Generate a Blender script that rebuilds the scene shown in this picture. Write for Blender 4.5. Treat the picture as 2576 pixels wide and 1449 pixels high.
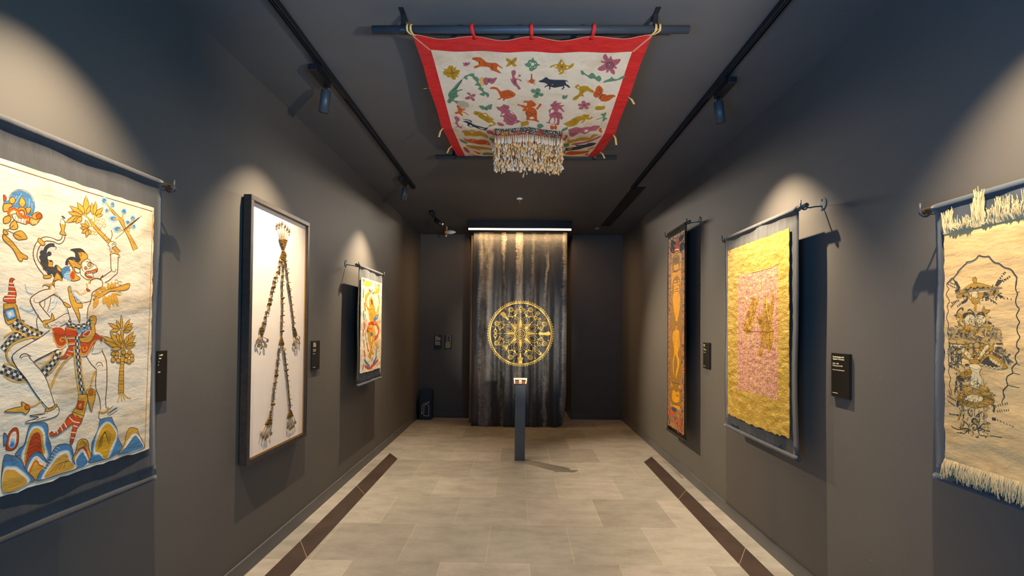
import bpy, bmesh, math, random
from mathutils import Vector, Matrix
from mathutils.geometry import tessellate_polygon
R = math.radians
rnd = random.Random(7)
scene = bpy.context.scene
col = scene.collection
for o in list(bpy.data.objects): bpy.data.objects.remove(o)

# ------------------------------------------------------------------ camera, world, light, exposure
F_PX = 1177.784
cam_d = bpy.data.cameras.new('camera'); cam = bpy.data.objects.new('camera', cam_d); col.objects.link(cam)
cam_d.sensor_width = 36.0; cam_d.lens = 36.0 * F_PX / 2576; cam_d.clip_start = 0.02
cam_d.shift_x = (1288.0 - 1287.108) / 2576; cam_d.shift_y = (805.181 - 724.5) / 2576
yaw, pitch, roll = 0.01505, 0.01551, 0.0092
cam.matrix_world = (Matrix.Translation((0, 0, 1.584)) @ Matrix.Rotation(yaw, 4, 'Z') @ Matrix.Rotation(R(90) + pitch, 4, 'X') @ Matrix.Rotation(roll, 4, 'Z'))
scene.camera = cam
vs = scene.view_settings
vs.view_transform = 'Standard'; vs.look = 'None'; vs.gamma = 1.0; vs.exposure = 0.44; vs.use_curve_mapping = False
scene.cycles.max_bounces = 8; scene.cycles.diffuse_bounces = 2
scene.cycles.sample_clamp_indirect = 4.0
world = bpy.data.worlds.new('gallery_world'); scene.world = world; world.use_nodes = True
bg = world.node_tree.nodes['Background']; bg.inputs[0].default_value = (0.35, 0.6, 0.85, 1); bg.inputs[1].default_value = 0.02

def aim(o, target):
    o.rotation_euler = (Vector(target) - o.location).to_track_quat('-Z', 'Y').to_euler()
def area(name, loc, target, sx, sy, power, color, spread=180):
    d = bpy.data.lights.new(name, 'AREA'); d.shape = 'RECTANGLE'; d.size = sx; d.size_y = sy
    d.energy = power; d.color = color; d.spread = R(spread)
    o = bpy.data.objects.new(name, d); col.objects.link(o); o.location = loc; aim(o, target); return o
# added cool fills out of view behind the visitor, tinting the upper walls
area('cool_fill', (-1.2, -0.8, 1.0), (1.5, 1.9, 3.0), 1.2, 1.2, 34, (0.11, 0.44, 0.98), 100)
area('cool_fill', (1.2, -1.0, 1.3), (-1.7, 2.5, 2.7), 1.0, 1.0, 30, (0.11, 0.48, 0.95), 100)
# added unseen warm fill behind the curtain, brightens the recess sides
area('recess_fill', (0.02, 7.95, 3.15), (0.02, 7.95, 0), 1.5, 0.05, 9, (1.0, 0.62, 0.36))
# compact lamp low beside the near right corner, it lights canopy and ceiling
sd = bpy.data.lights.new('side_lamp', 'SPOT'); sd.energy = 230; sd.color = (1.0, 0.86, 0.68); sd.spot_size = R(50); sd.spot_blend = 0.6; sd.shadow_soft_size = 0.06
so = bpy.data.objects.new('side_lamp', sd); col.objects.link(so); so.location = (1.45, 0.05, 1.75); aim(so, (-0.15, 3.1, 3.15))
sd = sd.copy(); sd.energy = 950; sd.spot_size = R(17); sd.spot_blend = 1.0; sd.color = (1.0, 0.86, 0.66)
so = bpy.data.objects.new('side_lamp', sd); col.objects.link(so); so.location = (1.45, 0.05, 1.75); aim(so, (0.0, 7.4, 1.4))

# ------------------------------------------------------------------ small helpers
def srgb(r, g, b):
    f = lambda c: (c / 255 / 12.92) if c / 255 <= 0.04045 else ((c / 255 + 0.055) / 1.055) ** 2.4
    return (f(r), f(g), f(b), 1)

def tag(o, label=None, cat=None, group=None, kind=None):
    if label: o['label'] = label
    if cat: o['category'] = cat
    if group: o['group'] = group
    if kind: o['kind'] = kind
    return o

def empty(name, loc=(0, 0, 0), rz=0.0):
    o = bpy.data.objects.new(name, None); col.objects.link(o); o.location = loc; o.rotation_euler = (0, 0, rz)
    o.empty_display_size = 0.05
    return o

class MB:
    """collects shapes, build() links them as one mesh object"""
    def __init__(s): s.v = []; s.f = []; s.m = []; s.sm = []
    def add(s, vs_, fs, mi=0, smooth=False):
        n = len(s.v); s.v += [tuple(p) for p in vs_]
        for f in fs: s.f.append(tuple(i + n for i in f)); s.m.append(mi); s.sm.append(smooth)
        return s
    def box(s, a, b, mi=0):
        x0, y0, z0 = a; x1, y1, z1 = b
        return s.add([(x0,y0,z0),(x1,y0,z0),(x1,y1,z0),(x0,y1,z0),(x0,y0,z1),(x1,y0,z1),(x1,y1,z1),(x0,y1,z1)],
              [(0,3,2,1),(4,5,6,7),(0,1,5,4),(1,2,6,5),(2,3,7,6),(3,0,4,7)], mi)
    def prism(s, poly, lo, hi, ax=2, mi=0):
        """extrude a 2D outline along an axis"""
        def P(p, h):
            q = list(p); q.insert(ax, h); return tuple(q)
        n = len(poly)
        return s.add([P(p, lo) for p in poly] + [P(p, hi) for p in poly],
              [tuple(range(n))[::-1], tuple(range(n, 2 * n))] + [(i, (i + 1) % n, n + (i + 1) % n, n + i) for i in range(n)], mi)
    def tube(s, path, r, n=10, mi=0, cap=True):
        """swept tube; r may be a list"""
        P = [Vector(p) for p in path]; vs_ = []; fs = []
        rr = r if isinstance(r, (list, tuple)) else [r] * len(P)
        up = None
        for i, p in enumerate(P):
            t = (P[min(i + 1, len(P) - 1)] - P[max(i - 1, 0)]).normalized()
            if up is None:
                up = Vector((0, 0, 1)) if abs(t.z) < 0.9 else Vector((1, 0, 0))
            a = t.cross(up).normalized(); b = a.cross(t).normalized(); up = b
            for k in range(n):
                w = 2 * math.pi * k / n; vs_.append(p + (a * math.cos(w) + b * math.sin(w)) * rr[i])
        for i in range(len(P) - 1):
            for k in range(n):
                fs.append((i * n + k, i * n + (k + 1) % n, (i + 1) * n + (k + 1) % n, (i + 1) * n + k))
        s.add(vs_, fs, mi, True)
        if cap:
            m = len(s.v) - len(vs_)
            s.f.append(tuple(m + k for k in range(n))[::-1]); s.m.append(mi); s.sm.append(False)
            e = m + (len(P) - 1) * n
            s.f.append(tuple(e + k for k in range(n))); s.m.append(mi); s.sm.append(False)
        return s
    def cyl(s, a, b, r, n=20, mi=0, r2=None): return s.tube([a, b], [r, r if r2 is None else r2], n, mi)
    def grid(s, fn, nu, nv, mi=0, smooth=True):
        vs_ = [fn(i / nu, j / nv) for j in range(nv + 1) for i in range(nu + 1)]
        w = nu + 1
        return s.add(vs_, [(j * w + i, j * w + i + 1, (j + 1) * w + i + 1, (j + 1) * w + i) for j in range(nv) for i in range(nu)], mi, smooth)
    def build(s, name, mats, parent=None, loc=None, bevel=0, solid=0):
        me = bpy.data.meshes.new(name); me.from_pydata(s.v, [], s.f)
        for m in (mats if isinstance(mats, (list, tuple)) else [mats]): me.materials.append(m)
        me.polygons.foreach_set('material_index', s.m); me.polygons.foreach_set('use_smooth', s.sm)
        bm = bmesh.new(); bm.from_mesh(me)
        if not getattr(s, 'flat', False): bmesh.ops.recalc_face_normals(bm, faces=bm.faces)
        bm.to_mesh(me); bm.free(); me.update()
        o = bpy.data.objects.new(name, me); col.objects.link(o)
        if parent is not None: o.parent = parent
        if loc: o.location = loc
        if bevel:
            b = o.modifiers.new('bevel', 'BEVEL'); b.width = bevel; b.segments = 2; b.limit_method = 'ANGLE'
        if solid:
            b = o.modifiers.new('thickness', 'SOLIDIFY'); b.thickness = solid; b.offset = 0
        return o

def catmull(pts, closed, step):
    n = len(pts); out = []
    if n < 3: 
        if closed: return pts
        (x0, y0), (x1, y1) = pts[0], pts[-1]; k = max(1, int(math.dist(pts[0], pts[-1]) / (step * 3)))
        return [(x0 + (x1 - x0) * i / k, y0 + (y1 - y0) * i / k) for i in range(k + 1)]
    segs = n if closed else n - 1
    for i in range(segs):
        g = (lambda j: pts[j % n]) if closed else (lambda j: pts[min(max(j, 0), n - 1)])
        p0, p1, p2, p3 = g(i - 1), g(i), g(i + 1), g(i + 2)
        k = min(8, max(1, int(math.dist(p1, p2) / step)))
        for a in range(k):
            t = a / k; t2 = t * t; t3 = t2 * t
            out.append(tuple(0.5 * (2 * p1[c] + (p2[c] - p0[c]) * t + (2 * p0[c] - 5 * p1[c] + 4 * p2[c] - p3[c]) * t2 + (3 * p1[c] - p0[c] - 3 * p2[c] + p3[c]) * t3) for c in (0, 1)))
    if not closed: out.append(pts[-1])
    return out

def ribbon(pts, w, closed=False):
    n = len(pts); L_ = []; R_ = []
    for i in range(n):
        a = pts[(i - 1) % n] if closed or i else pts[i]; b = pts[(i + 1) % n] if closed or i < n - 1 else pts[i]
        dx, dy = b[0] - a[0], b[1] - a[1]; l = math.hypot(dx, dy) or 1; nx, ny = -dy / l * w / 2, dx / l * w / 2
        L_.append((pts[i][0] + nx, pts[i][1] + ny)); R_.append((pts[i][0] - nx, pts[i][1] - ny))
    vs_ = L_ + R_; fs = [(i, (i + 1) % n, n + (i + 1) % n, n + i) for i in range(n if closed else n - 1)]
    return vs_, fs

def parse(data):
    for line in data.strip().splitlines():
        head, body = line.split(';'); kind, c, x = head.split(',')
        pts = []; px = py = 0
        for t in body.split():
            dx, dy = t.split(','); px += int(dx); py += int(dy); pts.append((px / 1000, py / 1000))
        yield kind, c, x, pts

def paint(mb, items, place, palette, outline=0.002, step=0.0035, lift=0.000006, base=0.0, keys=None):
    """lay drawn shapes (in metres on the cloth) over a cloth; place(u, v, h) -> world point"""
    keys = keys if keys is not None else list(palette)
    items = list(items); boxes = []; layer = []
    for kind, c, x, pts in items:      # a shape lies one step above everything it may cover
        us = [p[0] for p in pts]; vs_ = [p[1] for p in pts]; e = 0.004
        bx = (min(us) - e, min(vs_) - e, max(us) + e, max(vs_) + e)
        layer.append(1 + max([l for l, q in zip(layer, boxes) if q[0] < bx[2] and bx[0] < q[2] and q[1] < bx[3] and bx[1] < q[3]], default=0)); boxes.append(bx)
    for (kind, c, x, pts), ly in zip(items, layer):
        h = base + lift * ly
        if kind == 'L':
            v2, fs = ribbon(catmull(pts, False, step), float(x) / 1000)
            mb.add([place(u, v, h) for u, v in v2], fs, keys.index(c))
        else:
            p = catmull(pts, True, step) if kind == 'P' else pts
            fs = tessellate_polygon([[Vector((u, v, 0)) for u, v in p]])
            mb.add([place(u, v, h) for u, v in p], [tuple(f) for f in fs], keys.index(c))
            if x != '-':
                v2, fs = ribbon(p, outline, True)
                mb.add([place(u, v, h + lift * 0.5) for u, v in v2], fs, keys.index(x))

# ------------------------------------------------------------------ materials
def new_mat(name):
    m = bpy.data.materials.new(name); m.use_nodes = True
    nt = m.node_tree; return m, nt, nt.nodes['Principled BSDF']
def N(nt, t, **kw):
    n = nt.nodes.new(t)
    for k, v in kw.items(): setattr(n, k, v)
    return n
def noise(nt, scale, detail=3.0, rough=0.55, stretch=None, coords='Object', dist=0.0):
    tc = N(nt, 'ShaderNodeTexCoord'); mp = N(nt, 'ShaderNodeMapping')
    mp.inputs['Scale'].default_value = stretch or (1, 1, 1)
    nt.links.new(tc.outputs[coords], mp.inputs[0])
    n = N(nt, 'ShaderNodeTexNoise'); n.inputs['Scale'].default_value = scale; n.inputs['Detail'].default_value = detail
    n.inputs['Roughness'].default_value = rough; n.inputs['Distortion'].default_value = dist
    nt.links.new(mp.outputs[0], n.inputs['Vector']); return n
def ramp(nt, src, stops):
    r = N(nt, 'ShaderNodeValToRGB'); e = r.color_ramp.elements
    e[0].position, e[0].color = stops[0]; e[1].position, e[1].color = stops[-1]
    for p, c in stops[1:-1]:
        k = e.new(p); k.color = c
    nt.links.new(src, r.inputs[0]); return r
def mixc(nt, fac, a, b):
    m = N(nt, 'ShaderNodeMix', data_type='RGBA')
    for sock, v in ((m.inputs[0], fac), (m.inputs[6], a), (m.inputs[7], b)):
        if hasattr(v, 'links'): nt.links.new(v, sock)
        else: sock.default_value = v
    return m.outputs[2]
def shade(c, k): return (c[0] * k, c[1] * k, c[2] * k, 1)
def bump(nt, bs, layers):
    prev = None
    for src, st, dist in layers:
        b = N(nt, 'ShaderNodeBump'); b.inputs['Strength'].default_value = st; b.inputs['Distance'].default_value = dist
        nt.links.new(src, b.inputs['Height'])
        if prev: nt.links.new(prev.outputs[0], b.inputs['Normal'])
        prev = b
    nt.links.new(prev.outputs[0], bs.inputs['Normal'])

def plain(name, c, rough=0.5, metal=0.0, var=0.12, scale=6.0, bstr=0.0, spec=0.4):
    m, nt, bs = new_mat(name)
    n = noise(nt, scale, 4)
    r = ramp(nt, n.outputs[0], [(0.3, shade(c, 1 - var)), (0.7, shade(c, 1 + var))])
    nt.links.new(r.outputs[0], bs.inputs['Base Color']); bs.inputs['Roughness'].default_value = rough
    bs.inputs['Metallic'].default_value = metal; bs.inputs['Specular IOR Level'].default_value = spec
    if bstr: bump(nt, bs, [(n.outputs[0], bstr, 0.01)])
    return m

def cloth(name, c, rough=0.85, var=0.10, wr=0.3, wdist=0.008, weave=0.12, stain=None, wstretch=(1, 0.8, 1.7), wscale=16.0, sheen=0.0, spec=0.2):
    """woven cloth: stains, creases running across, fine weave"""
    m, nt, bs = new_mat(name)
    n = noise(nt, 7.0, 5, 0.6)
    a = ramp(nt, n.outputs[0], [(0.25, shade(c, 1 - var)), (0.75, shade(c, 1 + var))]).outputs[0]
    if stain:
        n2 = noise(nt, 3.0, 6, 0.7, (1, 1, 2.2))
        f = ramp(nt, n2.outputs[0], [(0.50, (0, 0, 0, 1)), (0.72, (0.75, 0.75, 0.75, 1))]).outputs[0]
        a = mixc(nt, f, a, stain)
    nt.links.new(a, bs.inputs['Base Color']); bs.inputs['Roughness'].default_value = rough
    bs.inputs['Specular IOR Level'].default_value = spec
    if sheen: bs.inputs['Sheen Weight'].default_value = sheen
    w1 = noise(nt, wscale, 5, 0.6, wstretch, dist=0.15); w3 = noise(nt, 3.5, 2, 0.5, wstretch); w2 = noise(nt, 450, 2, 0.5)
    bump(nt, bs, [(w3.outputs[0], wr, wdist * 4), (w1.outputs[0], wr, wdist), (w2.outputs[0], weave, 0.0012)])
    return m

def wall_paint(name, c):
    m, nt, bs = new_mat(name)
    n = noise(nt, 1.4, 4, 0.5); n2 = noise(nt, 160, 3); 
    a = ramp(nt, n.outputs[0], [(0.3, shade(c, 0.93)), (0.7, shade(c, 1.07))]).outputs[0]
    # a few pale scuffs and paint specks
    sp = noise(nt, 34, 2, 0.5); f = ramp(nt, sp.outputs[0], [(0.775, (0, 0, 0, 1)), (0.79, (0.6, 0.6, 0.6, 1))]).outputs[0]
    a = mixc(nt, f, a, shade(c, 2.2))
    nt.links.new(a, bs.inputs['Base Color']); bs.inputs['Roughness'].default_value = 0.62; bs.inputs['Specular IOR Level'].default_value = 0.3
    bump(nt, bs, [(n2.outputs[0], 0.12, 0.002)])
    return m

M = {}
M['wall'] = wall_paint('charcoal_wall_paint', srgb(88, 82, 76))
M['ceil'] = wall_paint('charcoal_ceiling_paint', srgb(88, 86, 84))
M['base'] = plain('grey_skirting', srgb(80, 78, 78), 0.38, 0.0, 0.15, 3.0)
M['black'] = plain('black_metal', srgb(30, 31, 33), 0.42, 0.2, 0.1)
M['dark'] = plain('dark_plastic', srgb(24, 24, 25), 0.5)
M['pipe'] = plain('painted_pipe', srgb(58, 64, 70), 0.45, 0.2, 0.1)
M['steel'] = plain('pale_steel', srgb(128, 126, 120), 0.35, 0.6)
M['rodwood'] = plain('brown_rod', srgb(96, 78, 62), 0.5, 0.0, 0.2, 20)
M['plaque'] = plain('black_plaque', srgb(28, 24, 20), 0.35)
M['panel'] = plain('text_panel_grey', srgb(36, 36, 38), 0.5)
M['letter'] = plain('cream_lettering', srgb(225, 210, 170), 0.6, 0, 0.02)
M['lettery'] = plain('yellow_lettering', srgb(190, 180, 110), 0.6, 0, 0.02)
M['white'] = plain('white_plastic', srgb(225, 222, 215), 0.45)
M['tan'] = plain('tan_plastic', srgb(196, 150, 92), 0.5)
M['mount'] = cloth('cream_mount_board', srgb(230, 212, 194), 0.9, 0.03, 0.08, 0.004, 0.1)
M['frame'] = plain('dark_frame_wood', srgb(54, 46, 42), 0.45, 0, 0.25, 40, 0.05)
M['gilt'] = plain('gilt_slip', srgb(150, 112, 60), 0.4, 0.3)
M['coin'] = plain('old_brass_coin', srgb(140, 108, 52), 0.45, 0.6, 0.3, 60)
M['knot'] = plain('knotted_cord', srgb(120, 86, 30), 0.6, 0.3, 0.45, 160, 0.5)
M['string'] = plain('pale_string', srgb(190, 150, 100), 0.8)
M['strip'] = plain('brown_inlay', srgb(58, 44, 38), 0.42, 0, 0.22, 5.0)
M['stripgrout'] = plain('pale_joint', srgb(170, 150, 120), 0.7)
M['post'] = plain('blue_grey_post', srgb(88, 90, 92), 0.45, 0.1, 0.12, 4)
M['amber'] = plain('amber_plate', srgb(130, 70, 15), 0.4)
M['icon'] = plain('cream_icon', srgb(215, 195, 175), 0.6, 0, 0.02)
M['boxblue'] = plain('dark_blue_box', srgb(34, 44, 54), 0.5)

def acrylic(name):
    m, nt, bs = new_mat(name); bs.inputs['Base Color'].default_value = (0.85, 0.86, 0.84, 1); bs.inputs['Roughness'].default_value = 0.12
    bs.inputs['Transmission Weight'].default_value = 0.85; bs.inputs['IOR'].default_value = 1.3; return m
M['acrylic'] = acrylic('clear_acrylic')
def emit(name, c, s):
    m, nt, bs = new_mat(name); bs.inputs['Base Color'].default_value = c
    bs.inputs['Emission Color'].default_value = c; bs.inputs['Emission Strength'].default_value = s; return m
M['led'] = emit('warm_led_strip', (1.0, 0.70, 0.36, 1), 9)
M['lens'] = emit('lamp_lens', (1.0, 0.88, 0.66, 1), 14)
M['lensoff'] = emit('lamp_lens_dim', (1.0, 0.85, 0.6, 1), 1.2)

def tile_mat():
    m, nt, bs = new_mat('stone_look_tile'); c = srgb(149, 142, 135)
    g = N(nt, 'ShaderNodeNewGeometry')
    r = ramp(nt, g.outputs['Random Per Island'], [(0.0, shade(c, 0.82)), (0.5, c), (1.0, shade(c, 1.12))]).outputs[0]
    hu = ramp(nt, g.outputs['Random Per Island'], [(0.0, (1.0, 0.98, 0.96, 1)), (0.4, (0.99, 1.0, 0.97, 1)), (1.0, (1.02, 0.98, 0.97, 1))]).outputs[0]
    n = noise(nt, 3.2, 9, 0.68, (1.0, 2.0, 1), dist=0.1)
    cl = ramp(nt, n.outputs[0], [(0.30, (0.72, 0.71, 0.70, 1)), (0.55, (1, 1, 1, 1)), (0.75, (1.16, 1.15, 1.13, 1))]).outputs[0]
    n3 = noise(nt, 30, 4, 0.7, (1, 5, 1)); fi = ramp(nt, n3.outputs[0], [(0.3, (0.92, 0.92, 0.92, 1)), (0.7, (1.05, 1.05, 1.05, 1))]).outputs[0]
    out = r
    for x in (hu, cl, fi):
        mm = N(nt, 'ShaderNodeMix', data_type='RGBA', blend_type='MULTIPLY'); mm.inputs[0].default_value = 1
        nt.links.new(out, mm.inputs[6]); nt.links.new(x, mm.inputs[7]); out = mm.outputs[2]
    nt.links.new(out, bs.inputs['Base Color'])
    rr = ramp(nt, n.outputs[0], [(0.3, (0.5, 0.5, 0.5, 1)), (0.7, (0.36, 0.36, 0.36, 1))]); nt.links.new(rr.outputs[0], bs.inputs['Roughness'])
    bs.inputs['Specular IOR Level'].default_value = 0.4
    bump(nt, bs, [(n3.outputs[0], 0.06, 0.003)])
    return m
M['tile'] = tile_mat(); M['grout'] = plain('pale_grout', srgb(188, 170, 140), 0.8)

# ------------------------------------------------------------------ the room
XL, XR, ZC, YB, Y0 = -1.735, 1.802, 3.203, 8.169, -2.6
T = 0.12
def struct(name, mb, mats, **k): return tag(mb.build(name, mats, **k), kind='structure')
fl = MB(); fl.box((XL - T, Y0, -0.10), (XR + T, YB + 1.3, -0.0006), 1)
gx = (-1.108, -0.805)        # running bond: joints of alternate rows
for i in range(-3, 18):
    y1 = 6.755 + 1.194 - 0.597 * (i) ; y0 = y1 - 0.597
    off = gx[i % 2]
    k0 = -3
    for k in range(k0, 7):
        xa, xb = off + 0.598 * k, off + 0.598 * (k + 1)
        xa, xb = max(xa, XL), min(xb, XR)
        if xb - xa < 0.01: continue
        g = 0.0014
        fl.add([(xa + g, y0 + g, 0), (xb - g, y0 + g, 0), (xb - g, y1 - g, 0), (xa + g, y1 - g, 0)], [(0, 1, 2, 3)], 0)
fl.flat = True
struct('floor', fl, [M['tile'], M['grout']])
struct('ceiling', MB().box((XL - T, Y0, ZC), (XR + T, YB + 1.3, ZC + 0.1)), M['ceil'])
struct('wall_left', MB().box((XL - T, Y0, -0.1), (XL, YB + T, ZC)), M['wall'])
struct('wall_right', MB().box((XR, Y0, -0.1), (XR + T, YB + T, ZC)), M['wall'])
RL, RR, RD = -0.872, 0.924, 0.75     # recess behind the curtain
wb = MB()
wb.box((XL, YB, -0.1), (RL, YB + T, ZC)); wb.box((RR, YB, -0.1), (XR, YB + T, ZC))
wb.box((RL - T, YB + T, -0.1), (RL, YB + RD, ZC)); wb.box((RR, YB + T, -0.1), (RR + T, YB + RD, ZC)); wb.box((RL - T, YB + RD, -0.1), (RR + T, YB + RD + T, ZC))
struct('wall_back', wb, M['wall'])
BH, BT = 0.098, 0.014
def skirt(name, segs):
    m = MB()
    for a, b in segs: m.box(a, b)
    return struct(name, m, M['base'], bevel=0.003)
skirt('baseboard_left', [((XL, Y0, 0), (XL + BT, YB, BH))])
skirt('baseboard_right', [((XR - BT, Y0, 0), (XR, YB, BH))])
skirt('baseboard_back', [((XL + BT, YB - BT, 0), (RL, YB, BH)), ((RR, YB - BT, 0), (XR - BT, YB, BH)), ((RR - BT, YB, 0), (RR, YB + RD, BH)), ((RL, YB, 0), (RL + BT, YB + RD, BH))])
# dark brown inlay strips, mitred pieces 1.2 m long with pale joints
for n_, xi, xo in ((1, -1.432, -1.590), (2, 1.500, 1.658)):
    m = MB(); e = 5.60
    while e > Y0 + 0.2:
        s0 = max(e - 1.197, Y0 + 0.1); sk = 0.245
        m.prism([(xi, e), (xo, e + sk), (xo, s0 + sk), (xi, s0)], -0.001, 0.0016, 2, 0)
        m.prism([(xi, s0), (xo, s0 + sk), (xo, s0 + sk - 0.004), (xi, s0 - 0.004)], -0.001, 0.0014, 2, 1)
        e = s0 - 0.004
    struct('trim_%d' % n_, m, [M['strip'], M['stripgrout']])

# ------------------------------------------------------------------ text
def lettering(name, lines, size, mat, parent, frame, gap=1.22, bold=0.0, sx=1.0):
    """frame: matrix placing the text's xy plane; the glyphs become a mesh"""
    cu = bpy.data.curves.new(name, 'FONT'); cu.body = '\n'.join(lines); cu.size = size; cu.space_line = gap; cu.offset = bold; cu.extrude = 0.0002
    cu.resolution_u = 3
    t = bpy.data.objects.new(name + '_tmp', cu); col.objects.link(t)
    dg = bpy.context.evaluated_depsgraph_get(); me = bpy.data.meshes.new_from_object(t.evaluated_get(dg))
    bpy.data.objects.remove(t); me.name = name
    me.transform(frame @ Matrix.Diagonal((sx, 1, 1, 1)))
    me.materials.clear(); me.materials.append(mat)
    o = bpy.data.objects.new(name, me); col.objects.link(o); o.parent = parent; return o
def wall_frame(side, u, z, off):
    """text frame on the left (u = y) or right wall (u = -y) or back wall (u = x)"""
    if side == 'L': return Matrix(((0, 0, 1, off), (1, 0, 0, u), (0, 1, 0, z), (0, 0, 0, 1)))
    if side == 'R': return Matrix(((0, 0, -1, -off), (-1, 0, 0, -u), (0, 1, 0, z), (0, 0, 0, 1)))
    return Matrix(((1, 0, 0, u), (0, 0, -1, -off), (0, 1, 0, z), (0, 0, 0, 1)))

def plaque(side, u0, label, bold, mid, small, foot=True, frag=False):
    w, h, z0 = 0.143, 0.245, 1.2105
    wx = XL if side == 'L' else XR; s = 1 if side == 'L' else -1
    y = u0 if side == 'L' else -u0
    root = empty('label_plaque', (wx, y, z0)); tag(root, label, 'label plaque', 'black label plaques beside the exhibits')
    d = 0.016
    m = MB(); m.box((min(0, s * d), min(0, s * w), 0), (max(0, s * d), max(0, s * w), h)); m.build('board', M['plaque'], root, bevel=0.001)
    fr = lambda u, z: wall_frame(side, u, z, d + 0.0004)
    if bold: lettering('title_lettering', bold, 0.0118, M['letter'], root, fr(0.012, h - 0.024), 1.05, 0.0003, 0.94)
    zz = h - 0.024 - 0.0158 * len(bold) - 0.006
    if mid: lettering('date_lettering', mid, 0.0108, M['letter'], root, fr(0.012, zz), 1.05, 0, 0.94)
    zz -= 0.0145 * len(mid) + 0.005
    if small: lettering('material_lettering', small, 0.0072, M['letter'], root, fr(0.012, zz), 1.1, 0.0001)
    if foot: 
        m = MB(); m.flat = True
        for k in range(9):
            a = 0.012 + k * 0.0048; m.add([fr(a, 0.020) @ Vector(p) for p in ((0, 0, 0), (0.0040, 0, 0), (0.0040, 0.0032, 0), (0, 0.0032, 0))], [(0, 1, 2, 3)])
        m.build('footnote_lettering', M['letter'], root)
    return root
plaque('R', -2.703, 'black label plaque on the right wall beside the gold cloth hanging', ['Temple hanging with', '“Japatuan” love story'], ['1850—1900', 'Klungkung, East Bali'], ['silk, cotton, ink, gold leaf (prada)'])
plaque('R', -4.559, 'black label plaque on the right wall beside the tall narrow hanging', ['Painted', 'hanging'], ['19—20c', 'Klungkung, Bali'], ['ink, cotton, gold'])
plaque('L', 3.889, 'black label plaque on the left wall beside the framed coin figure', ['Anudya in', 'manusapital', 'gambelanpaj'], ['1850—1950', 'Karangasem'], ['coins, cotton'])
pl = plaque('L', 2.127, 'black label plaque half hidden behind the large painted hanging', [], [], [], False)
for t, u, dz in ((') with', 0.088, 0.024), ('rior', 0.088, 0.0395), ('e', 0.086, 0.054), ('y', 0.085, 0.0685)):
    lettering('title_lettering', [t], 0.0118, M['letter'], pl, wall_frame('L', u, 0.245 - dz, 0.0164), 1, 0.0003, 0.94)
lettering('date_lettering', ['Bali'], 0.0110, M['letter'], pl, wall_frame('L', 0.085, 0.245 - 0.105, 0.0164), 1, 0, 0.94)

# two text panels on the back wall
def words(m, x0, x1, z, h, r):
    x = x0
    while x < x1 - 0.002:
        w = min(r.uniform(0.0035, 0.010), x1 - x); m.add([(x, -0.0105, z), (x + w, -0.0105, z), (x + w, -0.0105, z + h), (x, -0.0105, z + h)], [(0, 1, 2, 3)]); x += w + 0.0018
for k, x0 in enumerate((-1.472, -1.296)):
    r = random.Random(k); W, H = 0.134, 0.243
    root = empty('text_panel', (x0, YB, 1.1935))
    tag(root, ('dark text panel of two paragraphs, left of the pair on the back wall', 'dark text panel with a frame drawing, right of the pair on the back wall')[k], 'text panel', 'text panels on the back wall')
    MB().box((0, -0.010, 0), (W, 0, H)).build('board', M['panel'], root, bevel=0.001)
    m = MB(); m.flat = True
    if k == 0:
        words(m, 0.016, 0.068, 0.217, 0.010, r)
        z = 0.203
        for i in range(17):
            if i == 7: words(m, 0.016, 0.038, z, 0.0042, r)
            elif i == 8: pass
            else: words(m, 0.016, 0.016 + r.uniform(0.078, 0.098), z, 0.0042, r)
            z -= 0.0083
        m.build('lettering', M['letter'], root)
    else:
        z = 0.120
        for i in range(13):
            words(m, 0.022 + (0.012 if i in (0, 1) else 0), (0.050 if i == 0 else 0.022 + r.uniform(0.075, 0.098)), z, 0.0042, r); z -= 0.0083
        m.build('lettering', M['lettery'], root)
        m = MB(); m.flat = True
        def q(a, b, c, d): m.add([(a, -0.0105, b), (c, -0.0105, b), (c, -0.0105, d), (a, -0.0105, d)], [(0, 1, 2, 3)])
        q(0.044, 0.126, 0.048, 0.232); q(0.105, 0.126, 0.109, 0.232); q(0.044, 0.126, 0.109, 0.130); q(0.044, 0.228, 0.109, 0.232)
        for a in (0.147, 0.17, 0.193, 0.213): q(0.048, a, 0.052, a + 0.006); q(0.101, a, 0.105, a + 0.006)
        q(0.074, 0.174, 0.080, 0.184); q(0.074, 0.130, 0.079, 0.140); q(0.060, 0.232, 0.064, 0.237); q(0.088, 0.232, 0.092, 0.237)
        m.build('plan_drawing', M['icon'], root)
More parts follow.
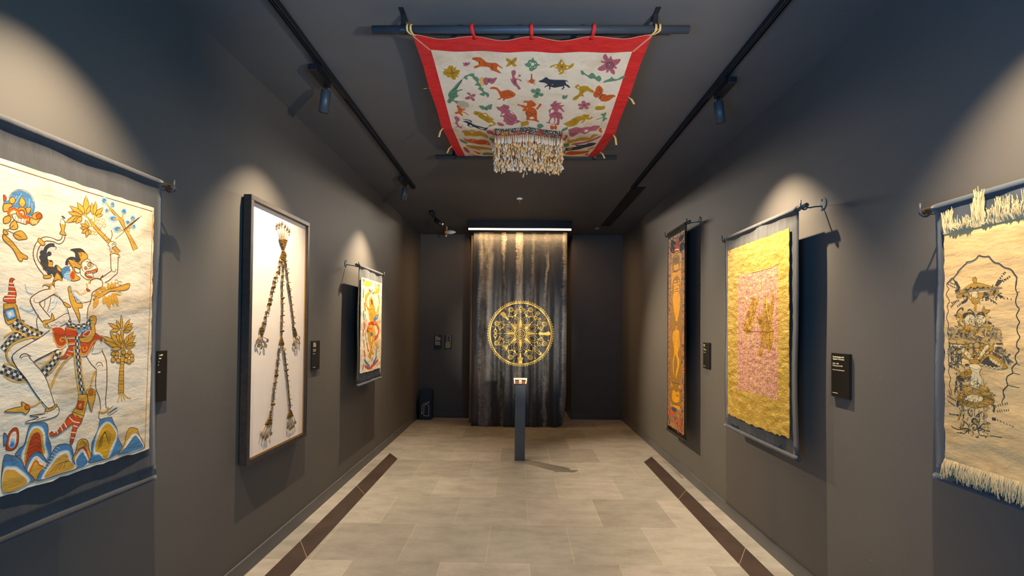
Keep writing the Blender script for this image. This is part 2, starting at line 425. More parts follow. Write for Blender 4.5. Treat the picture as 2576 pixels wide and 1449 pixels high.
# ------------------------------------------------------------------ drawings: shapes in mm on each cloth, delta coded
ART_MONKEY = """
P,b,-;-70,397 13,8 7,19 17,18 18,4 21,-6 11,-17 7,-22 -6,-22 -11,-12 -13,6 -22,14 -25,-6 -17,3
L,d,1.5;-57,411 8,17 16,16 20,5 18,-5 14,-18 5,-25
L,l,1.2;-44,399 11,26
L,l,1.2;-39,396 21,41
L,l,1.2;5,384 1,44
L,l,1.2;14,386 0,28
Q,o,d;-14,393 7,10 1,9 -5,8 -8,6 -5,-11 -2,-11 3,-8
P,o,d;-37,409 -1,-7 -5,-5 -5,-1 -5,2 -2,6 2,7 4,5 6,2 5,-3
P,o,d;-4,394 16,4 -3,-13 -6,-10 -5,5
P,o,d;-70,388 20,7 5,-6 -9,-8 -2,-10 -14,-5
P,r,d;-71,418 8,-7 -2,-10 -5,-4
P,w,d;-45,362 21,5 26,-13 -4,-13 -18,0 -18,5
L,d,1.2;-35,359 -2,-14
L,d,1.2;-26,358 -2,-14
L,d,1.2;-17,357 -2,-14
L,d,1.2;-8,356 -3,-14
P,o,d;-2,378 -3,-11 -8,-9 -9,-2 -8,5 -3,10 3,11 7,8 10,3 7,-5
P,r,-;-6,375 -2,-8 -6,-6 -7,-2 -6,3 -2,8 2,8 5,6 8,2 6,-3
P,w,d;-9,374 -1,-6 -5,-5 -5,-1 -5,2 -1,5 1,6 4,5 6,1 4,-2
P,o,-;-12,371 -1,-3 -2,-3 -3,-1 -3,2 -1,3 1,3 2,3 3,1 3,-2
P,k,-;-15,370 0,-1 -1,-1 -2,0 -1,0 0,1 0,2 1,1 2,0 1,0
L,R,9.3;-48,356 -7,7 6,13 14,5 15,-15 12,-6 13,4 6,-6 -6,-10 -9,2
L,o,2.3;-48,356 -4,8 5,9 11,4 14,-15 14,-6 12,4
P,o,d;15,374 17,15 13,-3 3,-12 -10,-10 -17,-2
P,R,d;46,379 -2,-6 -4,-4 -6,-2 -5,3 -2,4 2,6 5,4 5,2 5,-2
P,o,d;11,366 15,-3 14,5 -6,-15 -15,-11 -11,7
L,w,1.6;15,358 4,-12
L,w,1.6;21,360 4,-13
L,w,1.6;26,361 5,-13
P,o,d;-69,345 13,11 8,-4 -4,-16 -13,-7 -4,1
P,o,d;-51,320 3,14 12,11 9,-19 -7,-9 -14,-2
P,o,d;-40,303 24,13 18,-20 -13,-7 -15,-4 -11,8
P,o,d;-68,311 10,-7 2,-8 -12,0
L,d,1.8;-68,307 17,9 13,15
L,d,1.9;-58,309 21,-7 22,-7
P,o,d;-68,294 25,-18 27,-30 21,-11 -4,-9 -9,2 -5,-10 -9,2 -19,33 -27,24
Q,o,d;208,420 25,-18 31,-23 43,-29 53,-39 -16,-11 -34,27 -51,37 -28,24
L,d,1.5;223,406 12,8
L,d,1.5;244,388 12,10
L,d,1.5;259,375 13,12
L,d,1.5;280,354 13,17
L,d,1.5;296,341 13,14
L,o,5.5;166,415 28,5 24,-8
L,o,5.8;242,457 0,-58
L,o,4.8;210,370 19,15 25,-4
L,o,4.7;208,448 0,-36
Q,o,d;208,421 9,17 2,19 -6,21 -8,15 -7,-20 -4,-23 4,-17
Q,o,d;201,424 0,13 -5,10 -13,8 -13,4 3,-13 6,-14 9,-7
Q,o,d;194,418 -6,11 -12,8 -17,2 -16,0 9,-11 13,-10 14,-3
Q,o,d;189,413 -9,7 -12,3 -17,-3 -14,-5 11,-6 15,-4 14,1
Q,o,d;185,411 -15,0 -15,-7 -15,-14 -11,-14 16,3 19,7 13,11
Q,o,d;190,411 -11,-1 -10,-5 -9,-11 -7,-10 12,3 12,6 8,8
Q,o,d;192,410 -10,-2 -8,-6 -5,-10 -2,-11 10,4 11,7 4,9
Q,o,d;211,426 7,6 5,8 1,11 -1,9 -8,-8 -6,-10 -1,-8
Q,o,d;235,428 5,11 1,12 -5,13 -7,10 -4,-14 -1,-15 3,-10
Q,o,d;240,429 7,11 4,14 -2,16 -4,13 -6,-15 -5,-16 1,-13
Q,o,d;245,428 12,4 10,9 7,14 3,13 -12,-8 -13,-10 -6,-11
Q,o,d;248,425 7,-2 8,3 8,6 6,8 -9,0 -10,-2 -6,-6
Q,o,d;217,376 3,8 -1,8 -7,7 -8,4 -1,-9 0,-10 5,-6
Q,o,d;217,374 -4,8 -7,4 -11,0 -10,-2 6,-6 8,-6 9,-1
Q,o,d;214,371 -5,4 -8,1 -9,-2 -8,-4 6,-4 9,-2 8,2
Q,o,d;217,371 -9,0 -7,-4 -6,-8 -4,-9 9,2 10,4 5,7
Q,o,d;218,370 -7,-6 -5,-8 1,-10 2,-8 7,8 6,9 0,8
Q,o,d;220,370 -3,-6 0,-5 5,-4 5,-3 2,6 1,7 -4,4
L,o,2.4;266,421 -3,-5 -5,-4 -5,1 -3,4 2,6 6,3 5,-1 3,-4
L,o,2.5;286,419 -2,-6 -5,-3 -6,1 -2,4 2,6 5,3 6,-1 2,-4
L,o,2.4;274,397 -2,-5 -6,-4 -5,1 -2,5 2,5 5,3 6,0 2,-5
L,o,2.5;291,401 -2,-5 -6,-4 -5,1 -2,5 2,5 5,3 6,-1 2,-4
L,o,2.4;262,410 -2,-6 -6,-3 -5,1 -2,4 2,6 5,3 5,-1 3,-4
L,o,2.4;254,374 -2,-5 -5,-3 -6,1 -2,4 2,5 5,4 6,-1 2,-5
L,o,2.4;242,363 -2,-6 -6,-3 -5,1 -2,5 2,5 5,3 5,-1 3,-4
L,o,2.4;256,363 -2,-5 -6,-3 -5,1 -2,4 2,5 5,3 5,0 3,-5
Q,o,d;293,484 24,-13 31,-21 23,-9 10,-28 27,-29 37,-46 -23,-13 -22,42 -28,39 -23,29 -34,26
P,l,-;296,498 -3,-10 -7,-8 -9,-2 -8,3 -3,9 3,10 7,8 9,2 7,-4
P,b,-;290,496 -2,-6 -4,-5 -6,-1 -4,2 -2,5 1,7 5,4 5,2 5,-2
P,l,-;332,492 -3,-11 -6,-8 -8,-2 -7,5 -2,9 2,11 6,7 8,3 7,-5
P,b,-;326,490 -1,-6 -4,-5 -5,-1 -4,2 -2,6 2,7 4,5 5,1 4,-3
P,l,-;306,463 -2,-8 -6,-5 -7,-2 -6,3 -2,6 2,7 5,6 8,1 6,-2
P,b,-;302,462 -2,-5 -3,-3 -5,-2 -3,2 -2,4 1,4 4,4 4,1 4,-2
P,l,-;387,479 -3,-10 -7,-7 -9,-3 -8,4 -3,9 3,9 7,8 9,2 8,-3
P,b,-;381,478 -1,-7 -5,-4 -5,-2 -5,3 -2,5 1,6 5,5 6,1 5,-2
P,l,-;346,440 -4,-9 -11,-8 -14,-3 -11,3 -4,6 4,9 11,8 13,3 11,-3
P,b,-;337,438 -2,-6 -7,-4 -8,-2 -7,1 -3,4 3,6 6,4 9,2 6,-1
P,l,-;432,460 -3,-11 -7,-8 -9,-2 -7,5 -3,9 2,10 7,8 9,2 7,-4
P,b,-;426,458 -2,-6 -4,-5 -6,-1 -4,2 -2,6 2,7 4,5 6,1 4,-3
P,l,-;405,438 -3,-7 -6,-5 -8,-2 -6,3 -3,5 2,7 7,6 8,2 6,-3
P,b,-;400,437 -2,-4 -4,-3 -4,-2 -4,2 -2,4 1,4 4,3 5,1 4,-1
P,l,-;435,427 -2,-7 -7,-6 -8,-2 -6,3 -3,7 2,7 7,6 8,2 7,-3
P,b,-;430,426 -1,-4 -4,-4 -5,-1 -4,2 -2,4 1,4 4,4 5,1 5,-2
P,l,-;366,403 -4,-9 -11,-8 -13,-2 -12,2 -4,7 4,9 11,7 14,3 11,-2
P,b,-;358,401 -3,-6 -7,-4 -8,-2 -7,2 -3,4 3,5 7,5 8,2 7,-2
L,o,6.2;284,493 22,-20
L,o,6.2;317,488 -6,-19
L,o,6.1;296,457 16,12
L,o,6.4;370,472 -7,-31
L,o,6.4;321,434 30,3
L,o,6.6;421,460 -17,-27 -20,-27
L,o,6.6;422,424 -21,-9
L,o,6.5;344,396 37,3
L,o,6.6;400,420 -1,-30
L,d,1.6;334,355 39,37 88,87
L,k,4;372,399 77,70
L,d,3.1;315,387 5,-18 -8,-23
P,o,d;110,368 8,19 11,-17 -4,-25 8,-14 -23,1 5,14
P,w,-;111,368 6,18 10,-15
Q,k,-;113,394 5,4 12,-7 -6,-3
P,w,-;128,329 -6,-18 -19,-7 -21,7 -25,-2 -19,-14 -11,-18 -6,-25 5,-24 14,-26 20,-22 14,2 -26,33 -13,23 2,24 9,20 16,15 24,3 21,-4 17,9
L,d,2.8;119,327 -4,-13 -12,-6 -21,4 -25,-2 -19,-15 -11,-18 -5,-25 4,-24 14,-26 20,-22
L,d,2.9;129,327 -5,-18 -15,-13 -23,4 -24,-3 -16,-15 -9,-20 -2,-24 13,-23 26,-31
P,o,d;36,299 6,4 18,-14 -8,-9 -14,9
P,o,d;56,176 6,5 22,3 -5,-11 -20,-3
L,k,25.6;60,258 -3,-21 13,-27 27,-13 30,-14
L,k,12.2;92,288 -14,-1 -14,-12 -5,-21
L,k,2.1;90,288 9,-7 -4,-6
P,k,-;58,258 -1,-5 -4,-4 -5,-1 -4,3 -1,4 1,5 4,4 5,1 4,-3
P,k,-;57,241 -1,-5 -4,-3 -5,-1 -4,2 -2,5 1,5 4,3 5,1 4,-2
P,k,-;61,225 -1,-5 -4,-3 -5,-1 -4,3 -2,4 2,5 4,4 5,0 4,-2
P,k,-;70,206 -2,-5 -4,-4 -4,0 -5,2 -1,5 1,5 4,3 5,1 4,-2
P,k,-;84,193 -1,-5 -4,-3 -5,-1 -4,3 -2,4 2,5 4,4 5,0 4,-2
P,k,-;106,185 -2,-5 -4,-3 -5,-1 -4,3 -2,4 1,5 4,4 6,0 4,-2
P,k,-;88,229 -2,-5 -4,-4 -5,0 -4,2 -2,5 2,5 4,3 5,1 4,-2
P,k,-;109,215 -1,-5 -4,-4 -6,0 -4,2 -2,5 2,5 4,4 5,0 4,-2
P,k,-;127,205 -2,-6 -4,-3 -5,-1 -5,3 -2,4 2,6 4,3 5,1 5,-3
P,k,-;83,258 -2,-6 -4,-3 -5,-1 -4,2 -1,5 1,5 4,4 5,0 4,-2
P,k,-;149,281 7,6 32,7 19,-10 7,-15 -25,-24 -17,7 -7,23
L,k,10.6;137,225 2,15 13,12 18,0 7,-10
Q,o,d;71,237 8,-8 9,2 -2,-19 -14,0
Q,o,d;118,199 0,8 -3,6 -7,4 -8,2 2,-7 3,-8 6,-4
P,o,d;90,150 3,21 10,24 16,-17 7,-25
P,b,-;118,204 17,17 16,-9 -4,-18 -15,-17
P,l,-;127,188 19,17 8,-30 -11,-3
L,b,1.3;129,194 17,9
L,b,1.3;129,188 20,6
L,b,1.3;134,182 16,4
L,b,1.3;140,175 12,3
P,w,d;191,250 26,10 18,-14 15,-6 9,-10 -2,-14 -18,-9 4,-9 -7,-10 -17,-6 -19,9 -10,12
P,o,d;176,236 13,16 -11,23 17,7 17,-4 6,-14 -20,-17 -9,-13
Q,o,d;193,266 0,6 -3,4 -5,2 -6,1 1,-5 3,-6 4,-2
P,o,d;143,245 27,-2 22,-15 -5,-9 -21,3 6,-25 18,-13 -18,-11 -18,0 9,12 -3,32
P,r,o;150,194 12,15 8,-17 -5,-16 -11,4
L,r,2.6;152,227 -2,-4 -4,-3 -4,2 -2,4 1,4 5,2 4,-1 2,-4
P,w,d;166,220 21,-4 -2,-13 -14,3
P,o,d;233,239 -1,-4 -4,-3 -5,-1 -4,2 -1,4 1,5 4,3 5,1 4,-3
P,w,-;230,239 0,-3 -3,-2 -3,0 -2,1 -1,3 1,2 2,2 3,1 2,-1
P,k,-;230,238 -1,-1 -1,-1 -2,-1 -2,1 0,2 0,1 2,1 1,1 2,-1
P,o,d;216,224 -1,-3 -3,-3 -3,0 -3,2 -1,3 1,4 3,2 3,1 3,-2
P,k,-;213,224 -1,-1 0,-1 -2,0 -1,0 0,2 0,1 1,0 1,1 1,-1
L,d,2.4;213,249 14,-1 13,-7 -5,-10 -17,-11
L,d,1.8;194,239 3,-21 7,-8
P,R,d;207,203 7,9 21,6 22,10 1,-8 -22,-10 -22,-7
P,R,d;207,201 7,-4 20,-1 4,-4 -19,-3
L,w,1.8;218,210 2,-7
L,w,1.9;226,212 1,-7
L,w,1.9;233,214 1,-7
L,w,1.9;240,216 2,-7
L,w,1.9;248,218 1,-7
P,w,-;315,289 3,-56 -18,-21 -26,-17 21,-19 21,14 31,32 3,68
L,d,3.6;315,292 3,-55 3,-8 -21,-17 -31,-23
L,d,3.6;350,290 -2,-63 -10,-14 -27,-24 -18,-11
L,d,2.6;319,233 8,-8 11,3 2,10
L,o,4.7;311,290 8,10 22,2 14,-6
L,d,2.6;311,288 19,9 22,-2 7,-6 -7,-5
P,w,d;301,327 14,16 22,-2 -2,-13 -14,-9 -2,-17 -7,1 -2,18
L,d,2.1;318,333 14,7
L,d,2.1;318,328 16,7
L,d,4;272,180 4,17 8,8
P,w,-;98,162 47,0 74,16 60,6 3,-18 -42,-36 -6,-32 -12,-41 1,-36 -65,-5 -10,34 -28,55 -17,20
L,d,3.1;89,163 25,7 14,-18 -4,-9
L,d,3;79,152 -3,-17 8,-16 15,-3 17,-10 22,-24 12,-32 10,-30
L,o,6.3;85,157 -4,-19 9,-15 13,-3
L,d,3.4;229,168 5,14 20,9 23,-5 5,-20 -17,-13 -25,-18 -3,-19 -6,-23 -7,-14 -3,-27 -1,-16
L,o,4.2;222,167 9,17 17,9
P,o,d;144,145 11,3 14,-36 10,-19 18,1 3,-18 -15,-3 7,-26 -1,-27 -9,20 -12,24 -14,26 -7,25
P,o,d;128,94 21,-8 7,-10 -18,2
L,d,1.9;174,108 19,-10 28,2 15,7
L,d,1.9;174,104 19,-12 40,10
L,y,3.2;146,132 27,7 19,-12 23,17 0,25
L,d,1.4;148,128 27,6 17,-12 28,18 -3,25
P,r,d;215,149 16,-6 -6,-5 -7,2
L,l,6.3;154,150 10,-25 19,-17 9,-8
L,d,1.3;152,154 10,-32 31,-26
P,w,-;134,155 -3,-11 -10,-7 -12,-1 -9,5 -4,10 3,11 10,7 11,1 10,-5
L,d,2.5;96,143 -2,17 12,10 17,-3
P,w,-;76,137 -22,-8 -27,-18 -11,-17 12,-27 20,-32 21,-28 19,21 -29,36 -16,22 23,15 28,21
L,d,3.1;80,136 -26,-7 -27,-18 -11,-16 10,-26 22,-34 18,-22
L,d,3.2;95,120 -29,-19 -19,-15 12,-20 23,-26
L,d,2;28,99 1,-10 10,-3 8,4
L,o,4.1;55,146 18,7 13,-5
L,d,2;54,141 9,7 17,-6
P,w,d;72,21 23,6 33,21 18,6 7,-17 -12,-18 -35,-17 -21,0
L,d,1.7;101,20 13,4 9,-6 8,6 9,-2
L,d,1.7;85,9 16,4 7,-6
P,o,d;66,9 -6,18 24,5 4,21 9,-17 -2,-8 -23,-11
L,o,4.9;60,23 7,-16 22,-5
L,d,2.4;44,47 -6,-20 5,-28 10,-18
L,d,2;64,97 -1,-20 -6,-9
L,d,2.1;84,107 -3,-21 -8,-28
L,l,2;-1,148 7,-27 17,-6
L,l,1.9;-17,69 26,-13 31,-11
L,l,2;-15,71 17,-9 18,-3 8,4
L,l,2.1;76,54 24,24 4,17 6,17
L,l,2.1;87,90 8,5 4,17
P,r,d;-46,158 9,2 5,-3 -7,-6 8,-25 4,-15 -3,-19 2,-8 -18,-5 -7,4 -10,3 0,11 13,13 1,22
L,w,2.9;-49,144 18,0
L,w,3;-50,133 21,0
L,w,2.9;-51,118 22,0
L,w,2.9;-60,105 31,0
L,w,3;-63,94 33,3
Q,o,d;-63,78 33,4 6,-11 12,-43 -36,-16 -7,8 -7,24
Q,b,d;-62,59 29,9 10,-32 -28,-11 -7,16
Q,l,-;-56,54 20,7 6,-21 -17,-8
Q,w,-;-50,50 7,4 5,-9 -7,-6
P,o,d;-35,14 7,10 19,4 8,-5 -22,-10
Q,w,-;-40,7 7,-5 7,-5 7,-5 10,-6 8,-4 8,-4 7,-4 8,-4 8,-4 8,-4 8,-5 15,31 -9,4 -8,4 -8,5 -9,4 -8,4 -8,3 -9,4 -4,3 -8,5 -7,5 -7,5
Q,k,-;-24,34 7,-5 -5,-9 -7,5
Q,k,-;-35,16 7,-5 -5,-9 -7,5
Q,G,-;-17,29 7,-5 -5,-9 -7,5
Q,k,-;-22,20 7,-5 -6,-9 -7,5
Q,G,-;-28,11 7,-5 -5,-9 -7,5
Q,k,-;-10,24 8,-5 -6,-9 -7,5
Q,k,-;-21,6 7,-6 -5,-8 -7,5
Q,G,-;-2,19 4,-3 -3,-10 -7,4
Q,k,-;-8,10 7,-4 -4,-10 -9,4
Q,G,-;-14,0 9,-4 -4,-10 -10,6
Q,k,-;2,16 9,-4 -4,-10 -8,4
Q,k,-;-5,-4 8,-4 -4,-10 -8,4
Q,G,-;11,12 8,-3 -4,-11 -8,4
Q,k,-;7,2 8,-4 -4,-10 -8,4
Q,G,-;3,-8 8,-4 -4,-10 -8,4
Q,k,-;19,9 8,-4 -4,-10 -8,3
Q,k,-;11,-12 8,-4 -5,-10 -7,4
Q,G,-;27,5 9,-4 -5,-11 -8,5
Q,k,-;23,-5 8,-5 -5,-10 -7,4
Q,G,-;19,-16 7,-4 -4,-10 -8,4
Q,k,-;36,1 8,-5 -5,-10 -8,4
Q,k,-;26,-20 9,-4 -5,-10 -8,4
Q,G,-;44,-4 8,-4 -4,-10 -9,4
Q,k,-;39,-14 9,-4 -5,-10 -8,4
Q,G,-;35,-24 8,-4 -5,-10 -8,4
Q,k,-;52,-8 9,-4 -5,-10 -8,4
Q,k,-;43,-28 8,-5 -5,-10 -8,5
L,o,5.2;-42,12 12,-17 37,-20
L,o,5.5;-12,26 30,-27 33,-16
Q,w,-;1,-6 -9,0 -12,-1 -12,-6 -8,-6 -9,-8 -5,-9 -6,-8 -4,-5 -6,-7 15,-17 6,6 7,9 5,8 5,7 5,4 8,5 4,4 7,-1 10,0
Q,k,-;2,-31 -10,0 0,8 10,0
Q,k,-;2,-15 -10,1 0,8 9,0
Q,G,-;-8,-31 -7,1 -2,8 9,-1
Q,k,-;-8,-23 -9,1 -2,8 11,0
Q,G,-;-8,-14 -11,0 -1,7 12,1
Q,k,-;-15,-30 -4,-4 -5,7 7,5
Q,k,-;-19,-14 -9,-6 -4,7 12,6
Q,G,-;-19,-34 -8,-5 -4,7 7,5
Q,k,-;-24,-27 -7,-5 -4,6 7,6
Q,G,-;-28,-20 -7,-6 -5,7 8,6
Q,k,-;-27,-39 -5,-4 -6,6 7,5
Q,k,-;-35,-26 -8,-6 -6,5 9,8
Q,G,-;-32,-43 -5,-7 -6,5 5,8
Q,k,-;-38,-37 -5,-8 -6,5 6,8
Q,G,-;-43,-32 -6,-8 -5,4 5,9
Q,k,-;-37,-50 -5,-8 -6,5 5,8
Q,k,-;-49,-40 -5,-8 -6,4 6,8
Q,G,-;-42,-58 -7,-9 -5,6 6,8
Q,k,-;-48,-53 -6,-8 -5,6 5,7
Q,G,-;-54,-48 -5,-7 -5,6 4,5
Q,k,-;-49,-67 -6,-6 -5,5 6,7
Q,k,-;-59,-55 -6,-7 -5,6 6,7
L,o,5.3;-60,-27 20,15 21,3 24,-16
Q,w,-;-70,-138 8,-5 9,-5 8,-4 9,-6 9,-4 9,-6 13,-4 10,-2 10,-3 3,31 -10,2 -10,3 -6,1 -9,5 -9,5 -8,4 -9,5 -8,5 -9,5
Q,k,-;-60,-111 9,-5 -4,-9 -8,5
Q,k,-;-66,-129 8,-5 -4,-9 -8,5
Q,G,-;-51,-116 8,-5 -3,-9 -9,5
Q,k,-;-55,-125 9,-5 -4,-9 -8,5
Q,G,-;-58,-134 8,-5 -3,-9 -9,5
Q,k,-;-43,-121 9,-5 -4,-9 -8,5
Q,k,-;-50,-139 9,-5 -4,-8 -8,4
Q,G,-;-34,-126 8,-4 -3,-10 -9,5
Q,k,-;-38,-135 9,-5 -3,-8 -9,4
Q,G,-;-41,-144 9,-4 -4,-10 -9,6
Q,k,-;-26,-130 9,-5 -3,-9 -9,4
Q,k,-;-32,-148 8,-5 -3,-9 -9,4
Q,G,-;-17,-135 9,-5 -4,-9 -8,5
Q,k,-;-20,-144 8,-5 -3,-10 -9,6
Q,G,-;-24,-153 9,-6 -3,-9 -9,6
Q,k,-;-8,-140 6,-1 -1,-11 -9,3
Q,k,-;-15,-159 11,-3 -1,-10 -13,4
Q,G,-;-2,-141 10,-3 -1,-10 -10,2
Q,k,-;-3,-152 10,-2 -1,-10 -10,2
Q,G,-;-4,-162 10,-2 -1,-10 -10,2
Q,k,-;8,-144 10,-2 -1,-10 -10,2
Q,k,-;6,-164 10,-3 -1,-10 -10,3
L,o,5.2;-58,-108 20,-7 24,-11
L,o,5.3;-58,-146 22,-18 25,-8 35,0
L,o,5.8;50,-30 -28,2 -36,-10 -25,-16 -12,-25 8,-23 20,-19 14,-7
L,d,1.2;50,-26 -30,1 -36,-10 -26,-17 -12,-26 8,-26
Q,w,-;100,-71 -4,-9 -4,-10 -4,-9 -4,-7 -5,-9 -6,-8 -3,-5 -8,-6 -7,-6 19,-24 8,6 8,6 9,11 5,8 6,9 6,11 4,9 4,10 4,10
Q,k,-;128,-84 -4,-10 -9,5 4,9
Q,k,-;109,-75 -4,-10 -9,5 4,9
Q,G,-;124,-94 -4,-10 -9,5 4,10
Q,k,-;115,-89 -4,-10 -10,5 4,9
Q,G,-;105,-85 -4,-9 -9,4 4,10
Q,k,-;120,-104 -4,-9 -10,5 5,9
Q,k,-;101,-94 -4,-10 -9,5 4,9
Q,G,-;116,-113 -6,-11 -9,6 5,10
Q,k,-;106,-108 -5,-10 -8,6 4,8
Q,G,-;97,-104 -4,-8 -9,6 4,7
Q,k,-;110,-124 -6,-9 -8,6 5,9
Q,k,-;93,-112 -6,-9 -8,6 5,9
Q,G,-;104,-133 -5,-8 -9,6 6,8
Q,k,-;96,-127 -6,-8 -8,6 5,8
Q,G,-;87,-121 -5,-8 -9,6 6,8
Q,k,-;99,-141 -9,-11 -7,8 7,9
Q,k,-;82,-129 -6,-7 -6,8 3,5
Q,G,-;90,-152 -8,-6 -7,8 8,6
Q,k,-;83,-144 -8,-6 -6,8 7,6
Q,G,-;76,-136 -7,-6 -7,8 8,6
Q,k,-;82,-158 -8,-6 -6,8 7,6
Q,k,-;69,-142 -8,-6 -6,8 7,6
L,o,5;129,-74 -14,-43 -34,-41
L,o,5;95,-80 -7,-25 -32,-28
P,w,-;83,-5 -33,-25 -46,-26 -32,-22 -6,-19 14,-28 27,-37 23,-39 24,-36 25,-36 34,2 -18,49 -22,52 -21,31 -20,30 51,25 42,19 -26,13
L,D,3;83,-5 -33,-25 -46,-26 -30,-20 -9,-17 15,-32 27,-37 23,-39 24,-36 25,-33
L,D,3.3;120,-69 -37,-16 -51,-25
L,d,2.8;16,-94 36,-43 21,-33 15,-41 18,-54
L,D,3.1;-12,-95 4,10 13,3 17,-9
L,d,1.9;-9,-98 7,8 15,0 9,-9
P,w,D;78,-275 35,4 9,-18 -9,-15 -33,-6 -62,0 -6,5 40,8 -29,10 45,-1
L,D,1.6;31,-287 33,-4 20,3
L,D,1.6;18,-302 34,-1 24,2
L,D,1.6;44,-307 24,7
P,o,d;74,-281 5,12 11,-8 19,15 4,-10 -21,-11
P,w,-;197,-64 24,-37 21,-33 23,-24 -1,-65 17,-48 1,-74 48,-10 -20,42 2,94 -6,90 -20,43 -11,42
L,d,3.3;219,-100 23,-34 23,-22
L,d,3.5;265,-158 -2,-64 18,-49 5,-43
L,d,4;277,-44 10,-42 20,-46 4,-87 -4,-56 3,-36
L,d,2.9;261,-141 8,10 14,-1 9,-15
L,d,2;267,-148 8,7 9,-1
L,d,3;282,-322 -2,-23 24,-9 34,3
L,D,2.1;308,-328 35,21
L,D,2.1;315,-338 45,19
L,D,2.1;319,-345 44,15
L,D,2.1;316,-333 45,16
L,o,8.6;277,-317 21,-10 20,7 -2,12
L,d,1.5;274,-320 24,-12 23,8
P,r,w;87,-1 32,6 19,-15 1,-21 5,-24 -19,-15 -17,4 -12,31
L,o,5.2;91,-5 7,-30 12,-25 19,-3 13,12 -5,17 -15,1 -2,-11 11,0
L,w,2.1;88,-3 6,-36 14,-27 21,-4
P,r,d;140,5 41,-9 2,-24 -3,-9 -2,-26 -25,1 -5,26 -9,13
L,o,4;143,-32 34,1
L,w,2.3;144,-36 35,1
L,o,4.1;148,-53 30,1
L,w,2.3;148,-58 29,2
P,r,d;151,-68 22,7 2,-11 -17,-8 11,-9 -8,-12 -44,-5 17,11 8,12
L,w,2.2;149,-79 18,-6
L,w,2.2;143,-92 20,-7
P,r,d;196,-24 28,18 24,16 8,-26 25,-18 3,-14 -29,-9 -17,-26 -17,-18 -19,1 -12,19 7,17
L,o,5.2;197,-66 -4,-15 10,-13 18,2 12,16 14,24 25,11
L,w,2.4;191,-68 -2,-15 13,-17 22,2 15,19 16,22 25,6
L,o,4.2;206,-68 3,-14 12,4 -1,13
P,w,-;243,-93 9,36 13,14 10,-3 9,-40
L,d,2.4;245,-88 7,29 13,17 10,-2
P,o,d;230,37 10,11 17,-4 0,-21 -6,-11 4,-28 -20,-33 -34,-1 -10,15 33,6 14,27 -6,21
P,r,w;205,-24 21,18 10,-5 -12,-17
L,o,3.6;140,3 41,-8 14,3 38,16
Q,w,-;139,15 9,-6 9,-5 14,-4 10,-2 12,-1 13,3 11,2 15,7 5,12 4,10 -19,7 -4,-10 -2,-7 -5,-1 -11,-2 -7,-2 -10,1 -11,1 -5,1 -9,5 -9,6
Q,k,-;149,30 9,-6 -3,-5 -9,6
Q,k,-;143,20 8,-6 -3,-5 -9,6
Q,G,-;158,24 9,-5 -4,-5 -8,5
Q,k,-;155,19 8,-5 -3,-5 -9,5
Q,G,-;151,14 9,-5 -3,-5 -9,5
Q,k,-;167,19 5,-1 0,-6 -9,2
Q,k,-;160,9 11,-3 0,-6 -14,4
Q,G,-;172,18 11,-1 -1,-6 -10,1
Q,k,-;172,12 10,-1 0,-6 -11,1
Q,G,-;171,6 11,-1 -1,-7 -10,2
Q,k,-;183,17 10,-1 0,-6 -11,1
Q,k,-;182,5 11,-1 0,-7 -12,1
Q,G,-;193,16 7,2 2,-6 -9,-2
Q,k,-;193,10 9,2 2,-6 -11,-2
Q,G,-;193,4 11,2 2,-6 -13,-3
Q,k,-;200,18 11,2 2,-6 -11,-2
Q,k,-;204,6 11,2 2,-6 -11,-2
Q,G,-;211,20 5,1 5,-4 -8,-3
Q,k,-;213,14 8,3 5,-4 -11,-5
Q,G,-;215,8 11,5 6,-4 -15,-7
Q,k,-;216,21 2,7 6,-2 -3,-9
Q,k,-;226,13 5,11 6,-3 -5,-12
Q,G,-;218,28 4,10 6,-2 -4,-10
Q,k,-;224,26 4,10 7,-3 -4,-9
Q,G,-;231,24 4,9 6,-2 -4,-10
P,b,-;193,-10 -1,-5 -3,-3 -4,1 -3,2 -2,5 2,4 3,3 4,0 3,-3
P,l,-;191,-11 -1,-3 -2,-1 -2,0 -2,2 -1,2 1,2 2,1 2,0 2,-1
P,b,-;207,-7 -1,-4 -3,-2 -4,0 -3,2 -1,4 1,4 3,2 3,0 3,-2
P,l,-;204,-8 0,-2 -2,-1 -2,0 -2,1 0,2 0,2 2,1 2,0 2,-1
P,b,-;221,-4 -1,-4 -3,-2 -3,0 -3,2 -2,4 1,4 3,2 4,0 3,-2
P,l,-;219,-5 -1,-2 -2,-1 -2,0 -2,1 0,2 0,2 2,1 2,0 2,-1
P,b,-;234,3 -1,-4 -3,-3 -4,0 -4,3 -1,4 1,4 3,3 4,0 4,-3
P,l,-;231,2 0,-2 -2,-2 -3,0 -1,2 -1,2 0,2 2,1 3,0 2,-1
Q,w,-;174,-28 0,-12 0,-11 1,-12 1,-12 1,-12 1,-12 2,-12 1,-12 2,-12 2,-12 2,-11 2,-12 2,-12 1,-12 2,-12 2,-12 2,-12 1,-12 18,0 -2,12 -1,12 -2,12 -2,12 -2,12 -2,12 -2,12 -2,12 -2,12 -2,12 -1,11 -1,12 -1,12 -1,12 -2,12 0,11 0,12 0,12
Q,k,-;192,-28 0,-12 -6,0 0,12
Q,k,-;180,-28 0,-12 -6,0 0,12
Q,G,-;192,-40 0,-12 -6,0 0,12
Q,k,-;186,-40 0,-12 -6,1 0,11
Q,G,-;180,-40 0,-11 -6,0 0,11
Q,k,-;192,-52 0,-11 -6,0 0,11
Q,k,-;180,-51 1,-12 -6,0 -1,12
Q,G,-;192,-63 2,-12 -6,0 -2,12
Q,k,-;186,-63 2,-12 -6,0 -1,12
Q,G,-;181,-63 1,-12 -6,0 -1,12
Q,k,-;194,-75 1,-12 -6,0 -1,12
Q,k,-;182,-75 1,-12 -6,0 -1,12
Q,G,-;195,-87 1,-12 -6,0 -1,12
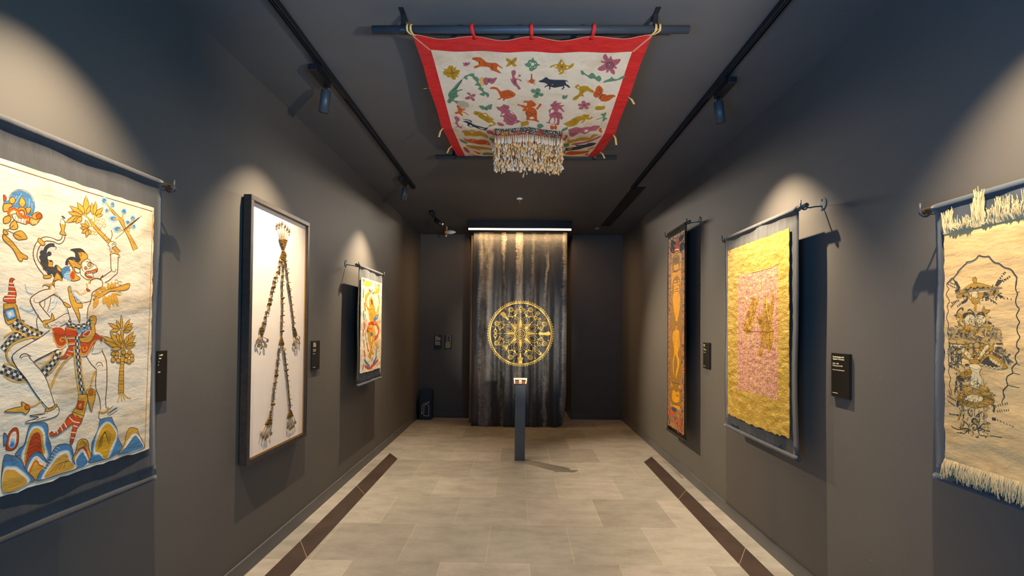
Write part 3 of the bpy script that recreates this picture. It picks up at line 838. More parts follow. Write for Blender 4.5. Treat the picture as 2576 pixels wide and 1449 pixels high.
Q,k,-;189,-87 1,-12 -6,0 -1,12
Q,G,-;183,-87 1,-12 -6,0 -1,12
Q,k,-;196,-99 1,-12 -6,0 -1,12
Q,k,-;184,-99 1,-12 -5,0 -2,12
Q,G,-;197,-111 1,-11 -6,0 -1,11
Q,k,-;191,-111 1,-11 -5,0 -2,11
Q,G,-;185,-111 2,-11 -6,-1 -1,12
Q,k,-;198,-122 2,-12 -6,0 -2,12
Q,k,-;187,-122 1,-12 -5,-1 -2,12
Q,G,-;200,-134 2,-12 -6,0 -2,12
Q,k,-;194,-134 2,-12 -6,0 -2,12
Q,G,-;188,-134 2,-12 -5,-1 -2,12
Q,k,-;202,-146 2,-12 -6,0 -2,12
Q,k,-;190,-146 2,-12 -5,0 -2,11
Q,G,-;204,-158 2,-12 -6,0 -2,12
Q,k,-;198,-158 2,-12 -6,0 -2,12
Q,G,-;192,-158 2,-12 -5,0 -2,12
Q,k,-;206,-170 2,-12 -6,0 -2,12
Q,k,-;194,-170 2,-12 -5,0 -2,12
Q,G,-;208,-182 2,-12 -6,0 -2,12
Q,k,-;202,-182 2,-12 -6,0 -2,12
Q,G,-;196,-182 2,-12 -6,0 -1,12
Q,k,-;210,-194 2,-12 -6,0 -2,12
Q,k,-;198,-194 2,-12 -6,0 -2,12
Q,G,-;212,-206 2,-12 -6,0 -2,12
Q,k,-;206,-206 2,-12 -6,0 -2,12
Q,G,-;200,-206 2,-12 -6,0 -2,12
Q,k,-;214,-218 1,-12 -6,0 -1,12
Q,k,-;202,-218 2,-12 -6,0 -2,12
Q,G,-;215,-230 2,-12 -6,0 -2,12
Q,k,-;209,-230 2,-12 -6,0 -1,12
Q,G,-;204,-230 1,-12 -6,0 -1,12
L,o,5;170,-63 6,-61 11,-67 9,-52
L,o,5.1;197,-81 8,-90 17,-69
Q,o,d;194,-242 31,-3 5,-18 -14,-61 -46,20 19,29
Q,r,d;193,-264 24,-6 -7,-32 -25,10
Q,o,-;202,-274 -5,-3 -2,-3 1,-6 3,-6 3,4 4,4 -1,5
P,r,d;166,-308 42,-23 -4,-17 -13,-13 -9,-31 -10,-25 -7,3 3,34 6,36 -28,-13 -31,-15 -19,2 -7,9 9,6 8,-10 13,9 21,21
Q,o,d;168,-299 48,-25 -13,-8 -14,14 -9,-5
L,w,3.1;159,-317 17,-19 23,-9
L,w,3.1;140,-331 11,-23
L,w,3.1;127,-339 9,-23
L,w,3;112,-350 7,-18
L,w,3.2;174,-350 18,-9
L,w,3.2;168,-373 19,-7
L,w,3.1;167,-392 14,-6
P,o,d;-53,-259 26,6 25,2 -2,14 13,-8 13,-10 0,-12 -12,-12 -10,8 -23,4
P,R,d;23,-259 -1,-5 -4,-2 -6,1 -4,4 -2,5 2,5 4,2 5,-1 4,-3
L,o,4.8;22,-256 21,3 18,12
L,o,8.2;262,-160 -15,-33 -7,-40
P,o,d;230,-248 31,-2 -9,-42 -5,-20 -9,20
P,o,d;262,-242 -4,-7 -10,-3 -12,2 -10,6 -4,8 4,7 10,3 12,-2 10,-6
P,R,d;252,-240 -2,-5 -5,-3 -6,1 -5,4 -2,5 2,6 5,2 6,-1 5,-4
L,o,7.2;161,-97 -26,-24 -21,-28 -16,-36 -8,-24
L,d,1.3;157,-95 -27,-28 -20,-28 -17,-37
P,o,d;405,186 -8,-26 -58,-11 -27,-5 -31,-20 -38,-16 27,24 31,19 38,11
Q,o,O;270,132 -7,3 -7,0 -9,-5 -7,-4 8,-2 10,0 7,3
Q,o,O;270,137 -2,5 -4,2 -6,-1 -6,-3 4,-4 4,-3 5,0
Q,o,O;291,146 -4,5 -6,4 -8,-1 -8,-1 5,-5 7,-5 7,0
Q,o,O;301,151 -4,6 -7,4 -9,0 -9,-2 6,-5 8,-5 8,-1
Q,o,O;263,116 -10,-6 -7,-9 -1,-13 1,-12 10,8 9,11 2,11
Q,o,O;294,125 -8,-6 -3,-7 2,-10 5,-8 6,7 5,9 -1,8
Q,o,O;302,125 -4,-12 2,-13 8,-14 9,-12 1,14 -1,16 -6,13
Q,o,O;312,131 -4,-9 -1,-11 5,-11 7,-9 3,10 1,13 -3,10
Q,o,O;326,141 -5,-11 0,-14 5,-15 7,-13 3,14 1,16 -4,13
Q,o,O;334,142 -2,-13 3,-14 10,-15 10,-12 -1,15 -3,17 -7,13
Q,o,O;312,154 4,6 0,7 -5,6 -5,5 -3,-7 -1,-8 4,-5
Q,o,O;325,158 5,6 1,7 -4,7 -5,6 -3,-7 -2,-9 2,-6
Q,o,O;336,161 5,4 2,5 -3,6 -4,4 -4,-5 -3,-6 2,-5
Q,o,O;286,138 -8,-1 -5,-4 -2,-7 0,-8 7,3 7,5 3,5
L,o,2.6;352,189 -2,-5 -6,-3 -6,2 -2,5 2,5 6,3 6,-2 2,-5
L,o,2.6;369,184 -2,-6 -6,-3 -6,2 -3,5 3,5 6,3 6,-2 2,-4
L,o,2.6;368,142 -3,-6 -6,-2 -6,2 -2,5 2,5 6,2 6,-1 3,-5
L,o,2.6;359,144 -2,-6 -6,-2 -6,1 -3,5 2,6 6,2 6,-1 3,-5
Q,o,d;369,-7 14,0 2,-64 11,-30 -8,-49 3,-116 -27,3 2,76 6,48 0,49
L,d,2.2;362,-51 25,-1
L,d,2.1;363,-82 25,-2
L,d,2.2;364,-112 25,-2
L,d,2.2;364,-133 25,-3
L,d,2.1;365,-143 25,-3
L,d,2.1;366,-172 24,-4
L,d,2.2;366,-187 25,-3
L,d,2.2;366,-211 25,-4
L,d,2.2;367,-224 25,-4
L,d,2.2;368,-250 24,-5
L,d,2.2;368,-258 24,-4
L,o,4.8;372,-266 -10,-32
L,o,4.8;377,-266 5,-31
L,o,4.9;384,-267 13,-27
L,o,4.9;390,-266 18,-19 19,-6
Q,o,d;374,-7 5,13 0,16 -4,19 -5,15 -3,-16 -1,-19 2,-16
Q,o,d;366,-7 -8,11 -13,9 -19,6 -16,3 11,-12 15,-11 15,-5
Q,o,d;363,-5 -11,5 -11,0 -13,-5 -9,-7 12,-3 14,-1 10,4
Q,o,d;367,-2 1,9 -4,10 -8,10 -9,7 1,-10 3,-12 7,-9
Q,o,d;383,-7 11,7 10,10 7,16 3,14 -12,-10 -12,-13 -6,-12
Q,o,d;386,-7 13,1 12,6 11,11 8,11 -15,-4 -15,-6 -10,-9
Q,o,d;386,-10 12,-3 12,2 12,7 9,9 -13,1 -16,-1 -10,-6
Q,o,d;383,-12 7,-5 9,-2 11,3 8,4 -9,4 -10,2 -9,-1
Q,o,d;376,-76 -16,18 -24,14 -32,12 -27,6 21,-17 27,-19 26,-10
Q,o,d;370,-70 -3,16 -10,15 -20,14 -18,10 7,-18 11,-19 15,-12
Q,o,d;370,-63 2,12 -3,14 -10,14 -11,11 0,-14 3,-16 8,-13
Q,o,d;362,-78 -12,13 -18,10 -24,6 -20,3 16,-12 20,-13 20,-6
Q,o,d;370,-80 -10,5 -12,2 -14,-4 -11,-6 13,-4 14,-3 12,3
Q,o,d;373,-61 4,8 0,10 -5,12 -6,9 -3,-10 -1,-12 4,-9
Q,o,d;388,-71 17,7 14,12 10,21 5,19 -19,-12 -18,-15 -9,-16
Q,o,d;391,-76 17,4 16,10 13,18 9,16 -19,-8 -21,-12 -11,-13
Q,o,d;394,-79 14,-2 14,3 14,9 11,10 -17,0 -18,-3 -12,-7
Q,o,d;394,-84 12,-2 13,1 14,7 11,7 -14,1 -17,-1 -12,-5
Q,o,d;389,-66 10,5 7,9 2,14 0,12 -10,-8 -9,-11 -2,-11
P,o,d;346,-101 -2,-5 -4,-3 -6,1 -6,3 -2,5 2,5 5,3 6,0 5,-4
P,o,d;361,-116 -2,-5 -5,-3 -6,0 -5,4 -2,5 1,5 5,3 7,-1 5,-3
P,o,d;345,-125 -1,-5 -5,-3 -7,1 -4,3 -2,5 1,6 5,2 6,0 5,-4
P,o,d;371,-130 -2,-5 -5,-3 -6,1 -6,3 -2,5 2,5 5,3 6,0 6,-4
P,o,d;364,-102 -2,-5 -5,-3 -6,1 -5,3 -2,5 2,5 5,3 6,0 5,-4
P,o,d;396,-99 -2,-5 -5,-3 -7,1 -5,3 -2,5 2,6 5,2 6,0 6,-3
P,o,d;426,-100 -2,-6 -6,-2 -6,0 -6,4 -2,5 2,5 5,3 7,0 5,-4
P,o,d;438,-115 -2,-5 -5,-3 -7,0 -6,4 -2,5 2,5 6,3 6,0 6,-4
P,o,d;411,-112 -2,-5 -5,-3 -7,0 -5,4 -2,5 2,5 5,3 6,0 6,-3
P,o,d;408,-132 -1,-5 -6,-3 -6,1 -5,3 -3,6 2,5 5,3 7,-1 5,-3
P,o,d;424,-138 -2,-5 -6,-3 -6,1 -6,3 -2,6 2,5 5,3 7,-1 5,-3
P,o,d;438,-130 -2,-5 -5,-3 -7,1 -5,3 -2,6 2,5 5,3 7,-1 5,-3
P,r,d;-46,-373 5,35 14,20 13,-2 5,-21 -2,-31 -13,-15 -19,4
P,w,-;-38,-369 4,30 11,11 7,-8 -1,-31 -10,-13
P,l,-;-36,-374 4,22 10,-2 3,-20 -10,-6
P,b,-;-34,-374 4,14 7,-3 -1,-12
P,b,d;-53,-327 11,-14 -3,-19 -7,-8
P,b,d;-19,-406 10,17 17,12 7,27 7,28 13,8 32,-4 13,-8 5,-20 0,-25 11,-36 -3,-38 -14,-8 -37,-6 -27,4 -12,39
P,l,-;-1,-411 14,37 7,30 13,20 28,-6 14,-26 3,-38 8,-49 -44,-16 -29,9
P,w,-;3,-410 12,35 7,29 13,18 24,-5 13,-22 3,-39 7,-43 -40,-14 -27,0
P,o,-;9,-413 8,38 9,30 13,13 16,-5 12,-21 3,-34 4,-33 -32,-18 -30,-3
P,r,-;16,-409 10,40 12,21 16,-1 7,-21 4,-38 1,-15 -24,-11 -19,-7 -11,-13
L,D,1.2;26,-361 12,9 12,-1 9,-14
L,D,1.2;24,-374 14,9 12,-1 10,-14
L,D,1.2;22,-386 16,8 12,-1 10,-14
L,D,1.2;20,-399 19,8 12,-2 9,-14
L,D,1.3;18,-411 21,7 12,-2 10,-14
P,b,d;14,-463 10,37 21,14 21,-12 12,-21 10,-19 -13,-22 -23,-20 -10,6
P,w,-;20,-469 12,35 16,9 16,-16 17,-23 -18,-22 -19,-15
P,o,-;24,-472 11,26 13,10 11,-20 15,-12 -11,-18 -15,-17 -9,10
L,R,4.1;27,-475 13,29 9,2 9,-15 14,-9
P,b,d;-52,-404 22,1 22,-13 13,-20 7,-22 31,-44 -19,-5 -73,-4
P,l,-;-51,-437 21,1 24,-14 35,-54 -78,-3
P,w,-;-51,-442 22,2 22,-13 32,-51 -74,-3
P,o,-;-50,-449 21,1 16,-11 33,-47 -69,-6
L,D,1.2;-42,-419 7,5 7,-9 -4,-3
L,D,1.2;-49,-417 13,8 14,-16 -6,-5
L,D,1.2;-55,-415 19,12 21,-23 -10,-8
P,b,d;51,-506 8,21 20,15 12,18 8,23 17,19 26,1 25,-12 10,-29 3,-28 18,-32 -76,-2 -58,0
P,l,-;64,-507 38,54 21,21 33,-2 15,-23 3,-25 17,-26 -77,-1
P,w,-;68,-506 36,49 21,20 31,-1 11,-18 3,-23 18,-29 -74,0
P,o,-;75,-506 33,44 22,15 22,1 9,-22 21,-37 -68,-3
L,w,1.3;69,-474 12,-9
L,w,1.3;75,-467 12,-8
L,w,1.3;80,-459 12,-9
L,w,1.3;86,-452 12,-8
L,w,1.3;92,-444 12,-8
L,w,1.3;97,-436 13,-8
L,w,1.3;103,-428 12,-9
L,w,1.3;109,-420 12,-9
L,w,1.3;115,-412 12,-9
L,D,1.3;96,-496 25,22 27,1
L,D,1.3;111,-496 20,23 23,-2
L,D,1.4;126,-497 15,24 20,-3
L,D,1.4;142,-497 9,25 16,-6
P,o,d;177,-468 12,24 4,26 16,11 23,-12 8,-34 9,-26 -5,-26 -20,-4 -27,1 -17,30
P,r,-;188,-466 12,25 17,3 9,-7 13,-35 0,-23 -44,-1
P,w,-;185,-475 13,24 19,5 22,-44 0,-19 -44,4
P,b,-;189,-481 23,25 11,-16 13,-26 -12,-11 -24,0
L,d,1.4;206,-431 6,12 6,-14 -2,-5
L,d,1.4;201,-429 11,13 12,-18 -5,-5
L,d,1.5;195,-428 17,14 18,-22 -7,-4
P,b,d;239,-503 11,24 2,46 17,33 10,22 5,25 23,4 27,-4 10,-20 18,-33 6,-36 22,-40 -6,-14 -56,-14 -33,1
P,l,-;257,-476 7,54 20,45 35,13 37,-36 9,-36 -27,-57 -16,-16 -21,5 -17,18
P,w,-;261,-473 7,50 19,43 32,12 32,-32 10,-35 -27,-52 -13,-22 -19,4 -17,21
P,y,-;266,-464 6,40 20,38 27,14 27,-28 10,-29 -24,-48 -12,-31 -14,1 -17,26
L,D,1.6;276,-462 12,39 26,23 23,-25
L,D,1.6;280,-461 12,44 22,10 20,-27
L,D,1.6;284,-460 12,48 18,-2 18,-29
L,D,1.6;288,-458 12,52 15,-15 14,-31
L,D,1.6;292,-457 12,57 11,-27 12,-34
P,o,d;372,-506 26,37 8,33 18,24 38,-13 5,-19 23,-37 11,-29 -31,-3 -91,4
P,w,-;393,-498 35,52 28,4 30,-38 10,-30 -63,-3
P,b,-;376,-507 32,21 29,28 18,6 22,-26 16,-31 -60,-3
L,D,1.7;408,-486 36,21
L,D,1.8;420,-495 49,14
L,D,1.8;438,-499 45,1
"""
ART_CANOPY = """
P,y,-;-513,325 12,-7 -3,-19 18,3 12,-23 13,-9 14,6 0,15 18,-10 -8,26 19,-1 5,16 -11,14 5,12 -15,4 6,20 -16,0 -4,21 -12,7 -10,-10 -6,-16 -18,7 -2,-17 -15,-9 -2,-13
L,k,3.6;-470,337 12,-10 7,9 -10,10 -7,-8
L,k,2.7;-460,324 0,-32
L,k,2.7;-451,333 25,-10
L,k,2.7;-471,340 -28,-9
L,k,2.8;-462,350 4,33
P,p,-;-389,243 11,3 9,-8 8,6 11,-8 4,9 -7,16 -11,6 -3,13 -5,-13 -13,7 2,-16
L,k,3.4;-368,243 -2,21
P,o,-;-329,200 22,-9 25,3 15,18 15,22 24,6 32,2 15,18 21,24 -3,4 -24,-19 -7,22 11,18 13,19 -13,-1 -29,-17 -16,-6 -9,-22 -22,-8 -33,1 -18,11 -14,2 -3,-12 13,-10 19,-10 -3,-18 -14,-15 -15,-11
L,k,3.4;-292,226 2,18 -6,6
L,k,2.6;-264,231 -6,25
L,k,2.6;-253,240 -4,24
L,k,3.5;-217,254 -6,25 8,12
L,k,4.4;-322,203 7,4
L,k,2.7;-308,199 5,8
P,y,-;-139,199 17,3 14,16 12,-20 17,-8 -3,31 -10,16 10,20 0,11 -17,-3 -10,-13 -12,11 -20,9 8,-22 6,-16 -10,-15
L,k,3.3;-115,234 7,-7 5,8 -6,8 -5,-7
P,p,-;-110,323 2,-16 13,-8 10,10 -2,26 -6,22 10,16 17,-20 -4,-16 17,9 -13,14 -13,16 22,6 8,20 -21,-16 -11,4 4,33 11,20 11,27 -15,8 -7,-21 -19,-20 -13,-26 -10,-37 10,10 3,-26
L,k,2.8;-96,384 2,33
L,k,2.8;-89,390 4,33
P,e,-;-405,388 -18,42 -24,50 -7,22 23,-8 16,-1 -12,11 -19,9 -13,27 7,19 -7,16 -21,16 -9,21 15,7 20,7 -17,9 -1,20 -17,-27 -11,-4 -20,26 -13,-12 4,-24 13,-24 -2,-32 14,-35 25,-34 33,-51
L,k,4.8;-411,402 -34,64 -36,37
L,k,3;-512,558 44,-18
L,k,3.1;-515,582 38,-10
L,k,4.2;-517,613 5,8
P,e,-;-400,388 9,-24 25,-17 18,-11 17,3 0,20 14,9 11,23 -6,24 11,24 4,27 10,10 1,26 14,14 15,10 0,30 -11,11 -6,-21 -12,-11 3,15 -14,4 -19,-18 22,-16 -8,-18 -18,-20 12,-22 -16,-10 -15,-6 17,-18 -7,-21 -11,-19 -7,-20 -14,-6 -16,10 3,17 -10,10 -5,-13
P,t,-;-301,381 24,-4 -1,67 -24,5
P,p,-;-280,387 18,-17 12,9 9,-7 15,6 28,-7 -14,37 -15,21 -13,-3 -10,-10 -8,21 -13,7 -10,-20
L,k,3.7;-249,379 -2,37
L,k,2.7;-244,396 24,-1
P,o,-;-245,478 12,-18 27,2 16,21 13,17 41,-16 26,13 18,21 4,18 -18,24 -33,17 -18,5 -1,15 -13,-1 7,-18 -16,-3 -10,16 -15,-7 21,-16 -7,-42 -12,-35 -17,-10
L,k,2.9;-169,525 27,-16 36,25
L,k,3;-161,548 32,-13 27,10
P,p,-;-377,555 -18,-18 6,-14 15,9 5,19 14,-13 13,5 -8,22 -17,5 13,15 2,23 -14,5 -12,-27 -10,12 -23,0 0,-18 17,-13
P,g,-;-380,567 6,-5 2,9 -6,3
P,t2,-;-448,650 20,-22 22,7 11,28 -7,25 -18,-7 -24,-3
P,e,-;-34,247 16,-12 8,-22 14,-7 9,-18 5,21 14,13 7,18 17,14 -16,6 -7,22 -12,12 -14,13 -13,-12 -1,-21 -14,-6
P,g,-;4,239 13,-5 2,21 -13,3
P,g,-;-6,233 8,-7 0,12
P,g,-;23,234 6,3 -4,9
P,g,-;-3,268 7,-4 -1,12
P,g,-;20,270 7,-8 -1,14
P,y,-;112,271 5,-15 20,-10 16,-3 10,-21 3,-16 11,-7 -3,13 14,16 5,14 18,12 15,-4 9,-12 8,-5 3,14 -9,21 -23,18 -18,7 -2,21 -17,16 -9,-3 7,-16 -13,-8 -2,-21 -17,-6 -13,-15 -14,13
P,g,-;170,228 7,-5 7,11 -7,9
P,g,-;204,266 9,-5 5,8 -9,7
P,g,-;174,299 6,-7 6,7 -6,9
P,g,-;136,255 10,-2 5,12 -10,4
L,k,3.4;171,263 6,-9 8,10 -6,10 -7,-8
P,p,-;400,180 6,-32 17,25 11,18 7,-23 15,29 22,-3 22,-1 -3,34 -15,23 12,12 -2,10 -19,-4 16,29 1,24 -19,-12 -15,-23 -6,18 -11,0 1,-21 -12,4 -20,6 -21,-11 4,-18 17,-18 10,-14 -24,-12 6,-11 18,4
P,g,-;443,240 5,-4 2,7 -4,3
L,k,4.1;429,240 5,-18 15,-3 18,17 1,23 -15,9 -16,-8 -7,-19
L,k,3.3;440,243 6,-12 11,11 -7,12 -9,-10
P,e,-;293,299 4,-9 12,12 13,18 22,11 10,-19 12,0 14,18 12,15 11,-13 16,18 3,16 -6,19 -18,-9 -20,-18 -17,4 -19,-15 -23,-18 -17,-3
P,e,-;439,394 9,-19 26,-20 5,-16 12,15 22,6 14,-13 17,-16 9,-6 1,21 -16,13 -22,13 -20,7 -33,8
P,k,-;54,391 17,-10 12,-13 10,-12 13,8 7,9 34,5 51,-1 22,5 11,13 -17,-6 5,23 14,12 14,20 -7,4 -24,-20 -10,4 7,10 -9,24 -8,0 8,-27 -26,4 -25,8 -25,-6 0,24 -7,2 -2,-29 -15,-2 -12,14 3,-18 13,-10 -14,-16 -22,-6 -15,-3
P,g,-;131,425 6,-9 5,4
P,o,-;6,326 5,0 3,41 5,13 18,6 -13,6 14,16 -16,-6 10,27 -16,-16 -6,7 -11,-13 -13,17 10,-24 -19,1 17,-11 10,-16
P,e,-;9,481 13,-14 14,13 4,-15 19,-3 9,24 -7,18 21,6 6,18 -14,15 -16,-10 -4,23 -20,1 -10,-19 9,-18 4,-12 -18,0 -9,-13
L,k,3.9;42,508 6,-9 6,10 -6,9 -5,-8
P,e,-;208,529 8,-7 10,6 12,-11 1,26 -10,17 -18,-1
P,y,-;276,439 16,-27 11,20 21,-4 26,2 21,22 15,10 10,10 1,17 -16,-3 -24,-13 -12,8 -11,21 9,28 -14,-3 -13,5 -8,22 -18,18 -15,-9 6,-22 22,-27 7,-25 -4,-20 -15,-13
P,g,-;290,442 7,-8 6,13 -7,6
L,k,2.8;321,468 14,10
L,k,2.8;319,485 12,7
L,k,2.9;287,548 19,-23
P,o,-;418,421 20,15 13,26 2,35 18,2 11,10 21,-6 22,1 15,15 -14,10 -20,34 -25,11 -24,-5 -13,-22 -9,-3 4,-15 -19,8 -18,-17 -3,-28 6,-21 0,-27
L,k,4.8;444,547 8,-33 16,-11
L,k,2.8;426,444 18,53
L,k,2.9;412,492 30,16
L,k,2.9;468,532 38,-17
L,k,5.6;419,464 3,3
L,k,5.9;490,549 3,2
L,k,5.8;514,522 3,0
P,o,-;-480,674 17,3 13,29 24,-1 -4,17 -21,12 18,16 17,20 6,21 -14,-21 -27,-22 -5,10 6,32 -12,1 -13,-21 -20,5 -9,-17 20,-12 10,-14 -9,-6 9,-11
P,e,-;-330,668 25,-4 16,16 12,-14 14,-14 22,-7 -4,25 -6,34 -19,1 -12,15 -12,-10 -15,1 -14,-19
L,k,3.5;-285,676 1,37
P,y,-;-372,746 11,-16 30,10 19,13 24,-5 10,27 10,21 27,27 -9,15 13,21 9,25 -22,21 -30,21 -1,-19 16,-24 -19,-13 -19,-21 -19,-21 -18,-20 -10,-25 -19,-9
P,g,-;-309,767 18,-7 6,23 -17,-6
P,g,-;-275,876 15,-12 16,18 -22,13
L,k,3.6;-367,753 11,13 9,-22
L,k,2.7;-333,772 15,6
L,k,2.7;-317,813 18,-22
L,k,2.7;-302,834 22,-30
L,k,2.8;-295,848 22,-30
P,p,-;-216,669 24,5 20,-24 8,-12 11,10 19,6 5,23 -6,20 23,26 23,40 11,34 -4,15 12,14 16,6 -16,23 -28,17 -16,20 -37,-9 -7,-26 -16,-13 5,-33 -7,-21 -18,-3 7,-32 1,-28 -22,-25 -3,-17
P,g,-;-186,773 11,-26 14,3 -11,18
P,g,-;-126,730 6,-14 19,41
P,g,-;-94,853 5,-19 5,14
L,k,2.6;-161,665 15,13
L,k,2.7;-156,760 23,20 39,40
L,k,2.8;-149,809 35,49
L,k,2.6;-174,713 19,6
P,p,-;-513,819 14,-15 17,20 1,30 -13,15 -6,31 16,36 16,-24 3,8 -13,20 32,13 -22,-10 -18,17 -15,-18 -17,5 -9,0 19,-17 -8,-29 -6,-19 13,-4 -2,-30
P,o,-;-75,634 5,-6 6,9 28,5 19,8 3,-35 -24,-2 11,-19 21,2 18,-10 17,17 16,25 -9,26 -18,4 23,22 13,32 2,48 4,50 12,10 -1,18 -29,-13 -32,-8 -24,-2 1,-50 -10,-27 3,-34 -11,7 -12,-16 13,-18 -22,-11 9,-4 11,6 -11,-10 -30,-11
P,g,-;6,795 11,-22 14,3 8,21 -21,7
P,g,-;-14,678 4,-5 2,11 -4,4
P,o,-;48,676 14,-30 5,-26 9,-1 5,12 -11,27 -14,28
L,k,4.1;24,610 5,6
L,k,3.4;17,642 13,-4 10,6
L,k,2.6;14,681 8,-3
L,k,3.6;-12,723 28,5 8,28 -7,7 -28,2 -2,-38
L,k,2.6;28,748 11,-21 12,20
P,k,-;-456,839 33,0 26,16 -3,30 27,25 39,16 28,13 20,-7 -13,32 -12,25 -22,-21 -32,-17 -23,-17 -25,5 -19,-21 1,-27 -13,-14 -15,-10 21,-9 16,6 19,14 -3,-15 -18,-15 -32,-3
P,g,-;-421,913 11,-5 12,19 -18,1
P,g,-;-355,939 24,4 20,16 -25,-6
P,r2,-;-217,861 18,3 24,17 1,22 -19,5 -19,-13
P,y,-;-54,846 21,-5 29,-13 7,44 -24,17 -30,17 2,-30
P,y,-;-489,1029 31,-25 24,11 26,-24 28,31 27,-10 35,45 12,42 2,74 -21,-20 -34,-19 -45,13 -30,-11 -44,-2 4,-65
P,g,-;-428,1042 14,-20 15,24
L,k,4.1;-460,1053 32,25
L,k,4.1;-377,1043 34,53
P,r2,-;-301,992 22,-17 19,33 8,92 -20,-27 -21,-5 -11,-34
P,o,-;-496,1199 30,30 38,-19 34,26 41,-12 38,34 16,111 -32,-13 -47,4 -44,-27 -44,-20 -19,-37
P,g,-;-436,1241 12,-9 5,22
P,g,-;-328,1315 14,-1 -4,21
P,e,-;-529,1228 24,28 15,21 10,74 -22,-11 -22,-44
P,e,-;-296,1172 22,5 19,28 -13,112 -15,-62
P,y,-;-497,1380 45,20 37,13 46,12 41,32 50,49 -2,34 -62,-28 -60,16 -7,34 -11,-43 -49,-48 -20,-35
P,r2,-;-527,1456 21,8 9,94 3,86 -26,-20 -10,-85
P,o,-;-455,1576 26,42 25,55 -18,31 -19,-63
P,e,-;-387,1684 36,-48 40,9 45,9 -5,85 -61,-10 -41,1
P,o,-;-503,1701 42,44 48,34 49,49 -52,-12 -49,-31
P,e,-;-519,1758 31,28 -24,5
P,o,-;-344,1765 50,16 15,24 -43,10
P,p,-;138,629 13,-14 9,-25 18,-4 -2,18 33,-1 -13,22 34,5 -16,20 4,13 20,41 -20,-8 -17,-13 -8,17 27,22 7,34 9,14 -9,28 -13,-13 1,76 -22,2 -45,-12 -29,-16 19,-5 9,-54 -10,-24 6,-25 -9,-19 2,-27 18,-21 -8,-12
P,g,-;145,720 3,-40 15,6 5,16 -14,18
P,g,-;194,687 6,-17 22,25 -8,4
P,g,-;151,844 8,-62 31,-2 7,35 -5,33
P,p,-;172,777 10,0 5,39 -8,26 -5,-11 6,-15
L,k,3.3;152,631 16,9 13,-20
L,k,2.6;166,719 23,-5
L,k,2.6;156,747 18,-29 17,20 15,-8
L,k,2.7;192,752 17,19
P,p,-;335,586 9,-13 14,6 6,18 14,-7 16,12 0,19 -16,7 12,15 -2,16 -16,4 -12,-18 -8,23 -20,-2 -4,-19 13,-14 -19,-2 -4,-19 14,-7 11,3
L,k,3.3;351,620 4,-10 9,9 -5,10 -7,-8
P,y,-;432,647 11,-23 26,2 23,-8 -3,16 10,3 -9,23 -21,8 -26,1
L,k,2.5;443,646 36,-8
L,k,2.5;448,656 30,-3
P,y,-;246,848 16,-16 25,-30 20,-30 29,-23 26,-8 5,-18 23,2 18,3 -2,27 13,6 5,-17 10,9 -8,25 -19,5 -16,-2 -5,21 -16,30 -5,-7 12,-29 -23,8 -14,45 -21,24 -35,10 -23,-21
L,k,3.5;376,736 11,7
L,k,2.7;287,838 25,-24 29,-23
L,k,2.7;305,859 28,-39
L,k,2.7;306,800 21,-22
P,e,-;482,713 16,-8 15,-14 3,37 -3,17 21,19 -10,15 -12,21 -7,-16 1,-25 -23,12 -19,15 -3,-4 31,-26 10,-10
P,e,-;62,887 10,-27 20,-1 17,28 -11,20 -16,13 -14,-14
P,g,-;72,871 10,11 -8,-6
P,o,-;156,884 13,-12 12,18 8,-22 14,20 -1,39 -17,-11 -7,12 -17,-6
P,p,-;287,921 23,-17 27,-18 37,6 31,-14 35,-6 18,-16 44,4 -10,35 -11,27 -39,15 -30,49 -37,-23 -26,61 -20,40 -21,-35 -14,-70
P,g,-;402,920 20,-9 6,15 -17,25
L,k,2.8;306,935 39,-18 32,-3
L,k,2.9;310,971 38,-23 38,-27
L,k,2.8;431,895 31,-10
P,e,-;240,936 10,-28 26,-19 5,24 -16,25 -20,9
P,o,-;499,898 17,-16 4,30 10,15 -8,20 -16,-19 -20,14 18,-25
P,p,-;268,1150 11,-72 -1,-45 13,-2 7,45 -5,62 -9,34
P,y,-;303,1129 13,-1 4,31 38,-29 25,-42 40,-21 40,10 9,-77 41,-5 -21,48 -21,89 -27,19 -50,23 -35,38 -37,30
L,k,4.2;366,1161 28,-51 33,-13
P,p,-;346,1282 24,-46 46,-31 46,-48 33,-68 34,-74 8,22 -30,98 -38,72 -47,49 -41,31
P,k,-;382,1278 18,16 56,-25 24,-47 46,-11 5,49 -23,58 -43,52 -30,51 -48,37 -62,46 -7,-50 -1,-78 11,18 40,-23 41,-42 38,-23 -53,16
P,g,-;333,1441 33,-41 -6,29
P,e,-;276,1362 10,-72 36,-48 12,96 -27,30 -25,31
P,y,-;498,1435 10,-61 33,-51 -4,58 -25,52
P,o,-;336,1640 25,-113 48,-5 48,-6 57,-34 9,55 -29,75 -56,64 -48,19 -42,-13
P,p,-;299,1560 23,-42 9,94 -23,16
P,o,-;514,1718 2,-93 17,-16 4,92
P,k,-;312,1728 34,38 43,14 -39,29 -27,-9
P,p,-;398,1821 54,-30 59,-21 -40,48 -56,16
P,y,-;514,1828 19,-46 19,-50 -4,82
"""
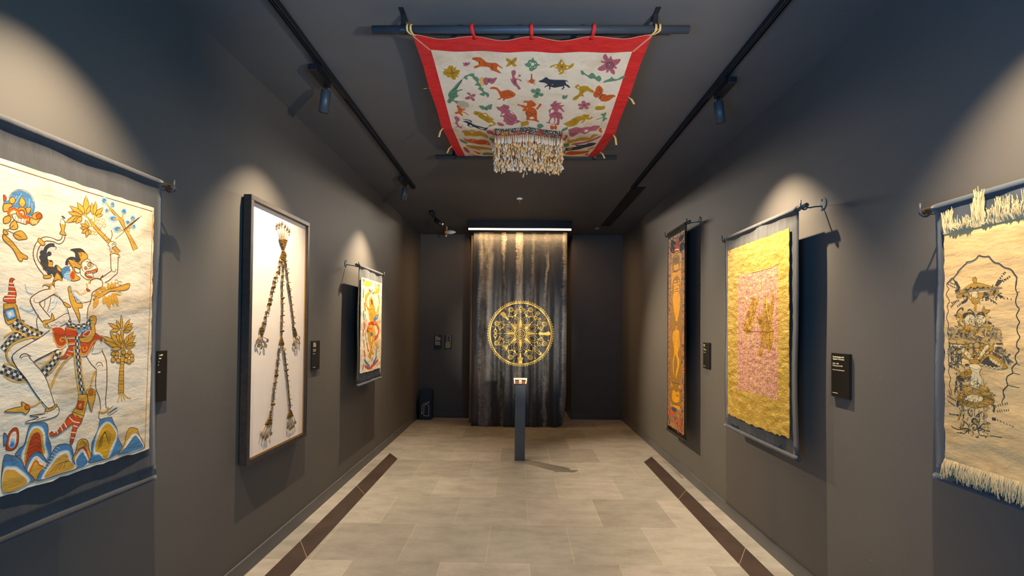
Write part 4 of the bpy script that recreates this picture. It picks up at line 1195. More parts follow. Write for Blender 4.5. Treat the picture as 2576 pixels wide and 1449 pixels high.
ART_SHROUD = """
L,G,6.5;-183,203 26,19 20,19 16,18 18,14 24,4 15,8 9,10 18,-7 19,-4 13,-16 9,-8 13,-5 17,-15 21,-10 13,-19 7,-11
L,k,3.9;-183,205 22,20 4,-1 20,19 -2,3 18,15 18,12 0,5 24,2 15,7 9,9 6,-4 18,-4 13,0 3,-8 10,-12 9,-7 13,-4 5,-5 12,-11 21,-9 13,-20 6,-12 -3,-27
P,o,d;-78,210 8,10 7,-11 -3,-12 3,-9 -17,1 5,9
L,k,11.2;6,179 7,13 5,8
L,k,3.9;18,208 5,-5
L,k,3.9;23,215 5,-5
L,k,3.9;29,222 5,-6
L,k,3.9;33,226 5,-5
L,k,3.9;28,196 5,-5
L,k,3.9;35,201 5,-5
L,k,3.9;42,206 5,-5
L,k,3.9;48,210 5,-6
L,k,4.5;-157,221 6,-6
L,k,4.6;-153,216 6,-6
L,k,4.6;-150,211 6,-6
L,k,4.5;-145,204 6,-6
L,k,3;-161,224 -8,-8 -14,-9 2,-13 7,-10 -8,-11 -4,-11 8,-13 6,-15 -7,-9 -3,-11 5,-15 -5,-14 -3,-16 7,-16 1,-16 -3,-19 3,-23 2,-22
L,k,3;-178,-50 -2,-16 4,-16 -2,-16 5,-15 -3,-13 -1,-16 8,-22 -5,-16 0,-13 6,-15 0,-19
L,k,3.8;74,200 -3,-17 -1,-19 5,-14 0,-7 -4,-12 -1,-14 5,-13 6,-8 -7,-15 -2,-9 10,-20
L,k,3.7;82,52 -8,-18 1,-17 7,-15 -8,-15 -2,-17 7,-13 -10,-15 -2,-14 5,-12 -14,-16 -1,-11 2,-9 -17,-12 -4,-15 4,-16 -12,-16 -3,-11 4,-17
L,k,2.1;75,150 8,5
L,k,2.1;72,-31 9,-7
L,k,2.1;59,-119 22,-4
L,k,2.1;42,-163 38,-4
L,k,2.1;71,-85 10,-8
P,o,d;-149,165 25,9 29,17 28,7 30,-8 31,-12 32,-6 -18,-3 -57,-1 -47,-1 -28,-5
P,o,d;-80,210 5,8 11,-4 1,-6 -6,-13
P,k,-;-113,173 8,8 8,-8
P,k,-;-94,178 8,8 8,-8
P,k,-;-69,177 8,8 7,-8
P,k,-;-48,174 8,8 7,-8
P,k,-;-104,171 8,8 8,-8
P,k,-;-81,174 7,8 8,-8
P,k,-;-57,172 8,7 7,-7
P,k,-;-30,172 7,7 7,-7
L,G,4.2;-148,165 52,4 47,2 43,1 31,0
P,o,d;-144,156 26,5 26,1 -1,-18 -19,6 -19,-4
P,o,d;-62,157 30,5 40,4 6,-9 -17,-11 -23,5 -18,-12 -15,4
P,w,d;-92,162 28,4 2,-23 -18,0
P,o,d;-86,140 33,-1 -8,-17 -15,-1
L,o,10.2;-68,124 -2,-21 1,-15
L,k,11.1;-148,171 15,10 -5,13 -9,16
L,k,9.5;-99,152 -6,-17 -17,-8
L,k,7.6;-118,158 6,-10
L,k,10;-38,158 15,-10 -9,-11
L,k,7.4;-11,165 14,-4 -9,-11
L,k,6.7;10,149 12,-7 6,-3
L,k,11;9,183 11,11 2,5
L,k,3.7;-177,204 4,-7
L,k,3.6;-169,200 4,-7
L,k,3.6;-162,196 4,-7
L,k,3.6;-154,192 4,-6
L,k,3.5;-146,188 4,-6
L,k,3.6;-167,209 4,-7
L,k,3.6;-160,206 4,-6
L,k,3.6;-153,203 4,-7
L,k,3.6;-146,200 4,-6
L,k,3.6;-140,197 4,-6
L,k,3.6;-167,116 4,-6
L,k,3.6;-163,121 4,-6
L,k,3.6;-159,126 4,-7
L,k,3.6;-154,130 4,-6
L,k,3.5;-150,135 4,-7
L,k,3.6;-164,132 4,-6
L,k,3.6;-157,134 4,-6
L,k,3.6;-150,136 4,-6
L,k,3.6;-144,138 4,-6
L,k,3.6;-137,140 4,-6
L,k,3.5;-140,118 4,-6
L,k,3.5;-134,122 4,-6
L,k,3.5;-129,126 4,-6
L,k,3.5;-123,129 4,-6
L,k,3.5;-117,133 4,-6
L,k,3.3;-34,143 4,-6
L,k,3.2;-24,137 3,-6
L,k,3.2;-14,131 3,-5
L,k,3.1;-5,126 4,-6
L,k,3.1;5,120 3,-5
L,k,3.2;-22,142 3,-6
L,k,3.2;-16,138 3,-6
L,k,3.1;-11,134 4,-6
L,k,3.2;-5,130 3,-6
L,k,3.1;1,126 3,-6
L,k,3.1;6,143 4,-5
L,k,3.1;18,141 4,-6
L,k,3;30,138 4,-6
L,k,3;42,136 3,-6
L,k,3;54,133 3,-5
L,k,3;21,200 3,-6
L,k,3.1;26,201 3,-6
L,k,3;32,202 3,-6
L,k,3;37,203 3,-6
L,k,3;42,204 4,-5
P,t,-;-145,90 33,5 80,-8 20,-42 33,-17 3,-48 -31,-4 -159,-3 1,54 27,19
P,w,d;-112,74 19,12 22,-4 3,-24 -4,-18 -21,6 -16,9
P,w,d;-67,73 14,8 18,-6 3,-18 -15,-17 -18,3
P,k,-;-119,72 4,14 22,5 22,-6 -4,-7 -21,4 -16,-15
P,k,-;-67,78 11,11 16,-1 8,-15 -18,6
L,k,4.8;-143,71 2,19 8,12 13,6 4,-7 -6,-1
L,k,4;-99,95 7,6 8,-5 10,-10
L,o,5.1;-145,65 12,22 11,-13 3,-16
P,o,d;-45,93 7,18 6,-13 16,-2 -10,-11 -14,3
L,k,3.8;-140,59 10,-13 14,-9 7,9 -13,12
L,G,2.8;-73,56 -3,-7 -8,-3 -7,3 -3,7 3,8 7,3 8,-3 3,-8
P,o,-;-80,56 -1,-2 -2,-1 -2,0 -2,1 -1,2 1,3 2,1 3,0 1,-2
L,G,2.7;-44,56 -4,-7 -7,-3 -7,3 -3,7 3,7 7,3 8,-3 3,-7
P,o,-;-51,56 -1,-2 -2,-1 -2,0 -2,1 0,2 0,2 2,2 2,-1 2,-1
L,k,1.8;-71,82 1,-36
L,d,2.4;-112,35 22,8 28,-9 30,3
P,k,-;-25,48 7,3 7,-1 -7,-5
P,k,-;-7,44 5,-3 -3,-7
P,o,-;-125,27 13,13 25,-5 -4,-19 -25,-2
P,o,-;-103,21 9,9 16,-4 -2,-12 -16,-1
P,o,-;-30,34 7,6 11,-3 -2,-9 -11,0
P,o,-;-81,22 9,8 16,-4 -3,-12 -16,-1
L,G,3;-176,27 14,7 10,-13 -14,-26 27,-11
L,G,3;-169,21 7,-16 -10,-16
L,G,2.9;-138,21 13,13
L,G,2.8;-112,9 6,-15 16,-3 6,24
L,G,2.7;-81,15 12,-23
L,G,2.7;-62,4 14,-9 21,9
L,G,2.5;-8,32 16,-1 12,-9 1,-14 -4,-14 9,-17
L,G,2.6;-1,28 -3,-23 11,-23
L,G,2.6;8,22 -2,-23 11,-11
L,G,2.6;-21,28 6,-24 -5,-23
L,G,2.6;-12,45 7,-11 -5,-24
L,k,3.8;-132,27 -7,-12
L,k,3.8;-87,21 -6,-6
L,k,3.6;-67,28 8,-9
L,k,3.5;-27,22 9,0
L,k,3.8;-108,12 5,-15
L,k,3.5;-62,4 18,-8
P,k,-;3,-21 23,2 3,-4 -16,-3
L,d,2.7;-178,-27 59,-2 38,5 45,2
L,k,2.2;-166,-28 48,-2
L,w,2.7;-112,63 32,4 48,1 40,3
P,k,-;-26,51 8,2 9,-4 -10,-4
P,o,d;-139,-37 58,10 42,1 35,-8 -12,-21 -23,-18 -24,-15 -25,0 -32,10 -26,16
P,t,-;-80,-32 -1,-4 -4,-3 -5,0 -4,3 -1,4 2,4 3,3 5,0 4,-2
L,k,1.9;-79,-32 -2,-6 -6,-2 -7,2 -2,6 2,6 7,3 6,-3 2,-6
P,t,-;-54,-30 -2,-7 -5,-3 -7,-1 -5,4 -2,6 2,6 6,4 6,0 5,-4
L,k,1.9;-53,-30 -3,-9 -8,-3 -8,3 -4,8 4,8 8,3 8,-3 3,-7
P,t,-;-39,-30 -1,-3 -3,-2 -3,0 -3,1 -1,4 1,3 3,2 3,0 3,-2
L,k,1.8;-38,-30 -2,-5 -5,-2 -4,2 -2,5 2,4 4,2 5,-1 2,-5
P,t,-;-75,-52 -3,-7 -5,-4 -6,0 -6,3 -2,6 3,7 5,4 6,0 6,-3
L,k,1.9;-74,-52 -4,-9 -8,-3 -8,2 -4,8 4,9 8,3 8,-2 4,-8
P,t,-;-54,-50 -2,-5 -4,-3 -6,0 -4,2 -1,5 1,5 4,4 6,0 4,-3
L,k,1.8;-53,-50 -3,-7 -7,-3 -7,2 -3,7 3,7 7,3 7,-2 3,-7
P,t,-;-124,-57 -2,-5 -4,-3 -5,0 -4,2 -2,5 2,5 4,3 5,0 4,-2
L,k,2;-123,-57 -3,-7 -6,-3 -7,3 -3,6 3,7 7,3 7,-3 2,-6
P,t,-;-20,-54 -2,-4 -3,-3 -4,0 -4,2 -1,4 1,4 4,3 4,0 3,-2
L,k,1.7;-19,-54 -3,-6 -5,-3 -6,2 -2,6 2,6 6,3 5,-2 3,-6
P,t,-;-66,-67 -1,-4 -3,-2 -4,0 -3,2 -1,3 1,4 3,2 4,0 3,-2
L,k,1.8;-65,-67 -2,-5 -5,-3 -5,2 -3,5 3,6 5,2 5,-2 2,-5
P,t,-;-31,-66 -1,-3 -3,-2 -3,0 -2,1 -1,3 1,3 2,2 3,0 3,-2
L,k,1.8;-30,-66 -2,-5 -4,-2 -4,2 -2,4 2,4 4,2 4,-1 2,-4
P,t,-;-114,-70 -1,-3 -3,-2 -3,0 -3,2 -1,3 1,2 3,2 3,1 3,-2
L,k,1.9;-113,-70 -2,-4 -5,-2 -4,1 -2,5 2,4 5,2 4,-2 2,-4
P,t,-;-98,-58 -1,-4 -3,-2 -3,0 -3,2 -1,3 1,3 3,3 3,0 3,-2
L,k,1.9;-96,-58 -2,-5 -5,-2 -5,1 -2,5 2,5 5,2 5,-2 2,-4
P,t,-;-46,-55 0,-4 -3,-2 -4,0 -2,2 -1,3 1,3 3,2 3,1 3,-2
L,k,1.8;-44,-55 -2,-5 -5,-2 -5,1 -2,5 2,5 5,2 5,-2 2,-4
P,k,-;-94,-46 -1,-2 -2,-1 -3,0 -2,1 -1,2 1,2 2,1 3,0 2,-1
P,k,-;-72,-42 -1,-2 -2,-1 -3,0 -2,1 -1,2 1,2 2,1 3,0 2,-1
P,k,-;-51,-41 -1,-2 -2,-1 -3,0 -2,1 -1,2 1,2 3,1 2,0 2,-1
P,k,-;-47,-67 -1,-2 -2,-1 -2,0 -2,0 -1,2 1,2 2,1 2,0 2,-1
P,k,-;-93,-70 -1,-2 -2,-1 -2,0 -3,1 -1,1 1,2 3,1 2,1 2,-1
P,k,-;-71,-75 -1,-2 -2,-1 -3,0 -2,1 -1,2 1,1 2,2 3,0 2,-1
P,k,-;-121,-69 -1,-2 -2,-1 -3,0 -3,1 0,2 0,2 3,1 3,0 2,-1
P,k,-;-32,-49 -1,-2 -2,-1 -2,0 -2,1 -1,2 1,2 2,1 2,0 2,-1
P,w,d;-140,-35 22,2 37,-43 10,-14 -14,-1 -41,37
P,w,d;-18,-28 -18,-6 -27,-46 -8,-10 23,17 21,27
P,o,d;-94,-95 6,10 25,2 12,-8 -21,-8
P,k,-;-94,-104 -2,-3 -4,-3 -6,0 -4,2 -2,2 2,3 4,2 6,1 4,-2
L,d,1.8;-104,-108 32,8 30,-6
P,k,-;-60,-88 4,5 8,-2 -6,-6
L,k,2.6;-162,-30 16,-21 7,9
L,k,2.6;-156,-55 -10,-26 0,-35
L,k,2.6;-146,-61 -3,-31 -4,-32
L,k,2.6;-126,-78 2,-31
L,k,2.2;2,-33 16,-19 16,-16 27,-15
L,k,2.2;13,-35 19,-25 16,-32
L,k,2.3;-13,-48 31,-21
L,k,2.2;-4,-44 33,-36
L,k,3.8;-144,-67 10,-1
L,k,3.8;-144,-74 10,0
L,k,3.9;-144,-81 10,0
L,k,3.8;-144,-88 10,0
L,k,3.8;-144,-94 10,-1
L,k,3.9;-144,-101 10,-1
L,k,3.8;-144,-108 10,-1
L,k,3.8;-144,-115 10,-1
L,k,2.6;-176,-37 6,-1
L,k,2.6;-176,-44 6,-1
L,k,2.7;-176,-51 6,-1
L,k,2.6;-176,-58 6,-1
L,k,2.6;-176,-65 6,-1
L,k,2.6;-176,-72 6,-1
L,k,4.6;-7,-53 4,-9
L,k,4.6;0,-56 4,-9
L,k,4.6;8,-60 2,-9
L,k,4.5;15,-62 2,-11
L,k,4.4;22,-66 2,-10
L,k,4.4;29,-68 1,-12
P,k,-;6,-34 9,2 11,-5 -13,-4
P,k,-;1,-44 12,-3 2,-8 -11,2
P,o,d;-51,-88 29,28 29,-10 33,-26 -3,-11 -36,-4 -34,9
P,k,-;-48,-94 12,16 14,9 9,-14 17,-13 14,-4 -26,-6 -25,6
L,w,2.6;-19,-72 5,-11 2,9 6,-16 3,12 5,-17 3,12 7,-17 3,12 5,-17 5,12
L,w,2.6;-45,-97 9,-9 4,7 10,-12 5,9 9,-11 6,9 9,-9 5,8 8,-7
P,w,d;-94,-107 12,7 22,0 12,-13 -8,-17 16,-37 3,-9 -18,1 -7,-31 -26,-4 -3,61 6,19
L,G,1.9;-88,-149 -4,-58
L,G,1.8;-74,-141 -4,-64
L,G,1.8;-64,-146 3,-57
L,G,1.8;-56,-130 18,-43
L,G,1.8;-91,-113 25,-7 15,8
L,G,1.8;-82,-124 19,-10
L,G,1.7;-42,-147 5,-29
P,o,d;-126,-137 35,17 6,-16 -29,-25 -19,7
P,k,-;-146,-156 15,9 17,-12 -4,-8 -18,-1
L,k,2.5;-113,-136 9,6 6,-8 -7,-6 -8,8
L,k,4.5;-148,-171 7,-2
L,k,4.5;-149,-178 7,-3
L,k,4.5;-150,-186 6,-2
L,k,4.5;-151,-194 6,-2
L,k,4.6;-153,-202 7,-2
L,k,4.6;-154,-209 7,-3
L,k,4.4;-132,-175 10,0
L,k,4.4;-132,-182 10,0
L,k,4.5;-132,-189 10,0
L,k,4.4;-132,-196 10,0
L,k,4.5;-132,-202 10,0
P,o,-;-120,-189 16,11 12,-14 -3,-18 -22,0
P,o,-;-55,-181 21,6 12,-19 -30,-10
Q,o,d;-73,-213 -13,3 -16,1 -20,-3 -18,-4 17,-3 20,-1 17,2
Q,o,d;-73,-213 -9,4 -13,2 -15,-1 -14,-2 12,-4 15,-3 13,0
Q,o,d;-73,-213 -6,5 -8,4 -11,0 -11,0 8,-6 10,-4 9,-1
Q,o,d;-73,-213 -1,6 -5,5 -7,2 -7,1 3,-6 4,-6 6,-3
Q,o,d;-73,-213 3,5 0,6 -4,5 -4,4 -2,-6 -1,-7 3,-5
Q,o,d;-73,-213 5,2 4,4 1,7 -1,5 -5,-3 -5,-5 -1,-5
Q,o,d;-73,-213 7,0 6,3 6,7 5,7 -8,-2 -8,-4 -5,-5
Q,o,d;-73,-213 9,-1 10,3 10,7 9,6 -10,-1 -12,-3 -9,-5
Q,o,d;-73,-213 11,-1 13,2 15,6 13,6 -13,0 -16,-2 -13,-5
P,o,-;-142,-238 17,19 20,9 32,11 31,-2 24,-3 18,-16 -18,-17 -24,-13 -31,-9 -33,1 -20,4
Q,o,d;-70,-220 -16,1 -18,-5 -21,-11 -17,-13 20,2 22,5 18,9
Q,o,d;-70,-220 -14,-2 -14,-8 -15,-14 -11,-14 17,5 18,8 12,11
Q,o,d;-70,-220 -12,-4 -11,-9 -8,-15 -5,-13 14,7 13,10 7,11
Q,o,d;-70,-220 -10,-7 -7,-10 -1,-13 0,-12 10,9 9,11 2,11
Q,o,d;-70,-220 -7,-10 -3,-10 4,-12 6,-9 6,11 3,13 -2,9
Q,o,d;-70,-220 -3,-12 2,-10 9,-9 9,-5 1,12 -2,12 -6,8
Q,o,d;-70,-220 2,-12 7,-9 13,-6 12,-3 -4,12 -8,12 -10,5
Q,o,d;-70,-220 7,-11 12,-8 17,-2 14,0 -9,10 -13,10 -14,3
Q,o,d;-70,-220 12,-9 17,-3 20,2 18,4 -15,7 -19,5 -17,-1
Q,o,d;-42,-216 9,0 9,4 10,8 8,8 -10,-2 -12,-5 -8,-6
Q,o,d;-99,-225 -7,5 -10,4 -14,-1 -12,-1 10,-5 12,-4 11,-1
Q,o,d;-42,-216 8,-2 9,1 11,5 8,5 -9,1 -11,-1 -9,-4
Q,o,d;-99,-225 -8,3 -11,0 -13,-3 -11,-5 11,-2 13,0 10,2
Q,o,d;-42,-216 7,-4 9,-2 11,2 9,3 -8,3 -11,2 -9,-1
Q,o,d;-99,-225 -9,1 -11,-3 -13,-7 -10,-7 12,1 13,3 11,5
Q,o,d;-42,-216 6,-6 8,-4 12,-2 10,0 -8,6 -10,6 -9,1
Q,o,d;-99,-225 -10,-2 -12,-6 -12,-10 -9,-9 12,4 14,6 10,8
Q,o,d;-42,-216 5,-8 8,-7 12,-4 11,-3 -7,8 -10,8 -9,5
Q,o,d;-99,-225 -11,-5 -12,-8 -12,-14 -8,-12 13,8 14,10 10,11
P,w,d;-112,-228 26,15 38,-1 6,-14 -31,-12 -32,2
P,o,d;-92,-202 13,11 19,0 6,-9 -19,-6
L,k,6.4;-86,-316 4,12 6,4 7,-1 6,-10
L,o,3.1;-82,-316 6,10 8,-6
L,k,3.7;-167,-346 14,-6 20,0 24,10 14,-2
L,k,3.5;-130,-361 14,-2 13,11 13,8
L,k,4.2;-119,-316 7,-4 9,-5 8,-12
L,k,3.3;-58,-334 8,15 9,8 5,-3
L,k,4;-64,-340 9,10 18,-4 18,1
L,k,3.4;-61,-344 6,-11 15,1 11,0 -8,-5
L,k,2.7;-19,-350 9,2 32,2
L,k,3.1;-90,-333 7,11 13,2 4,-11 -8,-11 -9,1 3,8 6,0
L,k,3.2;-96,-347 -2,-13
L,k,3.2;-83,-347 4,-9
L,k,3.2;-93,-321 -3,-10
L,k,3.1;-63,-318 5,10
L,k,2.2;-76,-256 2,-36
L,k,2.8;-64,-284 19,17
L,k,3.5;-99,-275 5,-15 9,-2 2,6
L,k,3.4;-70,-292 8,11 6,-5 -8,-6
L,k,2.5;-41,-271 2,-33
L,k,5.2;-119,-292 2,-15
L,k,2.9;-126,-264 7,-8 3,10 -8,0
L,k,8.6;-142,-267 3,23
L,k,6.7;-143,-296 9,-11 -5,-8
L,k,10.5;-12,-288 14,1
L,k,6.5;-9,-238 6,-5 -3,-19
L,k,3.5;-183,-231 4,-5
L,k,3.5;-177,-233 4,-6
L,k,3.4;-170,-236 4,-5
L,k,3.4;-164,-238 4,-5
L,k,3.4;-158,-240 4,-6
L,k,3.4;-151,-243 3,-5
L,k,3.4;-180,-250 4,-6
L,k,3.5;-174,-253 3,-5
L,k,3.4;-170,-255 4,-6
L,k,3.4;-165,-258 4,-5
L,k,3.4;-160,-260 4,-6
L,k,3.4;-155,-263 4,-5
L,k,3.4;-176,-298 4,-5
L,k,3.4;-171,-298 4,-5
L,k,3.4;-165,-298 4,-5
L,k,3.4;-159,-297 3,-6
L,k,3.4;-154,-297 4,-5
L,k,3.4;-148,-297 4,-5
L,k,2.9;1,-237 3,-5
L,k,3;9,-234 3,-5
L,k,3;16,-231 3,-5
L,k,2.9;24,-228 3,-5
L,k,2.9;32,-225 3,-5
L,k,2.9;39,-222 3,-5
L,k,2.9;6,-254 4,-5
L,k,3;14,-252 3,-5
L,k,2.9;21,-250 3,-5
L,k,2.9;29,-248 3,-5
L,k,2.9;36,-246 3,-5
L,k,2.8;43,-244 3,-5
L,k,2.9;6,-286 3,-5
L,k,2.9;16,-289 4,-5
L,k,2.9;27,-291 3,-5
L,k,2.9;37,-294 3,-4
L,k,2.8;47,-296 3,-4
L,k,2.8;56,-298 3,-5
L,k,2.3;27,-180 1,-11 4,-11 -8,-16 -1,-11
L,k,2.8;-177,-207 3,-16 6,-12
L,o,6.6;-139,-315 7,18 8,21
L,o,4.2;-24,-250 -9,-11 -9,3
L,k,3.6;-42,139 2,8 5,5
L,k,2.7;-19,164 4,-2 4,0
L,G,2.6;-127,172 0,6 -5,5
L,k,2.4;-16,170 -3,3 -4,-1
L,k,2.3;-5,161 6,1 6,-1
L,G,2.2;10,164 4,1 2,5
L,o,2.8;-94,150 8,0 6,1
L,o,3.9;-93,145 3,-6 5,-3
L,k,2.8;-9,175 2,5 2,5
L,G,2.6;-29,145 4,1 3,3
L,o,3.8;-85,154 1,4 3,3
L,k,2.8;-129,167 -6,6 -8,4
L,G,2.5;-91,174 4,-3 3,-4
L,G,3.3;-56,158 0,-6 -3,-5
L,k,3.2;-40,136 -2,-4 -5,0
L,o,2.3;-17,171 -4,-1 -4,1
L,o,2.8;2,143 3,-5 -2,-6
L,k,3.3;-95,161 3,-4 -2,-5
L,o,2.2;-62,162 5,-2 2,-5
L,o,3.6;-16,158 -3,2 -4,1
L,o,3.4;-87,173 4,5 5,1
L,o,3.4;-68,137 -4,6 -6,5
L,o,3.7;-11,158 4,6 6,4
L,G,2.6;-59,152 4,-7 -3,-7
L,G,2.8;-131,149 -6,-3 -7,3
L,G,3.2;-53,133 -1,-8 3,-7
L,k,2.5;-114,143 4,-7 -4,-6
L,G,2.8;-2,170 6,1 5,0
L,k,2.8;-81,149 -4,3 -1,5
L,o,2.2;-6,140 -7,3 -7,3
L,G,2.9;-54,162 -8,4 -3,8
L,G,3.8;-52,151 -4,-1 -4,-1
L,k,2.6;9,143 -4,-6 2,-7
L,G,2.7;2,147 -4,-6 -4,-6
L,k,3.3;-106,168 6,1 4,-4
L,o,2.4;-62,158 -4,-7 -3,-7
L,G,2.9;8,162 4,-1 4,-1
L,o,2.9;-18,164 -1,-4 -3,-2
L,k,3.2;13,148 5,5 7,0
L,G,2.8;-94,154 -2,-4 -4,-4
L,k,3.6;-33,135 2,-3 2,-3
L,G,3.6;-19,154 -6,4 -5,5
L,G,3.4;-9,151 -3,7 2,6
L,k,2.3;-31,155 -2,-7 -6,-3
L,k,2.2;-31,131 5,1 6,1
L,G,4.1;-105,139 1,7 -4,5
L,G,2.7;-117,52 6,2 -2,6
L,k,1.6;-87,76 3,-6 5,4
L,o,3;-133,67 4,-2 2,-3
L,G,3.1;-129,64 -3,-6 -2,-6
L,k,2.1;-128,71 -7,3 -6,-3
L,k,2.8;-72,72 0,5 -6,0
L,k,1.7;-85,65 2,-2 4,-1
L,G,1.8;-130,55 0,-7 1,-7
L,o,2.6;-75,57 -5,-4 -3,6
L,k,2.7;-117,80 7,1 2,-6
L,o,2.1;-96,42 -2,-7 -7,-3
L,G,2.3;-50,66 -2,-6 -4,5
L,k,1.8;-67,56 0,4 -5,-1
L,o,2.3;-120,60 6,3 3,5
L,k,2.4;-29,53 -4,-3 3,-4
L,k,2;-138,41 4,4 4,3
L,G,2.1;-125,71 0,-5 5,3
L,G,2.1;-140,86 -7,-2 2,-7
L,k,2.5;-56,47 2,-3 2,3
L,G,1.9;-64,38 -1,6 -7,0
L,k,2.4;-49,48 3,-4 -1,-4
L,o,1.8;-88,35 3,0 1,-4
L,o,1.6;-35,56 5,2 1,6
L,k,1.9;-83,50 -3,4 3,5
L,k,2.6;-91,70 3,-2 -3,-2
L,k,2.3;-60,75 0,-7 -6,-3
L,G,2.2;-25,54 3,3 -4,0
L,G,2.6;-70,66 -4,4 6,3
L,G,2.7;-29,34 -3,1 -4,1
L,o,3.1;-104,79 4,-2 1,4
L,G,2.9;-57,70 -5,0 -2,4
L,k,2.8;-29,80 1,5 4,1
L,k,2.6;-59,46 -5,2 2,5
L,k,2;-53,71 2,4 -4,2
L,k,1.6;-129,60 -1,-3 -3,-3
L,k,2;-141,80 -5,-6 -3,7
L,k,2.7;-88,67 -2,-3 -3,-2
L,o,2.9;-135,59 4,-6 4,-5
L,o,1.7;-131,70 5,2 4,4
L,k,2.7;-57,76 -5,0 4,-4
L,o,2.6;-90,83 4,0 3,-1
L,G,2.7;-99,62 3,-7 6,-3
L,k,2.3;-42,66 3,6 5,3
L,k,2.2;-92,78 2,5 -5,0
L,o,2.5;-46,70 6,3 5,-4
L,k,2.7;-32,52 2,5 -5,-1
L,o,3;-64,58 -6,1 -4,4
L,o,2;-38,38 -2,5 -1,6
L,k,2.7;-67,50 -4,1 0,-5
L,k,1.9;-64,41 4,1 0,-4
L,G,2.5;-51,81 1,6 5,-3
L,k,1.8;-35,47 -3,2 -3,3
L,k,2.5;-18,56 -3,-2 -1,-3
L,G,1.9;-75,74 -2,5 -5,1
L,k,1.7;-134,71 2,7 -7,0
L,o,2.2;-91,76 -3,5 0,6
L,G,1.8;-89,58 4,3 0,4
L,k,2.2;-144,81 -6,2 -3,-5
L,k,2.9;-134,45 -2,-3 -2,3
L,k,2.7;-20,68 3,4 4,-4
L,k,1.6;-55,-9 2,4 3,1
L,o,2.9;-117,0 6,-4 -1,-8
L,k,2.9;-16,-16 -6,5 -5,-7
L,k,2;-111,18 4,-8 -9,1
L,o,2.6;-14,11 9,0 -5,-8
L,G,1.6;-71,-18 4,1 3,-3
L,o,2;-30,-19 0,4 -3,4
L,G,3.3;-70,-3 1,6 -4,6
L,k,1.9;-130,11 2,-9 9,-3
L,o,1.6;-11,6 -4,-2 -2,4
L,k,1.6;-89,-10 8,0 6,4
L,o,3.3;-62,-18 3,3 1,-4
L,d,2.5;-78,10 5,-3 -5,-3
L,k,2.8;-131,13 1,7 4,5
L,d,3.4;-133,35 1,6 6,-1
L,o,2.3;-86,-21 0,9 -9,0
L,k,3;-108,12 -1,-6 5,-5
L,o,1.8;-37,32 -1,4 -3,3
L,k,1.5;-12,4 4,-4 -5,-2
L,o,1.9;-113,12 -1,-8 4,-7
L,d,2.2;-68,-19 -1,4 -4,-2
L,k,1.8;-88,9 -8,4 -7,-5
L,k,1.6;-136,36 -4,-4 -6,0
L,k,2.9;-35,13 -7,0 -2,7
L,d,2.3;-105,-4 6,6 7,4
L,k,3.2;-50,-16 -5,-5 -6,1
L,k,2.7;-115,-18 5,-3 1,-6
L,d,2.2;-125,6 3,6 0,6
L,k,1.7;-71,4 2,-6 5,4
L,o,2.7;-21,16 -4,-7 -4,-7
L,o,2.9;-102,-12 -4,4 -2,6
L,k,1.6;-58,-13 7,4 8,1
L,d,2.7;-39,5 4,0 0,-4
L,d,2.6;-50,35 -6,-3 -5,-2
L,k,1.7;-108,-19 4,-2 0,-5
L,G,1.7;-42,20 -6,0 0,7
L,k,2.6;-37,22 -1,-4 -4,0
L,k,1.9;-70,15 -5,7 -9,1
L,d,1.9;-126,16 6,-3 3,-5
L,k,1.9;-119,8 -3,6 0,6
L,o,2.4;-101,8 -9,2 -8,4
L,G,3;-34,-10 -1,-4 3,-3
L,k,2.1;-68,9 -1,4 4,2
L,k,2.3;-124,-1 4,6 -7,1
L,k,2.1;-52,-4 -1,-6 4,-5
L,k,1.9;-98,17 6,0 -2,6
L,d,1.6;-14,-7 5,4 -4,4
L,G,3.2;-81,-17 -7,1 -4,6
L,k,1.6;-13,11 6,-5 3,7
L,d,3.2;-50,-1 -3,-3 0,-4
L,o,3.2;-80,25 -8,0 -9,-3
L,d,2.1;-94,-10 -4,0 1,-4
L,G,2.4;-63,-9 -4,4 -4,-3
L,k,2.3;-83,-4 6,-4 6,-3
L,d,3.2;-106,22 -5,6 -8,-1
L,G,2.9;-116,-4 6,-4 7,2
L,d,2.7;-65,5 1,-4 0,-4
L,G,1.8;-72,-13 5,2 2,5
L,k,1.5;-81,13 5,1 4,-3
L,k,2.6;-14,19 5,6 2,7
L,k,1.8;-92,-6 -7,0 -7,4
L,k,1.9;-71,37 2,7 8,-1
L,d,2.7;-39,27 3,-5 -2,-7
L,o,2.6;-86,-1 1,-5 4,4
L,G,2.5;-39,8 -5,-2 -4,3
L,k,3.1;-64,-9 2,7 7,-2
L,d,3.2;-118,33 9,0 -1,8
L,k,2.6;-19,10 -1,-3 -4,-1
L,k,2.6;-27,2 -2,8 3,8
L,k,2.2;-78,8 8,1 0,8
L,d,2.3;-126,24 7,0 4,4
L,d,1.8;-35,30 -3,-3 3,-3
L,G,2.7;-11,21 -5,1 -2,4
L,k,3;-23,-14 2,5 5,3
L,k,1.8;-42,12 2,-5 5,-1
L,G,3;-66,-11 -3,-4 -4,-1
L,k,2.8;-53,26 -8,2 5,6
L,d,1.8;-75,-11 7,5 3,-7
L,k,2.5;-138,33 -6,5 -8,4
L,d,3.2;-17,3 -4,1 -5,-1
L,k,2.2;-123,6 1,7 -7,-1
L,k,2.2;-127,18 3,-6 -4,-4
L,k,1.6;-47,30 -4,0 -3,3
L,d,2.5;-68,10 -5,-2 -1,-4
L,k,3;-10,8 5,6 7,2
L,G,3.2;-98,31 -5,-7 9,-3
L,k,2.8;-89,31 -4,-8 -4,-7
L,G,2.4;-76,-13 4,-2 4,3
L,d,2.2;-20,7 -4,1 -4,0
L,G,3.2;-111,-6 4,2 -3,3
L,d,1.8;-96,16 -6,4 -5,-5
L,k,2.1;-96,4 -7,4 -1,-8
